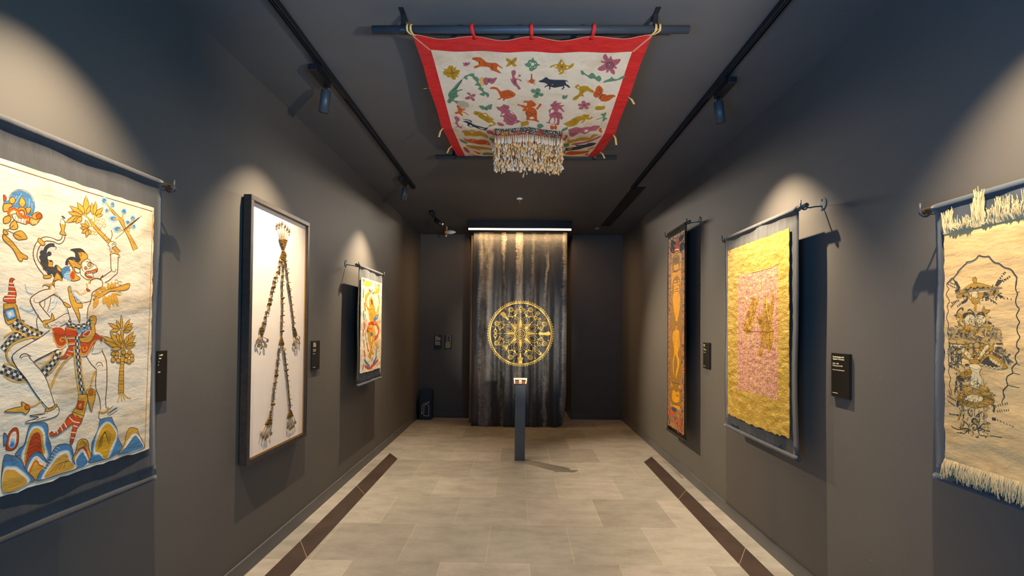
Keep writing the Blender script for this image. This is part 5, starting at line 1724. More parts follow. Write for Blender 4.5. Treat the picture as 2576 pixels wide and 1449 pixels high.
L,G,2.5;-98,12 1,-6 5,-4
L,G,3.1;-84,10 -4,-1 -3,-3
L,k,2.3;-126,11 -2,-9 5,-7
L,d,2.1;-24,-19 4,-5 -1,-8
L,o,2.7;-113,-21 7,0 6,5
L,o,2.8;-78,1 -6,-1 4,-4
L,k,2.2;-105,8 -5,3 4,5
L,d,1.6;-92,1 5,-7 5,7
L,G,1.9;-73,25 8,4 3,9
L,G,1.8;-76,35 4,-3 -5,-2
L,G,2.8;-19,1 1,9 4,7
L,d,3.2;-103,27 -1,-4 5,-1
L,k,1.9;-36,10 1,-4 -3,-2
L,o,1.7;-48,31 -8,-1 5,-5
L,k,2.7;-127,22 -7,-7 -6,-7
L,k,2.1;-94,14 -3,-7 -7,3
L,G,1.8;-117,36 -5,3 0,-5
L,o,2;-105,14 -4,4 4,4
L,k,2;-150,-6 0,5 5,-1
L,k,2.6;-164,-1 -6,4 -2,6
L,k,1.8;-160,6 -7,1 -5,-5
L,k,2.5;-169,-12 -5,-4 -4,5
L,G,2.9;-170,8 -4,1 0,-4
L,t,1.8;-168,2 2,-5 7,-1
L,t,2.7;-160,-6 -3,2 -3,-2
L,t,2.5;-159,-12 5,-2 -5,-2
L,k,2.4;-144,7 -6,1 5,4
L,t,2.5;-167,-11 0,-5 5,0
L,k,2.8;-149,-4 6,2 5,-3
L,t,2.3;-151,-11 -2,3 4,0
L,t,2.4;-153,-8 1,6 4,-4
L,G,2.7;-165,20 -1,4 -4,-2
L,t,2.5;-147,3 2,6 -7,1
L,t,2.2;-146,26 3,-2 -1,-4
L,k,2.3;-168,27 7,-1 7,1
L,k,2.8;-142,14 0,-3 0,-4
L,G,1.9;-162,-10 -2,1 3,1
L,t,2;-163,-13 1,-6 -2,-5
L,G,2.1;-157,21 -5,-1 -2,3
L,k,2.3;-142,-20 -3,-3 2,-4
L,G,1.8;-165,3 -2,3 0,3
L,G,1.7;-162,25 4,2 1,4
L,k,2.1;-136,10 4,0 -4,-3
L,k,2.9;-172,28 -2,-5 6,-1
L,t,3;-169,-23 -5,1 1,-4
L,k,2.7;-176,6 0,7 -7,-3
L,k,2.1;-165,9 4,-2 -5,0
L,k,1.7;-167,-5 -6,-1 1,-5
L,G,2.8;-170,10 6,0 4,4
L,k,2.4;-166,6 0,-5 -2,-3
L,k,2.7;-146,7 4,-1 2,3
L,G,1.9;-150,22 1,-4 0,-3
L,k,2.5;22,-16 -3,4 3,3
L,k,2.2;19,9 3,3 1,-4
L,o,2.2;1,2 3,1 4,0
L,G,2.3;21,-1 3,-1 4,1
L,G,2.1;2,12 -4,3 2,4
L,G,2.4;15,-14 6,-1 1,6
L,G,1.8;3,6 4,4 -3,4
L,G,1.9;2,4 -3,-2 1,-4
L,G,2.3;-2,-7 -4,0 0,3
L,G,2.1;0,29 -6,0 0,-6
L,k,2.5;6,8 -2,4 5,2
L,o,1.6;-2,0 2,2 2,-2
L,k,2.3;3,26 5,-1 5,3
L,G,2.2;18,-11 -5,2 -3,6
L,k,2.2;-4,-18 2,-4 -1,-5
L,o,1.9;-5,13 3,-4 3,-4
L,k,2;4,-4 -1,-2 1,-3
L,o,1.5;8,0 0,-3 3,-1
L,k,1.5;3,0 3,-2 3,3
L,o,2.3;10,17 -2,3 2,3
L,o,1.5;11,24 5,1 5,2
L,G,1.6;-2,1 -3,2 -1,-3
L,G,1.5;16,23 -3,4 -5,1
L,k,2;7,23 -4,3 -3,4
L,o,2.1;6,28 3,-4 4,-1
L,o,1.5;6,0 -3,3 -4,-1
L,k,2.9;-135,-68 7,0 6,2
L,k,3.8;-155,-99 -3,5 2,5
L,k,3.7;-136,-92 7,-1 6,-3
L,k,2.1;-156,-92 -5,6 -8,4
L,k,2.8;-169,-40 -3,5 -6,2
L,G,2.5;-142,-49 4,0 4,-1
L,k,3.3;-166,-87 6,0 5,3
L,k,2.3;-133,-75 -6,-1 -4,-5
L,k,3.6;-149,-112 4,6 0,6
L,k,2.5;-137,-65 5,-4 3,-6
L,k,4;-162,-119 -6,2 -7,-1
L,G,3.7;-164,-51 0,6 -1,5
L,k,3.8;-172,-35 0,8 -5,5
L,k,3.2;-159,-63 4,-3 0,-6
L,k,2.4;-146,-90 -5,-6 -7,-3
L,k,3.5;-156,-48 -2,6 -5,4
L,G,3.4;-124,-111 4,2 3,3
L,k,3.5;-159,-109 7,3 5,7
L,G,3.6;-161,-49 4,-6 2,-7
L,k,2.1;-137,-70 5,0 5,0
L,G,3.2;-128,-94 -1,6 -3,6
L,G,3.3;-133,-72 -8,-1 -8,0
L,k,3.7;-131,-83 2,4 2,5
L,k,2.4;-170,-40 -5,-6 -5,-6
L,k,2.2;-160,-119 4,-2 5,0
L,k,3.1;-131,-89 5,5 7,3
L,G,3.8;-167,-59 6,1 5,4
L,k,2.8;-154,-107 -6,0 -4,-3
L,k,3.3;-158,-63 -6,-1 -4,0
L,G,2.5;-141,-87 4,5 0,7
L,k,3;-147,-38 -3,-4 -4,-1
L,k,3.7;-158,-75 -5,-3 -7,0
L,k,3.4;-165,-112 -1,-6 4,-5
L,k,3.9;-164,-71 -4,5 2,7
L,k,3.9;-171,-46 0,5 -4,4
L,G,2;-162,-96 -7,-5 -8,-4
L,k,3.7;-141,-55 5,7 6,4
L,k,2.8;-134,-94 -6,-3 -6,2
L,k,2.1;-143,-96 -1,-4 -3,-3
L,G,3.3;-138,-70 -5,-1 -5,1
L,k,2;-151,-76 -5,-4 -3,-5
L,G,2.7;-159,-114 -5,3 -6,3
L,k,2.6;-149,-81 4,5 7,1
L,k,2.9;-150,-52 -4,-4 -5,-1
L,G,3.4;-156,-81 -5,1 -5,2
L,k,2.2;-159,-94 -5,4 -2,4
L,k,2.2;-139,-83 5,6 -1,7
L,k,3.7;-152,-54 6,5 3,7
L,k,3.7;-140,-91 3,6 3,6
L,G,3.6;-159,-100 -4,-7 -3,-7
L,k,2.5;-125,-105 -6,0 -3,4
L,k,2;-157,-72 3,4 0,4
L,k,2.7;-143,-71 -5,1 -5,2
L,k,3.1;-163,-103 -7,0 -6,3
L,k,3.8;-168,-56 1,7 2,7
L,G,2.8;-158,-44 4,4 5,3
L,k,3;-164,-115 -7,2 -8,3
L,k,3.8;-138,-51 8,3 8,0
L,k,3;-134,-85 0,6 -3,5
L,k,2.9;-151,-49 4,3 4,3
L,k,2.7;-76,-62 -4,3 2,4
L,k,1.7;-41,-63 1,-4 4,-2
L,d,1.8;-38,-40 -2,-3 -1,-3
L,o,1.9;-52,-64 -2,-3 1,-5
L,k,2.1;-54,-73 -6,1 -6,0
L,o,3;-129,-38 6,1 5,1
L,d,2.6;-110,-54 1,4 -3,3
L,o,1.7;-91,-65 -1,-5 -2,-6
L,k,1.7;-66,-67 -4,1 -4,-1
L,d,1.8;-64,-48 -4,-1 0,-3
L,o,1.6;-70,-73 0,3 -3,1
L,k,2.4;-20,-49 3,-3 2,-2
L,o,2;-88,-71 0,6 -4,4
L,k,2.6;-122,-46 2,3 4,1
L,d,2.7;-111,-56 -2,-4 -4,-4
L,d,3;-70,-69 -3,0 -3,1
L,o,2.2;-31,-40 -2,3 2,3
L,o,2.6;-88,-54 -2,4 -2,3
L,k,2.6;-66,-55 -4,1 0,3
L,d,2.8;-50,-48 4,-1 2,-2
L,d,2.7;-112,-41 4,-4 6,0
L,k,2.4;-75,-51 -1,4 0,3
L,k,2.4;-66,-64 -1,4 -2,3
L,o,2.5;-15,-39 3,1 2,0
L,o,2.2;-45,-46 -1,4 -4,3
L,o,2.7;-66,-41 2,3 4,2
L,k,1.5;-40,-54 -4,-4 3,-5
L,k,2.4;-74,-36 -4,-2 -2,-4
L,d,2.9;-17,-39 -3,-3 -4,0
L,k,2.8;-76,-67 1,-6 -2,-5
L,k,2.2;-80,-56 3,5 1,5
L,o,2.9;-56,-51 -4,0 -2,3
L,o,2;-59,-54 3,2 2,2
L,k,2.7;-118,-40 6,0 5,0
L,o,2.3;-124,-61 6,1 2,-6
L,d,2.7;-124,-41 4,2 3,2
L,d,2.5;-135,-42 -6,-1 -3,-6
L,d,1.6;-100,-52 4,-1 1,-4
L,k,1.9;-45,-75 6,-1 0,-6
L,d,1.6;-40,-34 -3,-4 -3,-5
L,d,1.9;-112,-51 1,-3 -1,-3
L,k,2.8;-123,-36 -5,-5 2,-5
L,k,2.6;-78,-70 5,-1 5,2
L,k,1.7;-63,-59 -5,3 -4,-4
L,d,2.8;-42,-35 0,4 4,1
L,o,2.2;-110,-66 2,-6 6,-2
L,k,1.9;-75,-57 3,4 -1,5
L,o,2.4;-34,-40 0,-2 1,-3
L,o,1.6;-62,-50 3,0 1,2
L,d,2.8;-82,-76 -3,1 0,3
L,o,2.3;-52,-68 -1,-4 3,-3
L,d,2;-55,-42 3,4 4,3
L,k,2.1;-100,-60 1,-5 2,-5
L,d,2.1;-102,-36 5,0 5,2
L,k,2;-88,-75 0,-4 -2,-5
L,d,2.3;-122,-43 3,1 4,1
L,k,2.9;-59,-69 0,-3 -1,-3
L,d,2.4;-35,-52 2,2 -2,2
L,o,3.1;-107,-49 4,-3 3,-4
L,k,1.8;-104,-67 1,-3 3,1
L,o,1.8;-66,-49 -2,-5 -1,-5
L,o,2.6;-79,-65 -3,-4 2,-4
L,o,2.5;-44,-39 -1,-5 -5,-1
L,k,2.3;-78,-51 -1,3 -2,3
L,k,2.2;-36,-53 5,0 4,-1
L,k,2.2;-39,-36 -4,3 -5,0
L,o,1.9;-53,-69 3,-1 2,0
L,k,1.8;-29,-51 -2,5 3,4
L,o,2.9;-39,-36 -3,2 1,3
L,k,2.5;-31,-54 4,4 4,4
L,G,2.7;38,-72 6,0 5,-3
L,k,2.5;31,-67 -2,-4 -2,-5
L,k,2.2;14,-71 3,1 2,4
L,o,2.6;23,-40 -4,-6 -5,-5
L,o,2.5;30,-75 4,-3 1,-4
L,k,2.6;30,-65 -1,-7 5,-5
L,o,1.5;23,-56 0,3 -2,3
L,k,2.6;-5,-34 -1,5 -1,4
L,k,1.5;25,-50 1,3 3,3
L,o,1.5;36,-69 -5,-1 -5,-1
L,G,1.7;39,-76 6,4 1,7
L,o,2.8;23,-34 2,7 4,7
L,G,2.5;13,-56 -5,1 -2,4
L,k,2.2;44,-87 5,5 6,-1
L,G,2;39,-80 3,-4 2,-4
L,k,2.7;42,-66 3,7 6,4
L,o,2.4;48,-72 -4,0 -4,-1
L,G,2.6;27,-82 -1,5 -4,3
L,k,2.7;34,-71 6,3 7,-1
L,k,2.5;1,-38 3,-4 5,-2
L,k,1.5;46,-82 0,-6 1,-6
L,k,2.1;6,-48 1,7 0,7
L,k,1.8;29,-48 -4,-7 -8,-2
L,k,2.6;23,-44 7,-2 7,-1
L,k,1.6;10,-37 -1,-6 -5,-4
L,G,1.5;22,-39 -6,-4 -8,-1
L,k,2.5;38,-70 -1,-4 1,-3
L,k,2.3;13,-35 2,-4 3,-1
L,o,2.6;12,-56 -3,-6 -1,-5
L,k,1.6;21,-49 3,6 5,6
L,o,2.2;32,-54 0,-4 3,-2
L,k,2.3;15,-60 2,-6 3,-5
L,G,1.7;47,-88 4,5 7,1
L,G,2.5;27,-57 0,7 -4,6
L,o,1.6;35,-55 5,4 1,7
L,G,2.1;37,-56 -1,5 -4,3
L,k,2.6;31,-78 2,-4 0,-6
L,k,2.1;42,-66 -3,2 -4,-2
L,G,1.7;41,-81 0,-5 3,-4
L,k,2.6;37,-71 4,-6 6,-5
L,k,2.1;16,-58 -6,-5 -8,-2
L,k,2.1;2,-45 2,-4 4,-1
L,k,1.5;30,-49 5,5 3,6
L,o,2.7;10,-54 3,-6 4,-4
L,k,1.6;43,-64 6,2 4,5
L,G,2.6;38,-62 -7,1 -5,-4
L,o,1.7;51,-81 0,-7 2,-6
L,k,1.7;29,-48 1,4 4,4
L,k,2.1;48,-83 5,3 5,0
L,k,2.3;52,-76 -5,0 -6,0
L,d,3.3;-115,-137 2,-3 1,-4
L,k,3;-94,-142 3,-2 0,-4
L,d,2.3;-101,-147 2,-6 5,-3
L,d,1.6;-137,-137 4,2 3,3
L,d,2.1;-90,-160 6,0 4,4
L,o,3.3;-128,-157 6,2 5,3
L,d,1.6;-122,-145 -4,0 -3,2
L,o,3;-143,-127 0,4 -5,2
L,k,1.6;-121,-169 3,2 2,-3
L,d,1.8;-90,-139 3,-6 0,-6
L,o,2.5;-142,-132 2,5 6,1
L,k,3;-138,-168 4,-3 -1,-5
L,k,3;-102,-159 -1,-4 3,-1
L,o,3.2;-141,-166 -5,1 -1,4
L,k,2.4;-145,-127 -4,0 0,4
L,k,2.8;-106,-151 -3,-4 -4,-1
L,d,2.8;-137,-160 0,-6 6,0
L,k,2.8;-89,-153 -6,-3 -2,-7
L,o,1.8;-125,-137 -4,1 -2,4
L,o,2.8;-112,-140 -6,0 -5,4
L,o,2.2;-137,-141 -5,0 -2,-4
L,d,2.5;-106,-126 0,-5 -4,-3
L,d,2.5;-111,-122 -1,6 -4,5
L,o,3.3;-93,-148 2,7 6,1
L,o,1.6;-124,-148 -1,-5 -4,-5
L,k,1.9;-118,-169 6,0 5,2
L,k,1.8;-105,-160 5,-1 5,4
L,k,2.1;-131,-146 -4,-3 -4,-2
L,d,2.5;-93,-130 6,1 1,-5
L,k,1.9;-122,-154 -6,-4 -5,-4
L,o,1.7;-97,-156 1,-4 4,0
L,k,2.5;-98,-158 4,0 2,-2
L,d,2.4;-110,-145 -1,-4 -1,-5
L,k,1.9;-94,-150 5,1 6,2
L,o,1.9;-104,-164 4,2 3,0
L,d,3.1;-144,-147 -2,6 5,4
L,d,1.9;-134,-161 0,3 -4,0
L,d,2.5;-123,-148 3,-1 0,-3
L,k,3.1;-115,-166 -3,2 2,3
L,o,3.3;-130,-130 -4,1 -4,2
L,t,2.6;-119,-219 -4,0 -2,2
L,k,3.9;-125,-189 -5,4 -8,-2
L,t,3;-142,-207 7,1 4,-5
L,t,2.1;-95,-194 -3,5 2,6
L,o,2.1;-107,-218 5,0 4,2
L,o,3.3;-96,-179 -4,-5 -4,-5
L,t,3.7;-114,-204 5,-4 6,5
L,k,2.5;-126,-196 4,-1 4,-2
L,o,1.9;-121,-182 2,3 0,4
L,o,3.2;-103,-194 -6,-2 -4,3
L,k,2.9;-133,-220 -1,-8 -6,-4
L,k,1.8;-110,-209 -4,5 -3,4
L,k,2.3;-110,-184 -6,3 -6,-4
L,k,3.6;-144,-176 -4,0 -2,3
L,o,3.4;-122,-188 3,-4 5,-2
L,o,2.1;-144,-225 0,-7 -8,-4
L,t,2;-101,-206 -1,6 -6,2
L,k,3.2;-116,-193 -1,3 3,3
L,t,2;-131,-209 2,-6 -5,-6
L,o,2.8;-140,-196 -4,0 -3,1
L,k,3.3;-147,-202 2,6 3,4
L,k,2.1;-139,-191 -3,5 -1,6
L,k,3.3;-141,-203 -5,5 -3,6
L,o,2.7;-99,-205 -3,0 -3,0
L,k,2.3;-104,-188 4,4 4,-3
L,k,2;-150,-224 -2,7 0,8
L,o,3.7;-96,-172 3,-6 8,1
L,k,2.8;-149,-196 2,7 3,8
L,k,1.7;-141,-204 2,-4 2,-6
L,o,1.6;-125,-183 -3,-1 -3,-1
L,o,3;-142,-214 6,-3 5,-5
L,k,2.8;-107,-182 5,-4 6,1
L,t,3.8;-147,-192 7,4 7,0
L,k,3.8;-105,-214 -7,-1 -6,-6
L,t,2.2;-102,-219 -3,6 -7,-1
L,k,3;-131,-175 4,-1 2,-4
L,t,2.5;-123,-217 -4,2 -1,5
L,t,2.8;-97,-186 1,-4 4,0
L,k,3.6;-122,-178 -2,4 -5,0
L,t,2.5;-96,-200 1,4 3,2
L,t,2.9;-21,-185 -5,4 -4,5
L,t,3;-27,-200 -1,-6 -5,-3
L,t,2.1;-35,-210 -3,4 -2,3
L,t,3.6;-52,-172 3,2 -1,3
L,o,2.2;-20,-191 0,-6 4,-2
L,o,2.1;-32,-206 -6,3 0,6
L,o,2.6;-33,-202 3,-5 -2,-7
L,t,1.8;-18,-196 4,-1 0,-4
L,o,2.4;-30,-197 0,-7 3,-5
L,t,3.1;-32,-181 -2,-4 -3,-4
L,t,2.1;-20,-208 1,5 -3,3
L,d,2.8;-12,-207 -3,-1 -3,0
L,t,3.1;-34,-187 3,-4 5,-1
L,d,2.7;-51,-202 2,-2 3,2
L,d,2.5;-49,-202 -5,-4 -5,-1
L,d,2.2;-16,-195 2,-2 -2,-3
L,t,2.6;-39,-168 6,3 4,6
L,o,3.3;-22,-184 2,-3 3,-1
L,t,2;-47,-203 3,1 2,2
L,o,1.9;-29,-204 5,3 5,-2
L,d,2;-20,-184 -3,-4 -4,-1
L,t,3.4;-43,-176 3,5 -4,4
L,d,1.8;-32,-197 -2,3 -2,2
L,t,3.1;-40,-208 3,5 3,5
L,t,3.5;-41,-180 1,-3 3,-1
L,d,2.2;-26,-208 5,-1 -1,-6
L,o,2.9;-16,-202 -3,0 -3,-4
L,d,1.9;-40,-174 2,-3 0,-3
L,t,2.9;-48,-205 0,-5 5,-3
L,d,2.8;-53,-184 -2,3 -4,0
L,o,3.2;-36,-210 -1,4 -5,-1
L,t,2.6;-23,-204 0,3 3,2
L,d,2.2;-30,-192 7,0 1,-6
L,o,2.6;-47,-178 1,4 -2,3
L,d,2.8;-30,-182 4,2 3,-1
L,o,2.8;-55,-198 2,4 4,0
L,d,1.5;-65,-186 8,5 7,6
L,d,1.4;-54,-168 -6,-2 -6,-4
L,d,1.4;-87,-185 5,-5 5,-4
L,d,2.1;-80,-204 -1,8 -3,8
L,G,1.2;-68,-200 -3,-9 -1,-9
L,G,1.7;-75,-177 7,4 8,2
L,G,1.6;-63,-164 3,6 3,6
L,G,2;-58,-167 -3,5 -4,6
L,G,1.9;-47,-168 0,6 -2,4
L,d,1.5;-58,-170 -8,0 -7,0
L,d,1.3;-70,-184 6,6 3,6
L,G,1.7;-66,-159 -7,-4 -8,-4
L,d,1.4;-74,-177 -8,-3 -9,-5
L,d,1.7;-67,-193 -4,3 -4,3
L,d,2.1;-79,-190 6,0 5,3
L,G,1.3;-72,-202 -7,4 -9,1
L,G,1.9;-46,-162 -2,-6 -3,-6
L,d,1.9;-55,-172 -5,4 -7,3
L,d,1.8;-77,-185 -6,-3 -7,-1
L,G,2.1;-79,-204 5,-2 6,0
L,G,1.9;-65,-188 -4,-7 -6,-6
L,d,1.4;-62,-174 0,-6 0,-6
L,G,1.4;-52,-177 -7,-5 -7,-2
L,G,1.3;-70,-191 4,4 4,3
L,k,2.5;-123,-256 -6,-3 -7,0
L,t,1.5;-79,-258 -3,5 2,5
L,t,2.3;-56,-254 0,6 3,6
L,o,1.6;-72,-235 -3,-5 -3,-3
L,t,2.5;-53,-240 0,-7 -6,-4
L,t,2.1;-107,-243 5,2 5,2
L,o,1.4;-107,-242 -5,-2 -6,0
L,k,2.2;-50,-244 -5,2 -4,-4
L,d,1.9;-95,-220 -4,4 -3,5
L,t,1.8;-126,-224 2,-6 5,-3
L,k,1.3;-32,-242 -5,1 -5,-3
L,o,2.8;-59,-225 2,8 4,7
L,k,1.6;-124,-244 -7,-1 -6,-6
L,d,2.2;-41,-249 2,-5 -3,-6
L,o,1.5;-70,-222 -1,-6 2,-5
L,k,1.4;-91,-255 3,6 -1,5
L,t,1.8;-31,-237 -1,7 0,6
L,o,2.4;-61,-220 1,5 4,5
L,k,2.6;-6,-204 4,3 4,-3
L,t,2.5;-136,-230 7,2 4,-4
L,t,2.4;-122,-245 -3,2 -1,4
L,o,1.4;-28,-225 0,-6 -5,-5
L,k,2.7;-42,-218 2,-3 -1,-3
L,k,2.1;-116,-236 -1,-8 -6,-5
L,k,2.7;-102,-236 5,-3 4,-5
L,o,2.7;-122,-251 3,-2 3,-3
L,t,2.7;-108,-235 -4,-4 -4,-2
L,k,2;-109,-239 3,-5 6,0
L,o,1.9;-116,-224 -1,4 -4,3
L,d,1.6;-117,-239 -3,-4 -5,-3
L,d,1.2;-34,-226 3,5 -1,5
L,o,2.6;-119,-240 4,2 2,4
L,k,1.9;-109,-229 -2,4 -1,4
L,d,2.5;-46,-228 5,3 5,1
L,k,2.3;-132,-221 2,6 3,5
L,d,1.6;-77,-236 -4,-7 -7,-4
L,k,1.8;-62,-228 1,-4 -1,-4
L,o,2.1;-62,-244 -5,-3 -6,-2
L,d,2;-110,-231 -4,6 -8,0
L,t,2.5;-85,-256 -4,3 -5,-1
L,o,2.4;-89,-230 -2,-3 -1,-4
L,d,2.1;-135,-237 -1,8 -7,3
L,k,2.2;-104,-240 3,4 3,3
L,o,2;-82,-231 7,2 5,-3
L,d,2.1;-19,-219 7,-1 7,1
L,d,1.4;-7,-205 4,1 2,4
L,o,2.1;-122,-235 -7,0 -6,0
L,t,2;-22,-237 -2,1 -4,1
L,d,1.8;-14,-236 1,-5 3,-3
L,k,1.5;-28,-217 6,-1 7,2
L,d,2.5;-25,-244 -5,-2 -3,-5
L,o,2;-24,-244 2,-6 7,0
L,t,2.3;-38,-238 4,2 4,1
L,k,1.7;-82,-240 4,5 3,5
L,o,1.6;-85,-230 4,7 0,7
L,t,2;-76,-224 -6,0 -3,3
L,t,2.1;-13,-223 -3,-3 0,-3
L,k,1.8;-102,-222 -3,-2 -3,-3
L,k,2.2;-122,-242 -2,2 -1,4
L,o,2.9;-132,-228 -7,1 -4,-6
L,k,2.4;-54,-252 -7,-2 -2,-6
L,d,1.9;-10,-222 5,-1 1,-6
L,d,2.3;-18,-222 1,3 -1,3
L,k,1.6;-11,-232 5,0 4,-2
L,d,2;-97,-246 -6,-1 -5,-5
L,o,1.7;-89,-253 -7,-1 -7,-5
L,t,2.3;-45,-247 -7,-2 -7,-4
L,d,1.6;-100,-234 4,5 6,-2
L,d,2.3;-48,-213 -2,6 -4,5
L,o,2.1;-14,-229 4,2 2,-2
L,k,2.3;-37,-213 -7,2 -3,6
L,o,2.3;-25,-229 -5,-2 -5,2
L,o,1.9;-125,-220 2,-3 2,-4
L,d,1.4;-57,-238 2,-2 2,-2
L,d,1.5;-119,-242 6,-4 2,-7
L,k,1.4;-113,-236 -4,5 -5,3
L,d,2.4;-34,-209 4,-1 4,0
L,d,2.4;-10,-215 -4,-2 -3,-5
L,k,1.5;-109,-225 5,-2 -1,-5
L,t,2;-4,-212 -6,-3 -3,4
L,o,3.3;-97,-270 -2,-3 -1,-4
L,G,2.8;-36,-284 6,-2 3,6
L,k,3.1;-126,-301 -5,4 5,6
L,o,1.9;-81,-277 -4,4 5,5
L,G,3.1;-98,-298 -4,-7 -1,-7
L,o,2.7;-113,-275 -5,-1 1,-5
L,G,2.3;-110,-276 -5,-4 -4,4
L,k,2.4;-94,-283 1,-6 5,-2
L,o,2.1;-75,-267 3,3 2,-2
L,k,2.8;-87,-266 3,-6 -6,-4
L,G,2.4;-129,-282 -1,-5 -5,0
L,G,3.1;-112,-274 6,0 6,4
L,o,2.6;-26,-280 -5,3 -5,-6
L,o,2.1;-48,-272 -2,-5 4,-2
L,G,1.9;-57,-296 -6,-3 3,-5
L,o,3;-61,-276 2,7 5,6
L,k,3;-125,-281 -1,2 -3,2
L,o,2.9;-80,-283 -4,5 -6,-3
L,o,2.2;-30,-272 -7,2 -5,4
L,k,2.7;-58,-307 3,8 0,7
L,k,3;-113,-318 -3,-3 -1,-4
L,G,2.2;-32,-294 0,-4 0,-5
L,o,2.8;-73,-310 7,6 6,-4
L,G,2.5;-47,-294 6,4 7,2
L,k,2.1;-104,-286 7,5 -4,5
L,k,1.7;-47,-264 2,-5 -6,-2
L,k,2.1;-42,-288 3,6 2,5
L,o,2;-39,-284 3,-1 2,-1
L,o,2.2;-42,-285 -4,-2 3,-3
L,o,2.1;-111,-272 -6,3 -4,3
L,k,3.2;-134,-274 3,2 -2,3
L,o,3.2;-112,-285 -2,-4 0,-5
L,k,2.9;-91,-265 -5,-4 -2,-6
L,k,2.8;-122,-280 6,2 1,6
L,o,2.6;-124,-354 1,9 4,8
L,k,2.5;-76,-320 5,2 4,-3
L,o,2.9;-123,-350 4,-4 7,0
L,k,3;-108,-353 3,7 6,-1
L,k,3.6;-62,-357 -1,-9 -8,1
L,o,2.4;-25,-319 0,-5 5,-1
L,o,3.2;-117,-343 -3,3 -4,-1
L,o,3;-33,-309 -5,-1 -4,2
L,o,2;-29,-341 2,-8 -3,-8
L,k,2.8;-47,-335 -9,-3 -7,-7
L,k,1.9;-83,-330 6,-3 -3,-7
L,k,2.1;-68,-328 6,6 4,8
L,o,2.3;-80,-340 7,1 3,6
L,k,2.6;-114,-326 -4,-6 -3,-7
L,o,3.8;-89,-350 -1,7 -5,3
L,o,2.8;-28,-318 -1,-4 4,0
L,k,3.6;-113,-348 2,4 -2,3
L,o,2.7;-128,-341 -3,7 8,4
L,o,2.7;-113,-363 2,9 6,7
L,o,3;-93,-334 -6,0 0,-6
L,k,2.7;-62,-336 4,5 -4,1
L,k,3.3;-28,-311 4,6 7,0
L,o,2.8;-38,-325 2,-6 2,-5
L,k,2.6;-60,-314 -1,5 -6,-4
L,o,1.9;-32,-334 3,4 3,4
L,k,2.4;-55,-326 1,5 5,-1
L,o,3.3;-32,-310 6,2 3,6
L,k,2.9;-31,-310 2,4 4,3
L,k,2.5;-129,-347 -4,3 5,4
L,o,3.1;-121,-323 -3,8 4,9
L,k,3.6;-76,-321 -2,7 -7,-1
L,o,2.4;-35,-324 -5,-3 -1,4
L,k,2;-37,-333 -2,-5 -6,-2
L,o,3.5;-61,-311 -6,-4 -2,5
L,o,3.1;-120,-329 -4,-4 -6,-1
L,o,3.4;-129,-335 2,6 -4,4
L,k,3.6;-51,-323 -7,-6 -8,-3
L,o,2.2;-36,-320 -8,-3 -6,-7
L,o,3.4;-54,-312 -5,-4 -5,-4
L,o,3.1;-71,-318 -3,6 -7,3
L,o,2.7;-35,-354 8,2 7,0
L,k,2.9;-125,-364 -10,-1 -10,-1
L,k,3.2;-128,-340 0,-6 7,0
L,o,2.7;-91,-359 6,-6 5,8
"""
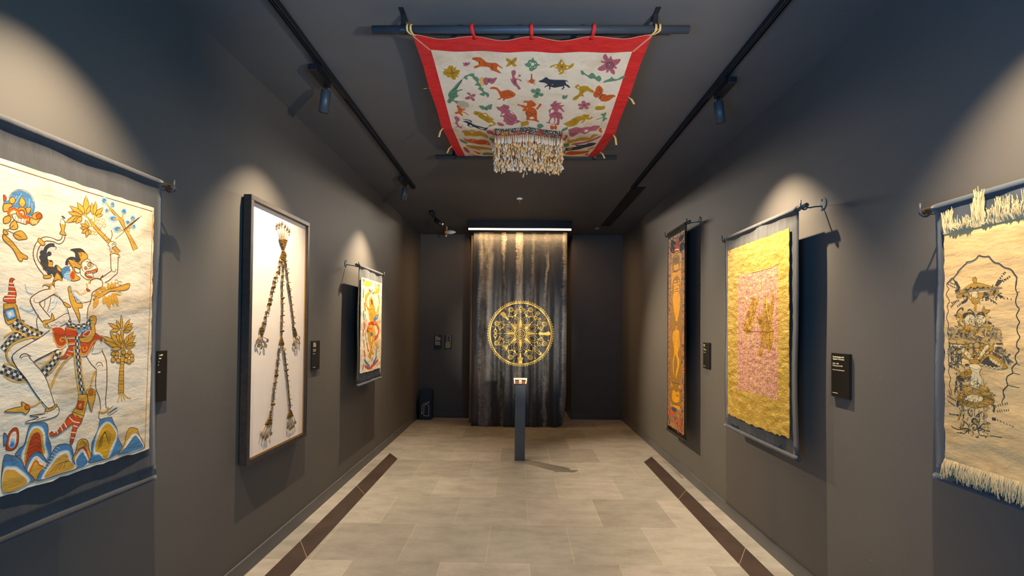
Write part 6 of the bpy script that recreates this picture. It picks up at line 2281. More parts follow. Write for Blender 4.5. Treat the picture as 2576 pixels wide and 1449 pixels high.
ART_DANCER = """
L,y,35.9;-280,477 12,-60
L,y,30.3;-232,431 112,-3 115,37
L,y,27.2;-217,453 145,9 61,-22
L,y,24.7;116,480 28,-70 103,3
L,y,32.3;61,365 143,19 79,55
L,y,36.5;237,474 49,-86
L,y,32.6;231,350 39,-43 15,-67
L,y,32.6;255,227 -14,-91
L,y,21.3;189,470 -35,-48
L,y,25.1;127,-176 57,-52 74,-26
L,y,20;-159,-157 12,-53
L,r,22.9;-280,477 32,-22
L,r,25.3;244,475 20,-32
L,r,23.8;-102,385 50,-14
L,r,26.4;-239,235 35,-86
L,r,33;-246,40 19,-82
L,r,22.9;-258,-42 -12,-72
L,r,26.6;-233,-253 40,-79
L,r,30.6;-195,-423 97,-31 116,-8
L,r,28.4;264,-390 -125,-40 -138,-22
L,r,23.5;-142,-179 35,-75 34,-22
L,r,27.9;27,-422 16,-55
L,r,14.5;225,68 34,68
L,r,21.1;94,-219 2,-44
L,b,26.1;-266,382 -14,-98
L,b,29.4;-266,152 26,-102
L,b,23.1;-238,-155 10,-83
L,b,33.3;-214,-352 65,-46 116,-46
L,b,35.6;207,-346 -70,-51 -69,-33
L,b,32;185,-267 4,-78
L,b,22.9;-227,-402 -43,-58
L,b,18.1;241,384 11,-78
L,b,21;16,362 53,-13
L,b,13.3;-203,123 19,-83 -13,-62
L,b,13.3;-210,-84 60,-74
L,b,17.3;58,-348 -26,-42
L,k,8.2;-211,319 19,-71
L,k,6.6;-268,-144 16,-42
P,y,d;-219,287 55,48 129,41 41,-7 -112,-45 -68,-55 15,-51 106,-48 21,-15 -60,-2 -99,53
L,d,6.9;-51,362 76,38
P,y,d;-79,227 8,49 55,37 60,-42 37,-41 38,-54 -111,-20 -68,30
P,d,-;-30,267 33,18 35,-36 -26,-23
L,d,8.6;-45,213 57,24 46,-30
L,b,17.1;-59,159 51,-20
P,y,d;-86,163 162,12 118,-65 -76,-66 -138,-18 -52,58
P,b,-;81,74 141,56 10,-42 -114,-42
L,l,14.4;169,89 47,24
L,d,7;-24,128 70,-41
L,y,25.3;186,134 62,92
P,r,d;-93,29 182,15 -5,-35 -130,-12
L,R,47.1;83,27 115,-13 62,-64 -34,-68 -135,-38
L,o,11;90,33 130,-16 70,-67 -38,-74
P,r,d;-154,-51 94,66 143,7 -32,-49 -126,-50
P,y,d;-85,-1 152,1 20,-66 -119,-20 -67,32
P,b,-;-56,-75 109,-12 -26,-35 -58,12
L,R,13.7;-117,-22 100,-21 67,21
P,y,d;-115,-77 83,2 28,-119 30,-66 -29,-95 -68,23 36,86 -63,87
P,y,d;50,-2 94,-64 -18,-77 -61,-59 -18,-59 58,-57 -69,9 -39,93 57,107
P,y,d;-88,-307 66,-4 26,-45 -91,22
L,r,14;-9,-231 41,-7
P,y,d;147,-210 60,20 70,-53 -56,-15
"""
ART_NARROW = """
P,k2,-;-149,975 96,-35 54,-80 -135,12
P,k2,-;128,908 121,13 24,-63 -120,-23
P,k2,-;-149,1012 122,-32 27,-49 -108,37
P,k2,-;102,991 146,14 -12,-48 -109,-14
P,R,k;-39,866 39,56 46,93 44,-100 26,-57 -64,-2
L,w,14.1;-26,882 78,-4 64,-15
L,r,20.2;-107,904 28,-36
L,r,16.3;249,887 -11,-49
P,m,k;-100,813 209,-10 1,-147 -200,5
L,k,7;-84,792 183,-9
L,k,7;-84,773 183,-9
L,k,7;-83,753 182,-8
L,k,7;-83,733 183,-7
P,Y,-;-38,741 40,-27 52,15 46,-24 -7,-42 -130,7
L,k,5.4;-117,651 309,1
L,k,5.8;-133,800 33,40 290,-11
P,m,-;-97,533 241,3 37,-513 -299,-1
P,Y,k;-49,545 53,14 47,-22 43,17 43,-30 -17,-33 -163,3
P,Y,k;-35,492 147,0 1,-82 -144,0
P,Y,-;-74,410 202,-6 11,-150 -63,-128 11,-103 -116,-1 38,105 -68,135
L,k,5.6;-21,455 128,3
L,k,5.5;-21,433 129,-1
L,k,5.5;-48,529 167,-3
P,m,-;-128,27 283,37 11,-584 -296,-13
P,Y,-;-44,10 149,7 30,-90 1,-82 -58,-76 60,-70 -39,-94 -43,-60 -16,-43 -17,58 48,107 -61,89 -50,-69 1,-114 40,-61 -62,59 -13,113 44,98 -29,93 -24,66
L,m,7.6;-55,-20 30,-85 -5,-76
L,m,7.4;106,-18 -21,-84 11,-73
L,Y,23.8;34,65 0,-47
L,k,5.8;-130,-550 291,11
L,k,5.8;-129,-598 291,11
P,m,k;-117,-608 276,14 2,-151 -276,-22
P,Y,-;-85,-645 71,19 42,-18 54,22 54,-16 -18,-89 -187,-16
L,k,5.8;-121,-784 282,21
L,k,7.3;28,-672 95,5
P,r,-;-140,-859 101,-6 -28,-48 -88,-7
P,k2,-;-112,-821 156,13 -27,-47 -85,8
P,r,-;99,-900 79,-2 26,-67 -52,7
"""
ART_GOLD = """
L,k,4.6;-58,430 104,0 116,2 73,4 70,11
P,D2,-;-168,20 45,102 58,84 31,38 14,25 39,-31 36,-10 -33,-61 -16,-38 47,-13 59,26 10,68 28,40 19,-42 43,-9 6,33 -19,27 27,8 28,-31 -7,-52 -11,-64 -12,-39 14,-65 -75,4 -77,5 -67,87 -48,-35 -35,-53
L,d2,7;-22,239 0,-70 -28,-70 -58,-71
L,d2,6.8;19,202 -13,-55
L,d2,6.4;169,195 -6,-73 24,-80
L,d2,6.2;224,205 -12,-71
L,t,4.6;156,229 6,-67 25,-74
L,k,8.2;-168,18 60,-9 72,5
L,k,7.2;99,15 88,-6 67,8
P,D2,-;-160,50 124,0 -25,-50 -76,-4
P,D2,-;86,8 150,5 -10,-94 -36,-51 -50,61 -40,-83 -50,-3 36,84
L,d2,5.6;112,-5 -26,-82
L,d2,5.4;200,-4 -12,-79
L,d2,5.1;-123,36 30,-36
L,k,6;-152,14 102,-5 136,-1
L,k,5.4;99,10 88,-4 63,11
"""
CANOPY_PIECES = [('flower_applique', '', 0, 6), ('butterfly_applique', '', 6, 8), ('tiger_applique', '', 8, 15), ('leaf_cross_applique', '', 15, 17), ('bird_applique', '', 17, 20), ('iguana_applique', '', 20, 25), ('vine_applique', '', 25, 26), ('butterfly_applique', '', 27, 30), ('goose_applique', '', 30, 33), ('flower_applique', '', 33, 35), ('faded_flower_applique', '', 35, 36), ('scroll_flower_applique', '', 36, 42), ('scroll_flower_applique', '', 42, 48), ('flower_applique', '', 48, 52), ('lizard_applique', '', 52, 53), ('crocodile_applique', '', 53, 54), ('boar_applique', '', 54, 56), ('scorpion_applique', '', 56, 57), ('flower_applique', '', 57, 59), ('leaf_applique', '', 59, 60), ('bird_applique', '', 60, 65), ('butterfly_applique', '', 65, 73), ('dragonfly_applique', '', 73, 74), ('butterfly_applique', '', 74, 76), ('dancer_applique', '', 76, 84), ('lady_applique', '', 84, 92), ('bird_applique', '', 92, 93), ('dancing_clown_applique', '', 93, 102), ('archer_applique', '', 102, 105), ('flower_applique', '', 105, 106), ('square_flower_applique', '', 106, 107), ('reclining_figure_applique', '', 107, 111), ('flower_applique', '', 111, 112), ('reclining_figure_applique', '', 112, 115), ('leaf_applique', '', 115, 116), ('leaf_applique', '', 116, 117), ('reclining_figure_applique', '', 117, 118), ('bird_applique', '', 118, 119), ('bird_applique', '', 119, 120), ('reclining_figure_applique', '', 120, 121), ('reclining_figure_applique', '', 121, 122), ('leaf_applique', '', 122, 123), ('leaf_applique', '', 123, 124), ('warrior_applique', '', 124, 133), ('flower_applique', '', 133, 135), ('fish_applique', '', 135, 138), ('clown_applique', '', 138, 143), ('dragonfly_applique', '', 143, 144), ('leaf_applique', '', 144, 146), ('butterfly_applique', '', 146, 147), ('reclining_lady_applique', '', 147, 152), ('leaf_applique', '', 152, 153), ('dragonfly_applique', '', 153, 154), ('bird_applique', '', 154, 155), ('reclining_figure_applique', '', 155, 157), ('serpent_applique', '', 157, 158), ('reclining_figure_applique', '', 158, 160), ('leaf_applique', '', 160, 161), ('fish_applique', '', 161, 162), ('reclining_figure_applique', '', 162, 163), ('flower_applique', '', 163, 164), ('leaf_applique', '', 164, 165), ('fish_applique', '', 165, 166), ('serpent_applique', '', 166, 167), ('serpent_applique', '', 167, 168)]
ROCKS_FROM = 532
# ------------------------------------------------------------------ colours of the painted cloths
def pal(**kw):
    d = {}
    for k, v in kw.items(): d[k] = v
    return d
def cm(name, c, stain=None, **kw):
    a = dict(wr=0.42, wdist=0.008, var=0.12); a.update(kw)
    return cloth(name, srgb(*c), stain=srgb(*stain) if stain else None, **a)
P_L = pal(c=cm('cream_cotton', (222, 200, 168), (176, 142, 96)), b=cm('indigo_wash', (74, 116, 146)), d=cm('brown_ink', (104, 64, 24)), l=cm('pale_blue_wash', (150, 176, 188)),
          o=cm('ochre_paint', (200, 144, 52)), r=cm('red_paint', (186, 66, 26)), w=cm('white_paint', (222, 200, 168)), k=cm('black_ink', (62, 58, 54)), R=cm('orange_paint', (200, 84, 22)),
          D=cm('dark_ink', (66, 46, 30)), G=cm('grey_wash', (132, 124, 110)), y=cm('gold_paint', (206, 148, 36)), O=cm('gold_ink', (190, 128, 28)))
P_S = pal(c=cm('aged_cotton', (214, 174, 116), (162, 122, 66)), k=cm('aged_black_ink', (66, 60, 54)), G=cm('aged_grey_ink', (128, 118, 100)), o=cm('aged_ochre', (170, 126, 48)), d=cm('aged_brown_ink', (106, 74, 34)),
          w=cm('aged_white', (216, 188, 134)), t=cm('aged_tan', (190, 150, 84)), y=P_L['y'], r=P_L['r'], R=P_L['R'], b=P_L['b'], l=P_L['l'])
def mottled(name, a, b, scale, lo, hi, stretch=(1, 1, 1), rough=0.6, wr=0.35, metal=0.0, wstretch=(1, 1, 1.6)):
    m, nt, bs = new_mat(name); n = noise(nt, scale, 4, 0.65, stretch)
    f = ramp(nt, n.outputs[0], [(lo, (0, 0, 0, 1)), (hi, (1, 1, 1, 1))]).outputs[0]
    nt.links.new(mixc(nt, f, srgb(*a), srgb(*b)), bs.inputs['Base Color']); bs.inputs['Roughness'].default_value = rough; bs.inputs['Metallic'].default_value = metal
    bs.inputs['Specular IOR Level'].default_value = 0.3
    w = noise(nt, 14, 5, 0.65, wstretch, dist=0.15); bump(nt, bs, [(w.outputs[0], wr, 0.012), (n.outputs[0], 0.2, 0.003)])
    return m
P_N = pal(c=mottled('tan_floral_ground', (158, 108, 62), (118, 76, 42), 40, 0.4, 0.7), k=P_L['k'], k2=cm('navy_flower', (54, 56, 70)), R=cm('flame_red', (190, 74, 34)), r=cm('small_red_flower', (170, 62, 34)), w=P_L['w'],
          m=mottled('dark_speckled_gold', (66, 46, 18), (170, 118, 22), 120, 0.42, 0.58), Y=mottled('saffron_gold', (208, 144, 8), (176, 112, 6), 30, 0.35, 0.7))
P_G = pal(c=mottled('gold_leaf_cloth', (174, 136, 48), (212, 174, 82), 9, 0.35, 0.7, (1, 1, 3), 0.42, 0.95, 0.25), p=mottled('pink_and_gold_cloth', (176, 108, 108), (214, 172, 104), 55, 0.40, 0.66, (1.4, 1.4, 0.8), 0.5, 0.9, 0.1),
          D2=mottled('dull_gold_figure', (140, 98, 34), (196, 146, 52), 30, 0.4, 0.6, (1, 1, 1), 0.45, 0.8, 0.25), d2=cm('gold_crease', (120, 82, 26)), k=P_L['d'], t=cm('pale_gold_thread', (236, 196, 120)))
GREY = cloth('charcoal_backing_cloth', srgb(60, 58, 58), 0.85, 0.10, 0.35, 0.010, 0.2, wstretch=(1, 1.6, .5), wscale=9, sheen=0.15)
BLUE = cloth('slate_blue_backing_cloth', srgb(58, 64, 71), 0.85, 0.10, 0.40, 0.010, 0.2, wstretch=(1, 1.6, .5), wscale=9, sheen=0.15)
BLACKC = cloth('black_brown_backing_cloth', srgb(38, 32, 29), 0.85, 0.08, 0.25, 0.008, 0.15)

# ------------------------------------------------------------------ wall hangings
OFF = 0.11
class Hang:
    """a cloth hanging on the left (u = y) or right (u = -y) wall; all numbers in metres, z is height"""
    def __init__(s, side, name, label, u0, u1, zt, zb, ru0, ru1, mat, seed, amp=0.004, flare=0.0):
        s.side = side; s.wx = XL if side == 'L' else XR; s.n = 1 if side == 'L' else -1
        s.um = (u0 + u1) / 2; s.zm = (zt + zb) / 2; s.amp = amp; s.seed = seed
        s.root = empty(name, (s.wx + s.n * OFF, s.um if side == 'L' else -s.um, s.zm))
        tag(s.root, label, 'textile hanging', 'cloth hangings on the side walls')
        s.u0, s.u1, s.zt, s.zb = u0 - s.um, u1 - s.um, zt - s.zm, zb - s.zm
        rt, rb = 0.0165, 0.015
        r_ = random.Random(seed); ph = [r_.uniform(0, 6) for _ in range(6)]
        def wob(u, z):
            return amp * (math.sin(u * 9 + ph[0]) * 0.6 + math.sin(u * 23 + z * 3 + ph[1]) * 0.4 + math.sin(z * 7 + ph[2]) * 0.5)
        s.wob = wob
        # sleeve over the rod, sheet, and bottom hem sleeve in one profile
        prof = []
        for k in range(11):
            a = R(-90 + 180 - k * 28); prof.append((rt * math.cos(a), s.zt - rt + rt * math.sin(a), 0))
        zt_, zb_ = s.zt - 2 * rt - 0.004, s.zb + 2 * rb
        prof = [(rt * math.cos(R(250 - k * 25)), s.zt - rt + rt * math.sin(R(250 - k * 25)), 0) for k in range(13)]
        nsh = 26
        for k in range(nsh + 1): prof.append((0.004, zt_ + (zb_ - zt_) * k / nsh, 1))
        prof += [(rb * math.cos(R(90 - k * 25)), s.zb + rb + rb * math.sin(R(90 - k * 25)), 0) for k in range(14)]
        nu = max(12, int((u1 - u0) / 0.03)); m = MB()
        edge = random.Random(seed + 1); ew = [[edge.uniform(0, 6) for _ in range(3)] for _ in (0, 1)]
        def f(a, b):
            i = round(b * (len(prof) - 1)); x, z, fl = prof[i]
            t = (s.zt - z) / (s.zt - s.zb)
            us = s.u0 + (s.u1 - s.u0) * a
            us += (0.006 * math.sin(t * 7 + ew[0][0]) * (1 - a) + 0.006 * math.sin(t * 6 + ew[1][0]) * a) * fl
            us += (a - 0.5) * flare * t
            xx = x + (wob(us, z) if fl else 0)
            return s.place_l(us, z, xx)
        m.grid(f, nu, len(prof) - 1, 0)
        m.build('backing_cloth', mat, s.root, solid=0.0015)
        # rod and bottom batten
        m = MB(); m.cyl(s.place_l(ru0 - s.um, s.zt - rt, 0), s.place_l(ru1 - s.um, s.zt - rt, 0), 0.0135, 16)
        m.build('hanging_rod', M['rodwood'] if name != 'gold' else M['steel'], s.root)
        m = MB(); m.cyl(s.place_l(s.u0 - 0.006, s.zb + rb, 0), s.place_l(s.u1 + 0.006, s.zb + rb, 0), 0.0125, 16)
        m.build('bottom_batten', M['pipe'], s.root)
        s.zrod = zt - rt
    def place_l(s, u, z, h): return (s.n * h, u if s.side == 'L' else -u, z)
    def art(s, outline, palette, items, origin, border=None, outline_w=0.002, name='painted_cloth', base=None, extra=None, lift=0.000006):
        """outline: cloth edge in metres about origin (u, z); items drawn on it"""
        ou, oz = origin[0] - s.um, origin[1] - s.zm; keys = list(palette); base = base or 0.0105 + 1.5 * s.amp; s.base = base
        pl_ = lambda u, v, h: s.place_l(u + ou, v + oz, h + base)
        m = MB(); m.flat = True
        # slab: front, rim
        n = len(outline); fr = [pl_(u, v, 0) for u, v in outline]; bk = [pl_(u, v, -0.004) for u, v in outline]
        m.add(fr, [tuple(t) for t in tessellate_polygon([[Vector((u, v, 0)) for u, v in outline]])], 0)
        m.add(fr + bk, [(i, (i + 1) % n, n + (i + 1) % n, n + i) for i in range(n)], 0)
        if extra: extra(m, pl_, keys)
        paint(m, list(items), pl_, palette, outline_w, keys=keys, base=0.0002, lift=lift)
        return m.build(name, [palette[k] for k in keys], s.root)

def edge_outline(u0, u1, z0, z1, rng, jag=0.003, sag=0.0, n=40):
    """rectangle with slightly uneven cloth edges"""
    p = []
    for i in range(n): t = i / n; p.append((u0 + (u1 - u0) * t, z0 + rng.uniform(-jag, jag) - sag * math.sin(math.pi * t)))
    for i in range(n): t = i / n; p.append((u1 + rng.uniform(-jag, jag) * 0.6, z0 + (z1 - z0) * t))
    for i in range(n): t = i / n; p.append((u1 + (u0 - u1) * t, z1 + rng.uniform(-jag, jag) * 0.6))
    for i in range(n): t = i / n; p.append((u0 + rng.uniform(-jag, jag) * 0.6, z1 + (z0 - z1) * t))
    return p

def bracket(side, y, z, label, arm=True, toward=0):
    """disc on the wall, arm and upturned hook that carries a rod"""
    wx = XL if side == 'L' else XR; n = 1 if side == 'L' else -1
    root = empty('wall_bracket', (wx, y, z)); tag(root, label, 'wall bracket', 'steel brackets carrying the hanging rods')
    MB().cyl((0, 0, 0.015), (n * 0.006, 0, 0.015), 0.036, 28).build('wall_plate', M['acrylic'], root)
    for dz in (0.022, -0.022): MB().cyl((n * 0.006, 0, 0.015 + dz), (n * 0.0085, 0, 0.015 + dz), 0.006, 10).build('screw', M['black'], root)
    r = 0.021; path = [(n * 0.006, 0, 0.0), (n * 0.05, 0, -0.004), (n * (OFF - 0.03), 0, -0.010)]
    for k in range(9):
        a = R(200 + k * 22); path.append((n * (OFF + r * math.cos(a)), 0, r * math.sin(a)))
    path.append((n * (OFF + r), 0, 0.034))
    MB().tube(path, 0.0042, 8).build('hook_arm', M['pipe'], root)
    return root

rg = random.Random(3)
# large painted hanging, left
H1 = Hang('L', 'wall_hanging', 'large hanging of a white dancing monkey-faced figure, nearest on the left wall', 0.86, 2.078, 2.236, 0.885, 0.80, 2.165, GREY, 11)
def monkey_extra(m, pl_, keys):
    v2, fs = ribbon([(-0.6, 0.512), (0.2, 0.508), (0.52, 0.512)], 0.003); m.add([pl_(u, v, 0.0002) for u, v in v2], fs, keys.index('d'))
    v2, fs = ribbon([(0.522, 0.50), (0.515, 0.0), (0.505, -0.52)], 0.004); m.add([pl_(u, v, 0.0002) for u, v in v2], fs, keys.index('O'))
monkey = list(parse(ART_MONKEY))
# the rocky ground goes on beyond the middle of the cloth, mirrored
monkey += [(k_, c_, x_, [(-0.172 - u, v) for u, v in p_]) for k_, c_, x_, p_ in monkey[ROCKS_FROM:]]
H1.art(edge_outline(-0.60, 0.528, -0.525, 0.528, rg, 0.004), P_L, monkey, (1.5, 1.565), outline_w=0.0026, extra=monkey_extra)
bracket('L', 2.141, H1.zrod, 'steel bracket hook at the far end of the large painted hanging rod, left wall')
bracket('L', 0.84, H1.zrod, 'steel bracket at the near end of the large painted hanging rod, left wall')
# small painted hanging, left
H2 = Hang('L', 'wall_hanging', 'small hanging of a golden dancer with red sash, farthest on the left wall', 4.690, 5.500, 2.212, 0.965, 4.64, 5.555, GREY, 12, 0.006, 0.02)
H2.art(edge_outline(-0.345, 0.365, -0.488, 0.494, rg, 0.005, 0.006), P_L, parse(ART_DANCER), (5.08, 1.59), outline_w=0.003)
bracket('L', 4.652, H2.zrod, 'steel bracket with round plate at the near end of the small dancer hanging')
bracket('L', 5.545, H2.zrod, 'steel bracket hook at the far end of the small dancer hanging')
# shroud-like hanging, right foreground
H3 = Hang('R', 'wall_hanging', 'fringed cream cloth with black ink figures on blue backing, nearest on the right wall', -1.926, -1.37, 2.100, 0.985, -1.99, -1.31, BLUE, 13, 0.006)
H3.art(edge_outline(-0.195, 0.235, -0.485, 0.405, rg, 0.006), P_S, parse(ART_SHROUD), (-1.67, 1.565), outline_w=0.0016)
def fringe(H, name, u0, u1, z, up, lo, hi, seed, origin, mat, n):
    r_ = random.Random(seed); m = MB(); ou, oz = origin[0] - H.um, origin[1] - H.zm
    clump = [r_.uniform(lo, hi) for _ in range(40)]
    for k in range(n):
        t = (k + r_.random()) / n; u = u0 + (u1 - u0) * t
        L_ = clump[int(t * 39)] * r_.uniform(0.75, 1.05); d = r_.uniform(-0.012, 0.012); hh = H.base + 0.001 + r_.uniform(0, 0.010)
        if up: L_ *= 1.0 if t > 0.41 else (1.85 if 0.285 < t < 0.375 else (1.05 if t < 0.09 else 0.45 * r_.uniform(0.4, 1.5)))
        s_ = 1 if up else -1
        path = [(u, z, H.base + 0.001), (u + d * 0.4 + r_.uniform(-.003, .003), z + s_ * L_ * 0.4, hh), (u + d * 0.7 + r_.uniform(-.003, .003), z + s_ * L_ * 0.75, hh), (u + d, z + s_ * L_, hh + r_.uniform(-.003, .004))]
        m.tube([H.place_l(a + ou, b + oz, h) for a, b, h in path], [0.0016, 0.0015, 0.0013, 0.0009], 5, 0, False)
    o = m.build(name, mat, H.root); o['kind'] = 'stuff'; return o
THREAD = cloth('cream_thread', srgb(198, 170, 122), 0.9, 0.15, 0.1)
fringe(H3, 'top_fringe', -0.195, 0.235, 0.40, True, 0.055, 0.095, 5, (-1.67, 1.565), THREAD, 420)
fringe(H3, 'bottom_fringe', -0.195, 0.235, -0.478, False, 0.05, 0.085, 6, (-1.67, 1.565), THREAD, 460)
bracket('R', 1.972, H3.zrod, 'steel bracket hook at the far end of the fringed cream cloth rod')
bracket('R', 1.33, H3.zrod, 'steel bracket at the near end of the fringed cream cloth rod, right wall')
# gold cloth, right
H4 = Hang('R', 'wall_hanging', 'hanging of gold cloth with a pink centre panel on grey cloth, right wall', -3.842, -2.858, 2.338, 0.790, -3.885, -2.775, GREY, 14, 0.005, 0.01)
def gold_extra(m, pl_, keys):
    o = edge_outline(-0.266, 0.297, -0.430, 0.436, rg, 0.004)
    m.add([pl_(u, v, 0.0001) for u, v in o], [tuple(t) for t in tessellate_polygon([[Vector((u, v, 0)) for u, v in o]])], keys.index('p'))
H4.art(edge_outline(-0.428, 0.420, -0.645, 0.655, rg, 0.007, 0.012), P_G, parse(ART_GOLD), (-3.345, 1.56), extra=gold_extra, name='gold_cloth')
bracket('R', 2.800, H4.zrod, 'steel bracket with round plate at the near end of the gold cloth rod')
bracket('R', 3.875, H4.zrod, 'steel bracket hook at the far end of the gold cloth rod')
# narrow banner, right
H5 = Hang('R', 'wall_hanging', 'tall narrow hanging with a saffron panel and dark floral border, farthest on the right wall', -5.335, -4.740, 2.672, 0.440, -5.395, -4.665, BLACKC, 15, 0.004)
def narrow_extra(m, pl_, keys):
    r_ = random.Random(21)
    def quad(p, k): m.add([pl_(u, v, 0.0001) for u, v in p], [tuple(t) for t in tessellate_polygon([[Vector((u, v, 0)) for u, v in p]])], keys.index(k))
    def leaf(u, v, a, l, w, k, h=0.00006):
        p = [(0, 0), (l * .3, w / 2), (l * .7, w * .4), (l, 0), (l * .7, -w * .4), (l * .3, -w / 2)]
        q = [(u + x * math.cos(a) - y * math.sin(a), v + x * math.sin(a) + y * math.cos(a)) for x, y in p]
        m.add([pl_(x, y, h) for x, y in q], [tuple(range(6))], keys.index(k))
    W0, W1, Z0, Z1 = -0.225, 0.262, -1.03, 1.035
    for uc, wd in ((-0.178, 0.04), (0.212, 0.045)):
        v2, fs = ribbon(catmull([(uc + 0.026 * math.sin(k * 0.9), Z0 + 0.05 + k * 0.05) for k in range(40)], False, 0.01), 0.006)
        m.add([pl_(u, v, 0.00005) for u, v in v2], fs, keys.index('k2'))
        for k in range(230):
            leaf(uc + r_.uniform(-wd, wd), r_.uniform(Z0, Z1), r_.uniform(0, 6.3), r_.uniform(0.02, 0.05), r_.uniform(0.008, 0.018), r_.choice(['k2', 'k2', 'k', 'k', 'k', 'm', 'm', 'r']), 0.00006 + k * 2e-7)
    for zz0, zz1 in ((0.86, Z1), (Z0, -0.82)):
        for k in range(120): leaf(r_.uniform(W0, W1), r_.uniform(zz0, zz1), r_.uniform(0, 6.3), r_.uniform(0.02, 0.06), r_.uniform(0.008, 0.02), r_.choice(['k2', 'k2', 'k', 'k', 'k', 'm', 'm', 'r']), 0.0001 + k * 2e-7)
    quad([(-0.128, -0.812), (0.162, -0.806), (0.180, 0.842), (-0.128, 0.858)], 'Y')
    for uu in (-0.112, 0.150):
        v2, fs = ribbon([(uu, -0.79), (uu * 1.02, 0.83)], 0.004); m.add([pl_(u, v, 0.00016) for u, v in v2], fs, keys.index('m'))
H5.art(edge_outline(-0.232, 0.270, -1.035, 1.040, rg, 0.003), P_N, parse(ART_NARROW), (-5.035, 1.55), extra=narrow_extra, name='gilded_cloth', outline_w=0.003)
bracket('R', 4.690, H5.zrod, 'steel bracket with round plate at the near end of the tall narrow hanging')
bracket('R', 5.385, H5.zrod, 'steel bracket hook at the far end of the tall narrow hanging')

# ------------------------------------------------------------------ framed coin figure, left wall
fx = 0.062
fr = empty('picture_frame', (XL, 3.292, 1.555)); tag(fr, 'tall dark wooden frame with a cream mount on the left wall', 'picture frame')
a0, a1, z0, z1 = -0.408, 0.410, -0.846, 0.846; w = 0.030
MB().box((0.0, a0 + 0.012, z0 + 0.012), (0.012, a1 - 0.012, z1 - 0.012)).build('back_board', M['dark'], fr)
for nm, A_, B_ in (('top_rail', (a0, z1 - w), (a1, z1)), ('bottom_rail', (a0, z0), (a1, z0 + w)), ('side_rail', (a0, z0 + w), (a0 + w, z1 - w)), ('side_rail', (a1 - w, z0 + w), (a1, z1 - w))):
    MB().box((0.012, A_[0], A_[1]), (fx, B_[0], B_[1])).build(nm, M['frame'], fr, bevel=0.002)
MB().box((0.012, a0 + w, z0 + w), (0.040, a1 - w, z1 - w)).build('mount_board', M['mount'], fr)
m = MB(); g = 0.005
for A_, B_ in (((a0 + w, z1 - w - g), (a1 - w, z1 - w)), ((a0 + w, z0 + w), (a1 - w, z0 + w + g)), ((a0 + w, z0 + w), (a0 + w + g, z1 - w)), ((a1 - w - g, z0 + w), (a1 - w, z1 - w))):
    m.box((0.040, A_[0], A_[1]), (0.048, B_[0], B_[1]))
m.build('gilt_slip', M['gilt'], fr)
cf = empty('coin_figure', (XL + 0.040, 3.30, 1.555)); tag(cf, 'human-shaped figure of strung brass coins and knotted cord inside the tall dark frame', 'coin figure')
r = random.Random(9)
def P3(u, v, h=0.008): return (h, u, v)
coin_me = None
def coin(u, v, ax, rad=0.0125, h=0.010):
    global coin_me
    if coin_me is None:
        mm = MB(); n_ = 18; ri = 0.30
        ring = lambda rr, z: [(rr * math.cos(2 * math.pi * k / n_), rr * math.sin(2 * math.pi * k / n_), z) for k in range(n_)]
        prof = [(ri, -.07), (.78, -.06), (.80, -.10), (1, -.10), (1, .10), (.80, .10), (.78, .06), (ri, .07)]
        vs_ = []
        for rr, z in prof: vs_ += ring(rr, z)
        fs = [(i * n_ + k, i * n_ + (k + 1) % n_, ((i + 1) % 8) * n_ + (k + 1) % n_, ((i + 1) % 8) * n_ + k) for i in range(8) for k in range(n_)]
        mm.add(vs_, fs); o = mm.build('coin', M['coin'], cf); coin_me = o.data
    else:
        o = bpy.data.objects.new('coin', coin_me); col.objects.link(o); o.parent = cf
    o.location = P3(u, v, h); o.scale = (rad,) * 3
    o.rotation_euler = Vector(ax).to_track_quat('Z', 'Y').to_euler(); return o
def cord(pts, rad=0.003, name='cord', mat='string'):
    MB().tube([P3(u, v) for u, v in catmull(pts, False, 0.02)], rad, 6).build(name, M[mat], cf)
def chain(pts, n):
    cord(pts, 0.0036)
    P_ = catmull(pts, False, 0.004); d = [0]
    for a, b in zip(P_, P_[1:]): d.append(d[-1] + math.dist(a, b))
    mm = MB()
    for k in range(n):
        s = d[-1] * (k + 0.5 + r.uniform(-0.25, 0.25)) / n
        i = max(0, min(len(P_) - 2, next((j for j, q in enumerate(d) if q > s), len(P_) - 1) - 1))
        t = Vector((0, P_[i + 1][0] - P_[i][0], P_[i + 1][1] - P_[i][1])).normalized()
        coin(P_[i][0], P_[i][1], (r.uniform(-0.5, 0.9), t.y + r.uniform(-.5, .5), t.z + r.uniform(-.35, .35)), 0.0145, 0.013)
        s2 = min(i + 6, len(P_) - 1); mm.tube([P3(*P_[i], 0.010), P3(*P_[(i + s2) // 2], 0.012), P3(*P_[s2], 0.010)], [0.003, 0.0044, 0.003], 6)
    mm.build('knotted_cord', M['knot'], cf)
def net(poly, name='knotted_panel'):
    """panel of rows of little knots inside an outline"""
    mm = MB(); us = [p[0] for p in poly]; vs2 = [p[1] for p in poly]
    def inside(u, v):
        c = False
        for i in range(len(poly)):
            (x1, y1), (x2, y2) = poly[i - 1], poly[i]
            if (y1 > v) != (y2 > v) and u < (x2 - x1) * (v - y1) / (y2 - y1) + x1: c = not c
        return c
    v = min(vs2); row = 0; st = 0.0115
    while v < max(vs2):
        u = min(us) + (row % 2) * st * 0.5
        while u < max(us):
            if inside(u, v):
                a = R(45 if row % 2 else -45); du, dv = 0.0062 * math.cos(a), 0.0062 * math.sin(a)
                mm.tube([P3(u - du, v - dv, 0.006), P3(u, v, 0.013), P3(u + du, v + dv, 0.006)], [0.0025, 0.0042, 0.0025], 6)
            u += st
        v += st * 0.8; row += 1
    q = [P3(a, b, 0.004) for a, b in poly]; mm.add(q, [tuple(range(len(q)))])
    mm.tube([P3(a, b, 0.007) for a, b in poly + poly[:1]], 0.0032, 6)
    mm.build(name, M['knot'], cf)
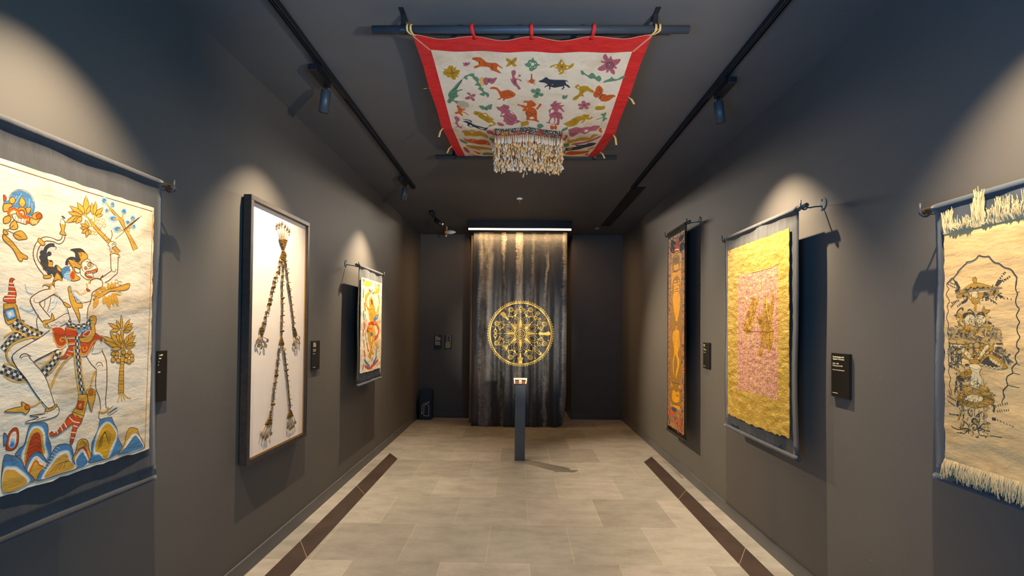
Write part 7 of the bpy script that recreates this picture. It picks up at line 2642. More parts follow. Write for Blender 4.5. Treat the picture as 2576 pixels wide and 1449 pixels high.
for (u, v), (bu, bv) in zip([(-.077, .725), (-.044, .739), (-.008, .754), (.037, .744), (.070, .733), (.098, .723)], [(-.034, .641), (-.013, .645), (.005, .647), (.023, .650), (.040, .649), (.057, .647)]):
    cord([(u, v - .012), (bu, bv)], 0.0026); coin(u, v, (1, .15, .2), 0.0135)
net([(-.043, .639), (.069, .647), (.048, .605), (.022, .571), (.008, .569), (-.015, .600)])
net([(.0, .560), (.022, .568), (.055, .537), (.046, .497), (.011, .476), (-.028, .504)])
chain([(-.025, .497), (-.034, .45), (-.056, .402), (-.1, .339), (-.141, .23), (-.182, .135), (-.216, .061), (-.244, .02)], 12)
chain([(.011, .477), (.016, .429), (.005, .353), (.004, .269), (.014, .171), (.010, .079), (.008, .03), (.008, -.05)], 13)
chain([(.042, .496), (.061, .445), (.081, .361), (.111, .277), (.144, .177), (.175, .067), (.183, .025)], 11)
net([(-.245, .023), (-.219, -.009), (-.247, -.048), (-.271, -.032), (-.270, .007)]); net([(.178, .024), (.217, -.003), (.238, -.049), (.200, -.062), (.185, -.012)])
net([(.008, -.048), (.028, -.078), (.045, -.115), (-.023, -.112), (-.012, -.08)])
chain([(-.020, -.115), (-.031, -.18), (-.051, -.272), (-.073, -.37), (-.09, -.443), (-.096, -.508), (-.118, -.554), (-.120, -.582)], 12)
chain([(.034, -.117), (.060, -.203), (.086, -.31), (.11, -.40), (.128, -.491), (.146, -.556), (.149, -.592)], 11)
net([(-.120, -.582), (-.099, -.652), (-.184, -.639), (-.150, -.61)]); net([(.149, -.590), (.207, -.652), (.115, -.655), (.13, -.62)])
for base, tips in ((((-.268, -.03), (-.25, -.045)), [(-.305, -.083), (-.283, -.104), (-.252, -.120), (-.208, -.110), (-.179, -.076)]), (((.202, -.06), (.236, -.05)), [(.185, -.116), (.216, -.140), (.247, -.141), (.283, -.103), (.282, -.066)]),
                   (((-.182, -.641), (-.102, -.652)), [(-.241, -.685), (-.214, -.714), (-.184, -.731), (-.159, -.721), (-.113, -.714)]), (((.118, -.655), (.205, -.652)), [(.118, -.719), (.151, -.737), (.180, -.737), (.208, -.729), (.232, -.707)])):
    for k, (u, v) in enumerate(tips):
        t = k / 4; bu, bv = base[0][0] + (base[1][0] - base[0][0]) * t, base[0][1] + (base[1][1] - base[0][1]) * t
        cord([(bu, bv), (u, v + .012)], 0.0026); coin(u, v, (1, r.uniform(-.3, .3), r.uniform(-.2, .3)), 0.0125)
# ------------------------------------------------------------------ cloth canopy under the ceiling
CX, CY, CZ = 0.055, 2.40, 3.10
def canopy_z(Y, X):
    ys, zs = (2.3, 2.40, 2.63, 2.91, 3.36, 3.85, 4.2, 4.4), (3.104, 3.10, 3.088, 3.053, 3.004, 3.063, 3.125, 3.15)
    i = max(0, min(6, next((k for k in range(7) if ys[k + 1] >= Y), 6))); t = (Y - ys[i]) / (ys[i + 1] - ys[i])
    return zs[i] + (zs[i + 1] - zs[i]) * t - (X - CX) / .625 * .022 * math.sin(max(0, min(1, (Y - 2.4) / 1.8)) * math.pi)
cpl = lambda u, v, h: (u, v, canopy_z(v + CY, u + CX) - CZ - h)
P_C = {'g': cloth('canopy_cream_cotton', srgb(216, 196, 166), 0.9, 0.06, 0.22, 0.008, 0.15, srgb(186, 154, 112), (4, 3, 4))}
for k, c in dict(y=(176, 130, 28), p=(164, 88, 92), o=(190, 84, 28), e=(92, 126, 92), k=(50, 54, 62), t=(210, 164, 100), t2=(178, 158, 128), r2=(178, 84, 76)).items():
    P_C[k] = cloth('felt_' + {'y': 'mustard', 'p': 'rose', 'o': 'orange', 'e': 'sage', 'k': 'charcoal', 't': 'straw', 't2': 'faded', 'r2': 'coral'}[k], srgb(*c), 0.9, 0.10, 0.15, 0.006, 0.2)
RED = cloth('red_cotton', srgb(196, 40, 34), 0.85, 0.10, 0.25, 0.010, 0.12, srgb(186, 54, 52), (3, 5, 4))
TAPE = cloth('tan_tape', srgb(206, 160, 92), 0.9, 0.08, 0.1)
can = empty('cloth_canopy', (CX, CY, CZ)); tag(can, 'cream cloth canopy with red border and cut-out animals, hung under the ceiling', 'cloth canopy')
vi0, vi1, vo1, ui, uo = 0.140, 1.815, 1.835, 0.549, 0.627
def vfront(u):
    nodes = [(-.627, -.004), (-.475, .036), (-.310, .012), (-.155, .046), (-.004, .014), (.155, .047), (.318, .012), (.480, .030), (.627, -.002)]
    for (a, va), (b, vb) in zip(nodes, nodes[1:]):
        if u <= b: t = (u - a) / (b - a); t = t * t * (3 - 2 * t); return va + (vb - va) * t
    return -.002
def vin(u): return vi0 + 0.35 * (vfront(u * uo / ui) - 0.02)
m = MB(); m.flat = True
m.grid(lambda a, b: cpl(-ui + 2 * ui * a, vin(-ui + 2 * ui * a) * (1 - b) + vi1 * b, 0), 40, 70)
m.build('ground_cloth', P_C['g'], can)
m = MB(); m.flat = True
def strip(o0, o1, i0, i1, n):
    m.grid(lambda a, b: cpl(*[(o0(a)[k] * (1 - b) + i0(a)[k] * b) for k in (0, 1)], 0), n, 4)
strip(lambda a: (-uo + 2 * uo * a, vfront(-uo + 2 * uo * a)), 0, lambda a: (-ui + 2 * ui * a, vin(-ui + 2 * ui * a)), 0, 60)
def side(s):
    ties = (0.49, 0.97, 1.42)
    def outer(a):
        v = vfront(s * uo) * (1 - a) + vo1 * a
        k = min((abs(v - t) for t in ties)); return (s * (uo - 0.006 * min(1, k / 0.2)), v)
    strip(outer, 0, lambda a: (s * ui, vin(s * ui) * (1 - a) + vi1 * a), 0, 60)
side(-1); side(1)
strip(lambda a: (-uo + 2 * uo * a, vo1), 0, lambda a: (-ui + 2 * ui * a, vi1), 0, 30)
m.build('red_border', RED, can)
m = MB(); m.flat = True
def seam(pts, w=0.0022):
    v2, fs = ribbon(pts, w); m.add([cpl(u, v, 0.0006) for u, v in v2], fs)
seam([(-uo + 0.01 + (2 * uo - 0.02) * k / 60, vfront(-uo + 0.01 + (2 * uo - 0.02) * k / 60) + 0.002) for k in range(61)])
for s_ in (-1, 1):
    seam([(s_ * (uo - 0.01), 0.01), (s_ * ui, vin(s_ * ui))], 0.0018); seam([(s_ * (uo - 0.004), 0.012), (s_ * (ui + .006), vin(s_ * ui) + .002)], 0.0018)
m.build('white_seam', M['letter'], can)
items = list(parse(ART_CANOPY))
for name, label, k0, k1 in CANOPY_PIECES:
    m = MB(); m.flat = True; keys = list(P_C)
    cloth_it = [it for it in items[k0:k1]]
    paint(m, cloth_it, cpl, P_C, 0.0015, 0.004, 0.0003, 0.0012, keys=keys)
    used = sorted(set(m.m)); m.m = [used.index(i) for i in m.m]
    m.build(name, [P_C[keys[i]] for i in used], can)
used_idx = set(i for _, _, a, b in CANOPY_PIECES for i in range(a, b))
rest = [it for i, it in enumerate(items) if i not in used_idx]
m = MB(); m.flat = True; paint(m, rest, cpl, P_C, 0.0015, 0.008, 0.0002, 0.0006, keys=list(P_C)); m.build('straw_patch', list(P_C.values()), can)
m = MB(); m.flat = True; v2, fs = ribbon([(-.45, .62), (-.44, .70)], .06); m.add([cpl(u, v, 0.0005) for u, v in v2], fs); m.build('worn_patch', P_C['t2'], can)
# loops over the front pole and tape ties
PZ = 3.122
def loop(u, v, mat, w, name, rr=0.026, lean=0.0):
    m = MB(); pts = [(u + lean, v + 0.022, canopy_z(CY + v, u + CX) - 0.004), (u + lean, v + 0.004, canopy_z(CY + v, u + CX) - 0.003)]
    for k in range(13):
        a = R(-60 - k * 20); pts.append((u + lean * (1 - (k + 1) / 7 if k < 7 else 0), -0.005 + rr * math.cos(a), PZ + rr * math.sin(a)))
    pts.append((u, v + 0.006, canopy_z(CY + v, u + CX) + 0.001))
    n = len(pts)
    m.add([(x - w / 2, y, z - CZ) for x, y, z in pts] + [(x + w / 2, y, z - CZ) for x, y, z in pts], [(i, i + 1, n + i + 1, n + i) for i in range(n - 1)], 0, True)
    return m.build(name, mat, can, solid=0.002)
for u, le in ((-.310, 0.012), (-.004, 0.004), (.318, -0.006)): loop(u, 0.013, RED, 0.018, 'red_loop', lean=le)
for u, d in ((-.612, -.03), (-.606, -.018), (.606, .026), (.612, .040)):
    m = MB(); pts = [(u, 0.004, canopy_z(CY, u + CX) - 0.003)]
    for k in range(11):
        a = R(-70 - k * 22); pts.append((u + d * min(1, (k + 1) / 4), -0.005 + 0.025 * math.cos(a), PZ + 0.025 * math.sin(a)))
    n = len(pts); w = 0.011
    m.add([(x - w / 2, y, z - CZ) for x, y, z in pts] + [(x + w / 2, y, z - CZ) for x, y, z in pts], [(i, i + 1, n + i + 1, n + i) for i in range(n - 1)], 0, True)
    m.build('tape_tie', TAPE, can, solid=0.0015)
for s_, v, du, dz in ((-1, .49, -.035, -.004), (-1, .97, -.020, -.065), (-1, 1.42, -.030, -.060), (1, .52, .030, -.045), (1, .97, .012, -.075), (1, 1.52, .028, -.055), (-1, 1.81, -.02, -.02), (1, 1.82, .012, -.02)):
    u = s_ * uo; z = canopy_z(CY + v, u + CX) - CZ; m = MB()
    pts = [(u - s_ * .01, v, z - 0.002), (u + du * .4, v, z + dz * .35), (u + du * .8, v + .004, z + dz * .75), (u + du, v + .004, z + dz)]
    n = 4; w = 0.014
    m.add([(x - w / 2, y, q) for x, y, q in pts] + [(x + w / 2, y, q) for x, y, q in pts], [(i, i + 1, n + i + 1, n + i) for i in range(n - 1)], 0, True)
    m.build('tape_tie', TAPE, can, solid=0.0015)
# poles on clamps
for y, xa, xb, cl, label in ((2.395, -0.772, 0.862, (-0.612, 0.690), 'blue-grey pole under the ceiling carrying the front edge of the canopy'), (4.205, -0.765, 0.868, (-0.600, 0.672), 'blue-grey pole under the ceiling at the far edge of the canopy')):
    p = empty('canopy_pole', ((xa + xb) / 2, y, PZ)); tag(p, label, 'pole', 'poles carrying the canopy'); xm = (xa + xb) / 2
    MB().tube([(xa - xm, 0, 0), (xb - xm, 0, 0)], 0.0195, 24).build('pipe', M['pipe'], p)
    for c in cl:
        m = MB(); ring = [(0.0225 * math.cos(R(k * 20)), 0.0225 * math.sin(R(k * 20))) for k in range(18)]
        x0, x1 = c - xm - 0.012, c - xm + 0.012
        m.add([(x0, a, b) for a, b in ring] + [(x1, a, b) for a, b in ring], [(k, (k + 1) % 18, 18 + (k + 1) % 18, 18 + k) for k in range(18)], 0, True)
        m.box((x0, -0.006, 0.0215), (x1, 0.006, ZC - PZ)); m.box((x0, -0.055, ZC - PZ - 0.004), (x1, 0.055, ZC - PZ))
        k_ = m.build('clamp', M['black'], p)
        MB().cyl((c - xm, 0.040, ZC - PZ - 0.004), (c - xm, 0.040, ZC - PZ - 0.007), 0.005, 10).build('screw', M['steel'], k_)

# ------------------------------------------------------------------ hanging shell and bead valance
BX = (CX + 0.003, 3.335)
sv = empty('shell_valance', (BX[0], BX[1], 3.0)); tag(sv, 'square valance of bead netting and long shell tassels hanging below the canopy', 'shell valance')
SHELL = plain('pale_shell', srgb(200, 176, 148), 0.45, 0, 0.12, 40); SHELL2 = plain('amber_shell_edge', srgb(206, 150, 78), 0.5, 0, 0.15, 40)
BEADS = [plain('bead_' + n_, srgb(*c), 0.3) for n_, c in (('navy', (30, 36, 52)), ('teal', (70, 106, 104)), ('cream', (200, 186, 160)), ('red', (190, 24, 28)), ('amber', (206, 140, 20)), ('black', (26, 22, 20)))]
GOLDB = plain('gilt_bead_mesh', srgb(150, 96, 30), 0.35, 0.5, 0.5, 120, 0.4)
r = random.Random(4)
def shell(m, x, y, z, L_, w, tilt, yawa, mi=0):
    prof = [(0.0, 0.12), (0.25, 0.35), (0.6, 0.85), (0.85, 1.0), (1.0, 0.55), (1.03, 0.0)]
    mt = Matrix.Translation((x, y, z)) @ Matrix.Rotation(yawa, 4, 'Z') @ Matrix.Rotation(tilt, 4, 'Y')
    n = 7; vs_ = []; fs = []
    for a, b in prof:
        for k in range(n): w_ = 2 * math.pi * k / n; vs_.append(mt @ Vector((b * w * math.cos(w_), b * w * 0.45 * math.sin(w_), -a * L_)))
    for i in range(len(prof) - 1):
        for k in range(n): fs.append((i * n + k, i * n + (k + 1) % n, (i + 1) * n + (k + 1) % n, (i + 1) * n + k))
    m.add(vs_, fs, mi, True)
def octa(m, p, s_, mi):
    x, y, z = p; m.add([(x + s_, y, z), (x - s_, y, z), (x, y + s_, z), (x, y - s_, z), (x, y, z + s_ * 1.3), (x, y, z - s_ * 1.3)], [(0, 2, 4), (2, 1, 4), (1, 3, 4), (3, 0, 4), (2, 0, 5), (1, 2, 5), (3, 1, 5), (0, 3, 5)], mi, True)
HW, DEP = 0.240, 0.27
def rim(side_, t):
    if side_ == 'F': x = -HW + 2 * HW * t; return (x, -0.030 * max(0, 1 - abs(x) / 0.16) + 0.01 * (abs(x) / HW) ** 2)
    if side_ == 'B': return (-HW + 2 * HW * t, DEP)
    return ((-HW if side_ == 'L' else HW), DEP * t)
ztop = lambda x, y: canopy_z(BX[1] + y, BX[0] + x) - 3.0 - 0.002
for side_, n in (('F', 34), ('B', 26), ('L', 9), ('R', 9)):
    m = MB()
    for k in range(n * 2):
        x, y = rim(side_, (k + 0.5) / (2 * n)); zt = ztop(x, y)
        fx_ = (k / (2 * n))
        for j in range(9):
            c = r.choice((0, 0, 1, 5, 2)) if j < 5 else r.choice((1, 2, 3, 0, 5))
            if side_ == 'F':
                if 0.07 < fx_ < 0.24 and 2 < j < 8 and r.random() < .65: c = 4
                if 0.28 < fx_ < 0.36 and 2 < j < 7 and r.random() < .7: c = 3
                if 0.62 < fx_ < 0.72 and 1 < j < 7 and r.random() < .7: c = 3
                if j == 8: c = r.choice((3, 3, 0))
            else: c = 3 if j < 5 else r.choice((5, 4))
            octa(m, (x + r.uniform(-.001, .001), y + r.uniform(-.003, .003), zt - 0.004 - j * 0.0056), 0.0037, c)
    m.build('bead_band', BEADS, sv)
    for k in range(n):
        t = (k + 0.5) / n; x, y = rim(side_, t); zt = ztop(x, y) - 0.052; m = MB()
        m.tube([(x, y, zt + 0.004), (x, y, zt - 0.17)], 0.0012, 5, 1)
        if side_ == 'F':
            z = zt + r.uniform(-.004, .004)
            shell(m, x + r.uniform(-.002, .002), y - 0.004, z, r.uniform(.050, .066), r.uniform(.0080, .0105), r.uniform(-.12, .12), r.uniform(-.5, .5))
            gap = any(abs(x - g) < 0.022 for g in (-.185, .175)) or (abs(x + .10) < .020) or abs(x - .075) < 0.028
            z -= 0.055
            while z > zt - 0.225 + r.uniform(-.02, .012):
                depth_ = zt - z
                thin = gap and 0.06 < depth_ < 0.17
                for q in range(1 if thin else 2):
                    if thin and r.random() < 0.75: continue
                    mi = 0 if r.random() < 0.62 else 1
                    shell(m, x + r.uniform(-.010, .010), y + r.uniform(-.014, .012), z + r.uniform(-.006, .006), r.uniform(.028, .042), r.uniform(.0075, .0115), r.uniform(-.55, .55), r.uniform(-1.2, 1.2), mi)
                z -= 0.024
        else:
            z = zt
            while z > zt - r.uniform(.15, .20):
                if side_ == 'B' and z > zt - 0.10: octa(m, (x + r.uniform(-.006, .006), y, z), 0.007, 2)
                else: shell(m, x + r.uniform(-.008, .008), y + r.uniform(-.008, .008), z, r.uniform(.028, .042), .007, r.uniform(-.5, .5), r.uniform(-1, 1), 0 if r.random() < .5 else 1)
                z -= 0.018 if side_ == 'B' else 0.024
        m.build('shell_strand', [SHELL, SHELL2, GOLDB], sv)

# ------------------------------------------------------------------ the tall curtain with gold medallion
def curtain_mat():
    m, nt, bs = new_mat('streaked_satin_painted_sheen')
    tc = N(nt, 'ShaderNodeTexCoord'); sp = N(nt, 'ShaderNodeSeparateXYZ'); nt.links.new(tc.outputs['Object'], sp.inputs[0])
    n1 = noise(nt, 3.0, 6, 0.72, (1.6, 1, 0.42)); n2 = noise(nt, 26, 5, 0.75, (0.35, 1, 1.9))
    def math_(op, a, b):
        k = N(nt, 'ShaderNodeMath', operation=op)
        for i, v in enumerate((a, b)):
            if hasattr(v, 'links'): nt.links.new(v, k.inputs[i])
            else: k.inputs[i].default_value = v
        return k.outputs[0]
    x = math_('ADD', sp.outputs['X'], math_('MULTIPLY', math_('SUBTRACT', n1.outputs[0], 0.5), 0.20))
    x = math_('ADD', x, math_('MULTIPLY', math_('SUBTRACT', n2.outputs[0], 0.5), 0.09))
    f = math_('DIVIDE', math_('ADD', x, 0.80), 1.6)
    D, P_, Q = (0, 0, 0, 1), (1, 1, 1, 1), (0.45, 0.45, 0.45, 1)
    g = ramp(nt, f, [(0.0, D), (0.085, D), (0.105, P_), (0.185, P_), (0.215, Q), (0.235, D), (0.315, D), (0.325, P_), (0.345, P_), (0.355, D), (0.455, D), (0.468, P_), (0.515, P_), (0.53, D), (0.60, D), (0.625, Q), (0.65, D), (0.735, D), (0.75, P_), (0.77, P_), (0.78, D), (0.91, D), (0.93, P_), (0.96, P_), (1.0, D)])  # pale ikat streaks, with the satin's sheen on the folds painted into the colour
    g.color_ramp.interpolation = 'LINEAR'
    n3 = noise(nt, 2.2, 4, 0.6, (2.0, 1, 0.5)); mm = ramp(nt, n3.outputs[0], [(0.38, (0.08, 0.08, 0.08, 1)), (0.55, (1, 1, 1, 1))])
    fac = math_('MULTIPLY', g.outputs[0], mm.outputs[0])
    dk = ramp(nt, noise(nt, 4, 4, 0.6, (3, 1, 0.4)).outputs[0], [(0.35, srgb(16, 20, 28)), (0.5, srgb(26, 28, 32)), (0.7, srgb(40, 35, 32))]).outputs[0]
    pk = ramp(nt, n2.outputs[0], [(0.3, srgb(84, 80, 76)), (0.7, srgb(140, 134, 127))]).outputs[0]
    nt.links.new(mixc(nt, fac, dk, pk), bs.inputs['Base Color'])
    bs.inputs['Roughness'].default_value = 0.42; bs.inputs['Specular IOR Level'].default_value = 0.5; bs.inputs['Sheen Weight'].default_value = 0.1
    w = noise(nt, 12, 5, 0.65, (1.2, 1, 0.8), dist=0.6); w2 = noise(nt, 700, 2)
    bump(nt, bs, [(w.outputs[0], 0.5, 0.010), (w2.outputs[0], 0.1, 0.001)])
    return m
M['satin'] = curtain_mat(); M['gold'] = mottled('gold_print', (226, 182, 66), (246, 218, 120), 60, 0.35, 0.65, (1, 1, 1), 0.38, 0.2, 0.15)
M['lining'] = cloth('brown_lining', srgb(92, 78, 66), 0.8, 0.1, 0.3)
cu = empty('curtain', (0.02, 7.44, 0.0)); tag(cu, 'tall dark streaked satin curtain with a round gold medallion, at the far end', 'curtain')
c0, c1, cz0, cz1 = -0.752, 0.742, 0.010, 3.100
def fold(x, z):
    t = 1 - z / 3.1; e = min(1, max(0, (abs(x - 0.01) - 0.50) / 0.25)); k = 0.35 + 0.65 * t
    y = 0.014 * math.sin(x * 17 + 0.6) * k + 0.008 * math.sin(x * 41 + 1.1 + 0.5 * math.sin(z * 1.3)) * k + 0.006 * math.sin(x * 9 + z * 1.7)
    y += e * 0.03 * t * math.sin(x * 7)
    return y
def cpt(x, z, h=0.0): return (x, fold(x, z) - h, z)
def cgrid(a, b):
    x = c0 + (c1 - c0) * a; z = cz0 + (cz1 - cz0) * b; t = 1 - b
    lowr = 0.05 * max(0, (a - 0.90) / 0.1) ** 1.5 * max(0, (t - 0.85) / 0.15)
    x2 = x - lowr * 1.0 + (-0.012 * t if a < .5 else 0.0)
    return (x2, fold(x, z) + (0.05 * max(0, (a - 0.9) / 0.1) * max(0, (t - 0.8) / .2)), z + lowr * 0.6 + (0.012 * a + 0.010 * math.sin(a * 9)) * max(0, 1 - b * 30) * 0.3)
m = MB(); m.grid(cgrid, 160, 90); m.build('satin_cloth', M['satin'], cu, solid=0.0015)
m = MB(); m.grid(lambda a, b: (c0 - 0.040 + 0.20 * a - 0.010 * (1 - b), 0.035 + 0.010 * math.sin(a * 9 + b), 0.055 + 3.0 * b), 14, 30); m.build('lining', M['lining'], cu, solid=0.0015)
m = MB(); m.cyl((c0 - 0.01, 0.0, 3.112), (c1 + 0.01, 0.0, 3.112), 0.016, 14); m.box((c0 + .05, -.01, 3.12), (c0 + .07, .01, ZC)); m.box((c1 - .07, -.01, 3.12), (c1 - .05, .01, ZC)); m.build('curtain_rod', M['black'], cu)
# medallion: rings, petals, small sun faces and the eight emblems around
m = MB(); m.flat = True; mx, mz, mr = 0.012, 1.487, 0.523
md = [0]
def mplace(u, v):
    md[0] += 2e-7; return cpt(u + mx, v + mz, 0.0035 + md[0])
def mline(pts, w, closed=False, smooth=True):
    p = catmull(pts, closed, 0.012) if smooth else pts
    v2, fs = ribbon(p, w * 0.8, closed); m.add([mplace(u, v) for u, v in v2], fs)
def mfill(pts):
    m.add([mplace(u, v) for u, v in pts], [tuple(t) for t in tessellate_polygon([[Vector((u, v, 0)) for u, v in pts]])])
def pol(rr, deg, dr=0, dt=0):
    """point at radius rr; dr outward, dt sideways"""
    a = R(deg); return ((rr + dr) * math.cos(a) - dt * math.sin(a), (rr + dr) * math.sin(a) + dt * math.cos(a))
def circ(rr, cx=0, cz=0, n=48): return [(cx + rr * math.cos(2 * math.pi * k / n), cz + rr * math.sin(2 * math.pi * k / n)) for k in range(n)]
def disc(x, z, rr, n=12): mfill(circ(rr, x, z, n))
mline(circ(.487, n=96), 0.024, True, False); mline(circ(.510, n=96), 0.006, True, False)
for k in range(84):
    x, z = pol(0.518, k * 360 / 84); disc(x, z, 0.0085, 8)
    x, z = pol(0.500, (k + .5) * 360 / 84); disc(x, z, 0.004, 6)
mline(circ(.066, n=32), 0.016, True, False); mline(circ(.090, n=32), 0.007, True, False)
for i in range(-1, 2):
    for j in range(-1, 2):
        mline(circ(.011, i * .03, j * .03, 8), 0.006, True, False)
for k in range(8):
    a = 22.5 + 45 * k
    x, z = pol(.122, a); mline(circ(.027, x, z, 16), 0.012, True, False); disc(x, z, .009, 8)
    for s_ in (-1, 1):
        mline([pol(.145, a, 0, s_ * .016), pol(.19, a, 0, s_ * .05), pol(.245, a, 0, s_ * .052), pol(.285, a, 0, s_ * .025), pol(.30, a)], 0.007)
        mline([pol(.155, a, 0, s_ * .008), pol(.19, a, 0, s_ * .026), pol(.23, a, 0, s_ * .026), pol(.262, a)], 0.005)
        mline([pol(.275, a, 0, s_ * .01), pol(.31, a, 0, s_ * .05), pol(.335, a, 0, s_ * .085)], 0.010)
        mfill([pol(.285, a, 0, s_ * .012), pol(.30, a, 0, s_ * .045), pol(.32, a, 0, s_ * .05), pol(.305, a, 0, s_ * .005)])
        mline([pol(.318, a, 0, s_ * .075), pol(.345, a, 0, s_ * .065), pol(.385, a, 0, s_ * .03)], 0.007)
        mline([pol(.33, a, 0, s_ * .02), pol(.375, a, 0, s_ * .045), pol(.33, a, 0, s_ * .055), pol(.33, a, 0, s_ * .02)], 0.007, False, False)
        mline([pol(.31, a, 0, s_ * .078), pol(.30, a, 0, s_ * .092)], 0.007)
    x, z = pol(.408, a); mline(circ(.027, x, z, 16), 0.013, True, False); disc(x, z, .010, 8)
    for q in range(12): mline([pol(.0, 0)] and [(x + .030 * math.cos(R(q * 30)), z + .030 * math.sin(R(q * 30))), (x + .048 * math.cos(R(q * 30 + 6)), z + .048 * math.sin(R(q * 30 + 6)))], 0.008, False, False)
    x, z = pol(.455, a + 9); mline(circ(.008, x, z, 8), 0.005, True, False); mline([pol(.435, a + 9), pol(.447, a + 9)], .005)
def spear(a, ln=.27):
    mfill([pol(.10, a, 0, -.010), pol(.15, a, 0, -.022), pol(.225, a, 0, -.010), pol(.225, a, 0, .010), pol(.15, a, 0, .022), pol(.10, a, 0, .010)])
    mline([pol(.22, a), pol(ln, a)], .010); mline([pol(.245, a, 0, -.022), pol(.25, a), pol(.245, a, 0, .022)], .008)
for k in range(8): spear(45 * k)
def flower(a, rr, s_):
    x, z = pol(rr, a); mline(circ(.020 * s_, x, z, 12), .010, True, False)
    for q in range(8):
        mfill([(x + .022 * s_ * math.cos(R(q * 45 - 12)), z + .022 * s_ * math.sin(R(q * 45 - 12))), (x + .052 * s_ * math.cos(R(q * 45)), z + .052 * s_ * math.sin(R(q * 45))), (x + .022 * s_ * math.cos(R(q * 45 + 12)), z + .022 * s_ * math.sin(R(q * 45 + 12)))])
mline([pol(.27, 90), pol(.33, 90)], .008); flower(90, .40, 1.15); flower(82, .375, .7); flower(98, .375, .7); flower(90, .345, .6)
mline([pol(.27, 45), pol(.30, 45)], .007); flower(47, .345, 1.1); flower(38, .375, .7); mline(circ(.03, *pol(.42, 50), 5), .014, True, False); disc(*pol(.42, 50), .012)
mfill([pol(.28, 0), pol(.30, 0, 0, .026), pol(.40, 0, 0, .018), pol(.44, 0, 0, .042), pol(.47, 0, 0, .022), pol(.47, 0, 0, -.018), pol(.43, 0, 0, -.036), pol(.38, 0, 0, -.022), pol(.30, 0, 0, -.024)]); mline([pol(.47, 0), pol(.485, 0)], .006)
mline([pol(.28, -45, 0, .022), pol(.36, -45, 0, .026), pol(.44, -45, 0, .008), pol(.45, -45, 0, -.02), pol(.36, -45, 0, -.028), pol(.28, -45, 0, -.014)], .010); mline([pol(.30, -45), pol(.42, -45)], .010); mfill([pol(.44, -45, 0, -.03), pol(.475, -45), pol(.44, -45, 0, .03)])
mline([pol(.27, -90, 0, -.03), pol(.29, -90), pol(.27, -90, 0, .03)], .010); mfill([pol(.31, -90, 0, -.010), pol(.38, -90, 0, -.016), pol(.385, -90, 0, -.05), pol(.43, -90, 0, -.03), pol(.47, -90, 0, -.03), pol(.475, -90, 0, .03), pol(.43, -90, 0, .03), pol(.385, -90, 0, .05), pol(.38, -90, 0, .016), pol(.31, -90, 0, .010)])
for q, d in ((0, 0), (1, .02), (-1, -.022), (2, .035), (-2, -.035)): mfill([pol(.27, 222, 0, d * .2), pol(.33, 222, 0, d + .010), pol(.40 - abs(d), 222, 0, d * 1.4), pol(.33, 222, 0, d - .008)])
for s_ in (-1, 1): mline(circ(.024, *pol(.40, 180, 0, s_ * .036), 12), .014, True, False); mfill([pol(.39, 180, 0, s_ * .06), pol(.41, 180, 0, s_ * .06), pol(.40, 180, 0, s_ * .10)])
mfill([pol(.385, 180, 0, -.008), pol(.43, 180), pol(.385, 180, 0, .008), pol(.36, 180)]); mline([pol(.36, 180), pol(.33, 180)], .006); mline(circ(.012, *pol(.315, 180), 8), .006, True, False)
mfill([pol(.29, 133, 0, -.012), pol(.36, 133, 0, -.020), pol(.38, 133, 0, -.038), pol(.44, 133, 0, -.036), pol(.455, 133), pol(.44, 133, 0, .032), pol(.38, 133, 0, .032), pol(.34, 133, 0, .012), pol(.29, 133, 0, .010)])
m.build('gold_medallion', M['gold'], cu)
# ceiling lamp bar in front of the curtain
lb = empty('linear_light', (0.004, 7.24, ZC)); tag(lb, 'long ceiling light bar glowing warm in front of the curtain top', 'ceiling light bar')
MB().box((-0.790, -0.165, -0.100), (0.790, 0.06, 0)).box((-0.790, -0.18, -0.118), (0.790, -0.165, 0)).build('housing', M['black'], lb, bevel=0.003)
MB().box((-0.788, -0.075, -0.123), (0.788, -0.055, -0.100)).build('light_strip', M['led'], lb)
def strip_light(name, loc, target, sx, sy, power, color, spread):
    o = area(name, loc, target, sx, sy, power, color, spread); o.parent = lb; o.matrix_parent_inverse = Matrix.Translation((-0.004, -7.24, -ZC)); return o
strip_light('front_glow', (0.004, 7.155, 3.090), (0.004, 6.155, 3.090), 1.5, 0.006, 26, (1.0, 0.88, 0.72), 160)
strip_light('curtain_glow', (0.004, 7.225, 3.086), (0.004, 7.40, 2.4), 1.60, 0.03, 20, (1.0, 0.62, 0.27), 170)

# ------------------------------------------------------------------ label stand on the floor
ps = empty('label_stand', (0.0265, 5.585, 0)); tag(ps, 'slim blue-grey post with a small sloping sign holder, standing before the curtain', 'label stand')
MB().box((-0.061, 0, 0), (0.061, 0.09, 0.900)).build('post', M['post'], ps, bevel=0.002)
MB().box((-0.061, 0.004, 0.9005), (0.061, 0.088, 0.906)).build('cap', M['black'], ps)
sl = empty('sign_holder', (0, -0.006, 0.9062)); sl.parent = ps; sl.rotation_euler = (R(38), 0, 0)
m = MB(); W0, W1, D_ = 0.073, 0.082, 0.098
m.prism([(-W0, 0), (W0, 0), (W1, D_), (-W1, D_)], 0, 0.006, 2, 0); m.build('amber_plate', M['amber'], sl)
m = MB()
m.prism([(-W0, 0), (-W0 + .015, 0), (-W1 + .016, D_ - .03), (W1 - .016, D_ - .03), (W0 - .015, 0), (W0, 0), (W1, D_), (-W1, D_)], 0.006, 0.012, 2, 0)
m.build('white_rim', M['white'], sl, bevel=0.001)
MB().box((-0.016, 0.004, 0.006), (0.016, 0.060, 0.011)).build('tag_card', M['white'], sl)
m = MB(); m.box((-0.010, 0.014, 0.0112), (-0.002, 0.026, 0.0115)); m.box((0.000, 0.014, 0.0112), (0.003, 0.028, 0.0115)); m.box((0.004, 0.018, 0.0112), (0.010, 0.022, 0.0115)); m.build('tag_mark', M['dark'], sl)

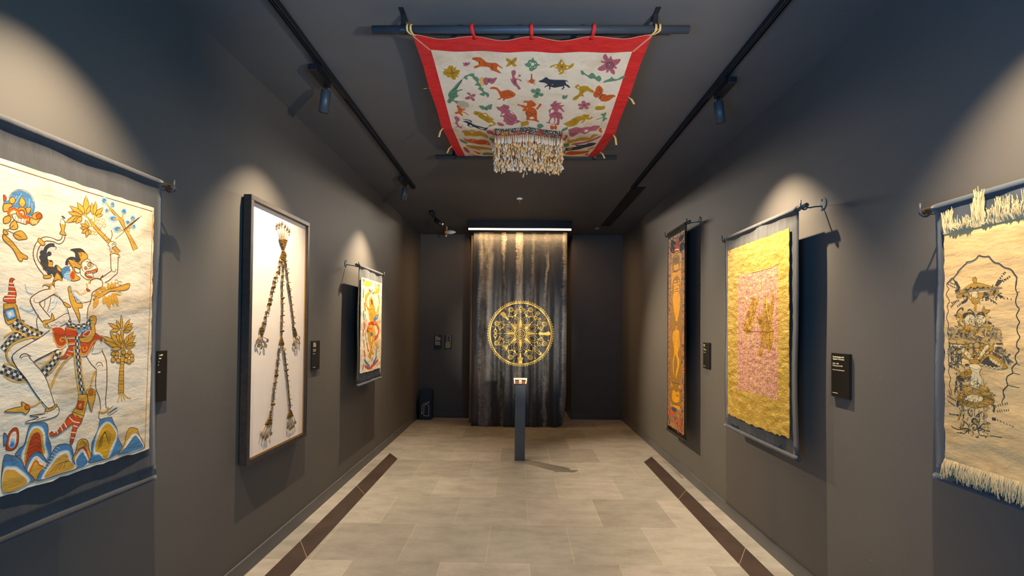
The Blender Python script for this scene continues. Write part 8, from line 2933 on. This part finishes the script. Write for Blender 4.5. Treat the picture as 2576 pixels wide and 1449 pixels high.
# ------------------------------------------------------------------ fire extinguisher box
xb = empty('extinguisher_box', (-1.671, 7.952, 0)); tag(xb, 'dark blue floor box with a fire extinguisher drawing, in the far left corner', 'extinguisher box')
MB().box((0, 0, 0), (0.201, 0.195, 0.492)).build('box', M['boxblue'], xb, bevel=0.003)
m = MB(); m.flat = True
def iline(pts, w, closed=False):
    v2, fs = ribbon([((x - 80) * .00129, (1222 - y) * .00129) for x, y in pts], w, closed); m.add([(u, -0.0012, v) for u, v in v2], fs)
iline([(137, 1169), (137, 1050)] + [(170 - 33 * math.cos(R(a)), 1050 - 33 * math.sin(R(a))) for a in range(15, 180, 15)] + [(203, 1050), (203, 1169)], .0075); iline([(134, 1169), (206, 1169)], .0085)
iline([(168, 1017), (168, 1000)], .009); iline([(168, 1000), (150, 1002), (130, 1014), (117, 1032), (113, 1055), (113, 1125)], .007); iline([(112, 1118), (112, 1148)], .016)
iline([(172, 994), (203, 980)], .007); iline([(203, 978), (203, 1002)], .007); iline([(186, 1000), (206, 1000)], .007); iline([(186, 1000), (174, 993)], .006)
m.build('extinguisher_drawing', M['icon'], xb)

# ------------------------------------------------------------------ ceiling: tracks, spotlights, vent, sprinkler
for x, y1, label in ((-1.225, 5.36, 'long black lighting track on the ceiling along the left wall'), (1.288, 5.345, 'long black lighting track on the ceiling along the right wall')):
    t = empty('lighting_track', (x, y1, ZC)); tag(t, label, 'lighting track', 'ceiling lighting tracks')
    L_ = y1 - Y0 - 0.3; w = 0.019; m = MB()
    m.box((-w, -L_, -0.006), (w, 0, 0)); 
    for a, b in ((-w, -w + .006), (w - .006, w)): m.box((a, -L_, -0.032), (b, 0, -0.006))
    m.build('rail', M['black'], t)
    for dx in (-0.006, 0.006): MB().box((dx - .0015, -L_, -0.022), (dx + .0015, -0.01, -0.006)).build('conductor', M['pipe'], t)
    MB().box((-w - .001, -0.012, -0.034), (w + .001, 0.004, 0)).build('end_cap', M['black'], t)
    m = MB(); m.box((-.010, -2.35, -0.032), (.010, -2.13, -0.026)); m.build('joint_plate', M['dark'], t)
def spotlight(x, y, sx, target, label, watts, color=(1.0, 0.83, 0.58), cone=92, blend=1.0, lens='lensoff', head=None, surface=False, radius=0.010):
    """adapter box beside the track, short stem, cylindrical head with its light"""
    t = empty('spotlight', (x, y, ZC)); tag(t, label, 'spotlight', 'black spotlights on the ceiling tracks')
    if surface:
        MB().cyl((0, -.02, 0), (0, -.02, -.05), .032, 20).build('ceiling_mount', M['black'], t); MB().box((.0, -.02, -.085), (.055, .06, -.03)).build('adapter_box', M['black'], t); jp = Vector((.045, .03, -.085))
    else:
        a = sorted((sx * 0.012, sx * 0.066)); MB().box((a[0], -0.20, -0.072), (a[1], 0.02, -0.033)).build('adapter_box', M['black'], t, bevel=0.003)
        MB().box((-.016, -0.17, -0.040), (.016, 0.0, -0.024)).build('track_foot', M['black'], t); jp = Vector((sx * .03, -0.01, -0.072))
    d = (Vector(target) - (Vector((x, y, ZC)) + jp)).normalized() if head is None else Vector(head).normalized()
    top = jp + Vector((0, 0, -0.028)); 
    MB().tube([jp, jp + Vector((0, 0, -.018)), top + d * 0.01], 0.0085, 10).build('stem', M['black'], t)
    end = top + d * 0.140
    m = MB(); m.tube([top, top + d * 0.004, end - d * 0.003, end, end - d * 0.02], [0.026, 0.0305, 0.0305, 0.029, 0.024], 26); m.build('lamp_head', M['pipe'] if not surface else M['black'], t)
    MB().cyl(end - d * 0.012, end - d * 0.004, 0.0255, 22).build('lens', M[lens], t)
    ld = bpy.data.lights.new('spot_beam', 'SPOT'); ld.energy = watts; ld.color = color; ld.spot_size = R(cone); ld.spot_blend = blend; ld.shadow_soft_size = radius
    lo = bpy.data.objects.new('spot_beam', ld); col.objects.link(lo); lo.parent = t; lo.location = end + d * 0.004
    lo.rotation_euler = (Vector(target) - (Vector((x, y, ZC)) + end)).to_track_quat('-Z', 'Y').to_euler()
    return t
spotlight(-1.225, 2.99, -1, (-1.62, 3.25, 0.9), 'black spotlight on the left track, lighting the framed coin figure', 205)
spotlight(-1.225, 5.10, -1, (-1.62, 5.10, 1.0), 'black spotlight at the far end of the left track, above the small dancer hanging', 280)
spotlight(1.288, 3.13, 1, (1.68, 3.32, 0.9), 'black spotlight with a lit lens on the right track, above the gold cloth', 335, lens='lens')
spotlight(-1.231, 6.52, 1, (1.69, 5.20, 0.75), 'black spotlight on the ceiling in the far left corner, turned across the room', 560, lens='lens', surface=True, cone=64, blend=0.9)
spotlight(-1.225, 1.62, -1, (-1.62, 1.62, 0.9), 'black spotlight on the left track over the large painted hanging', 215)
spotlight(1.288, 1.50, 1, (1.68, 1.55, 0.9), 'black spotlight on the right track over the fringed cream cloth', 225)
v = empty('air_vent', (1.362, 6.375, ZC)); tag(v, 'long dark slot air vent in the ceiling beyond the right track', 'air vent')
MB().box((-.078, -1.03, -.005), (.078, 1.03, 0)).build('vent_frame', M['black'], v)
for k in range(3):
    MB().box((-.058 + k * .041, -1.0, -.0065), (-.030 + k * .041, 1.0, -.004)).build('slot', M['dark'], v)
s = empty('sprinkler', (-0.003, 5.851, ZC)); tag(s, 'small white sprinkler head on the ceiling between canopy and curtain', 'sprinkler')
MB().tube([(0, 0, 0), (0, 0, -.012), (0, 0, -.02)], [.040, .038, .012], 24).build('escutcheon', M['white'], s)
m = MB(); m.tube([(0, 0, -.015), (0, 0, -.035), (0, 0, -.056)], [.010, .006, .004], 12); m.cyl((0, 0, -.056), (0, 0, -.060), .014, 14); m.build('nozzle', M['steel'], s)
c = empty('bullet_sensor', (-1.172, 7.50, ZC)); tag(c, 'small white bullet-shaped device with a tan round end on the far ceiling', 'ceiling device')
MB().cyl((0, 0, 0), (0, 0, -.06), .016, 14).build('ceiling_stub', M['tan'], c)
m = MB(); m.tube([(0.037 * math.cos(R(k * 15)) * -1, 0, -.097) for k in range(13)], [max(.0012, 0.037 * math.sin(R(k * 15))) for k in range(13)], 22); m.build('round_end', M['tan'], c)
m = MB(); m.tube([(.018, 0, -.097), (.06, 0, -.096), (.10, 0, -.095), (.130, 0, -.095), (.150, 0, -.095)], [.031, .033, .028, .016, .003], 20); m.build('tapered_body', M['white'], c)
MB().cyl((-.005, 0, -.14), (-.012, 0, -.17), .013, 12).build('lower_knob', M['icon'], c)
c = empty('ceiling_fitting', (1.256, 7.581, ZC)); tag(c, 'small tan cross-shaped fitting on the ceiling near the far end of the vent', 'ceiling fitting')
m = MB(); m.box((-.035, -.012, -.012), (.035, .012, 0)); m.box((-.012, -.05, -.010), (.014, .05, 0)); m.build('cross_body', M['tan'], c, bevel=.003); MB().cyl((0, 0, -.012), (0, 0, -.022), .008, 10).build('stud', M['tan'], c)
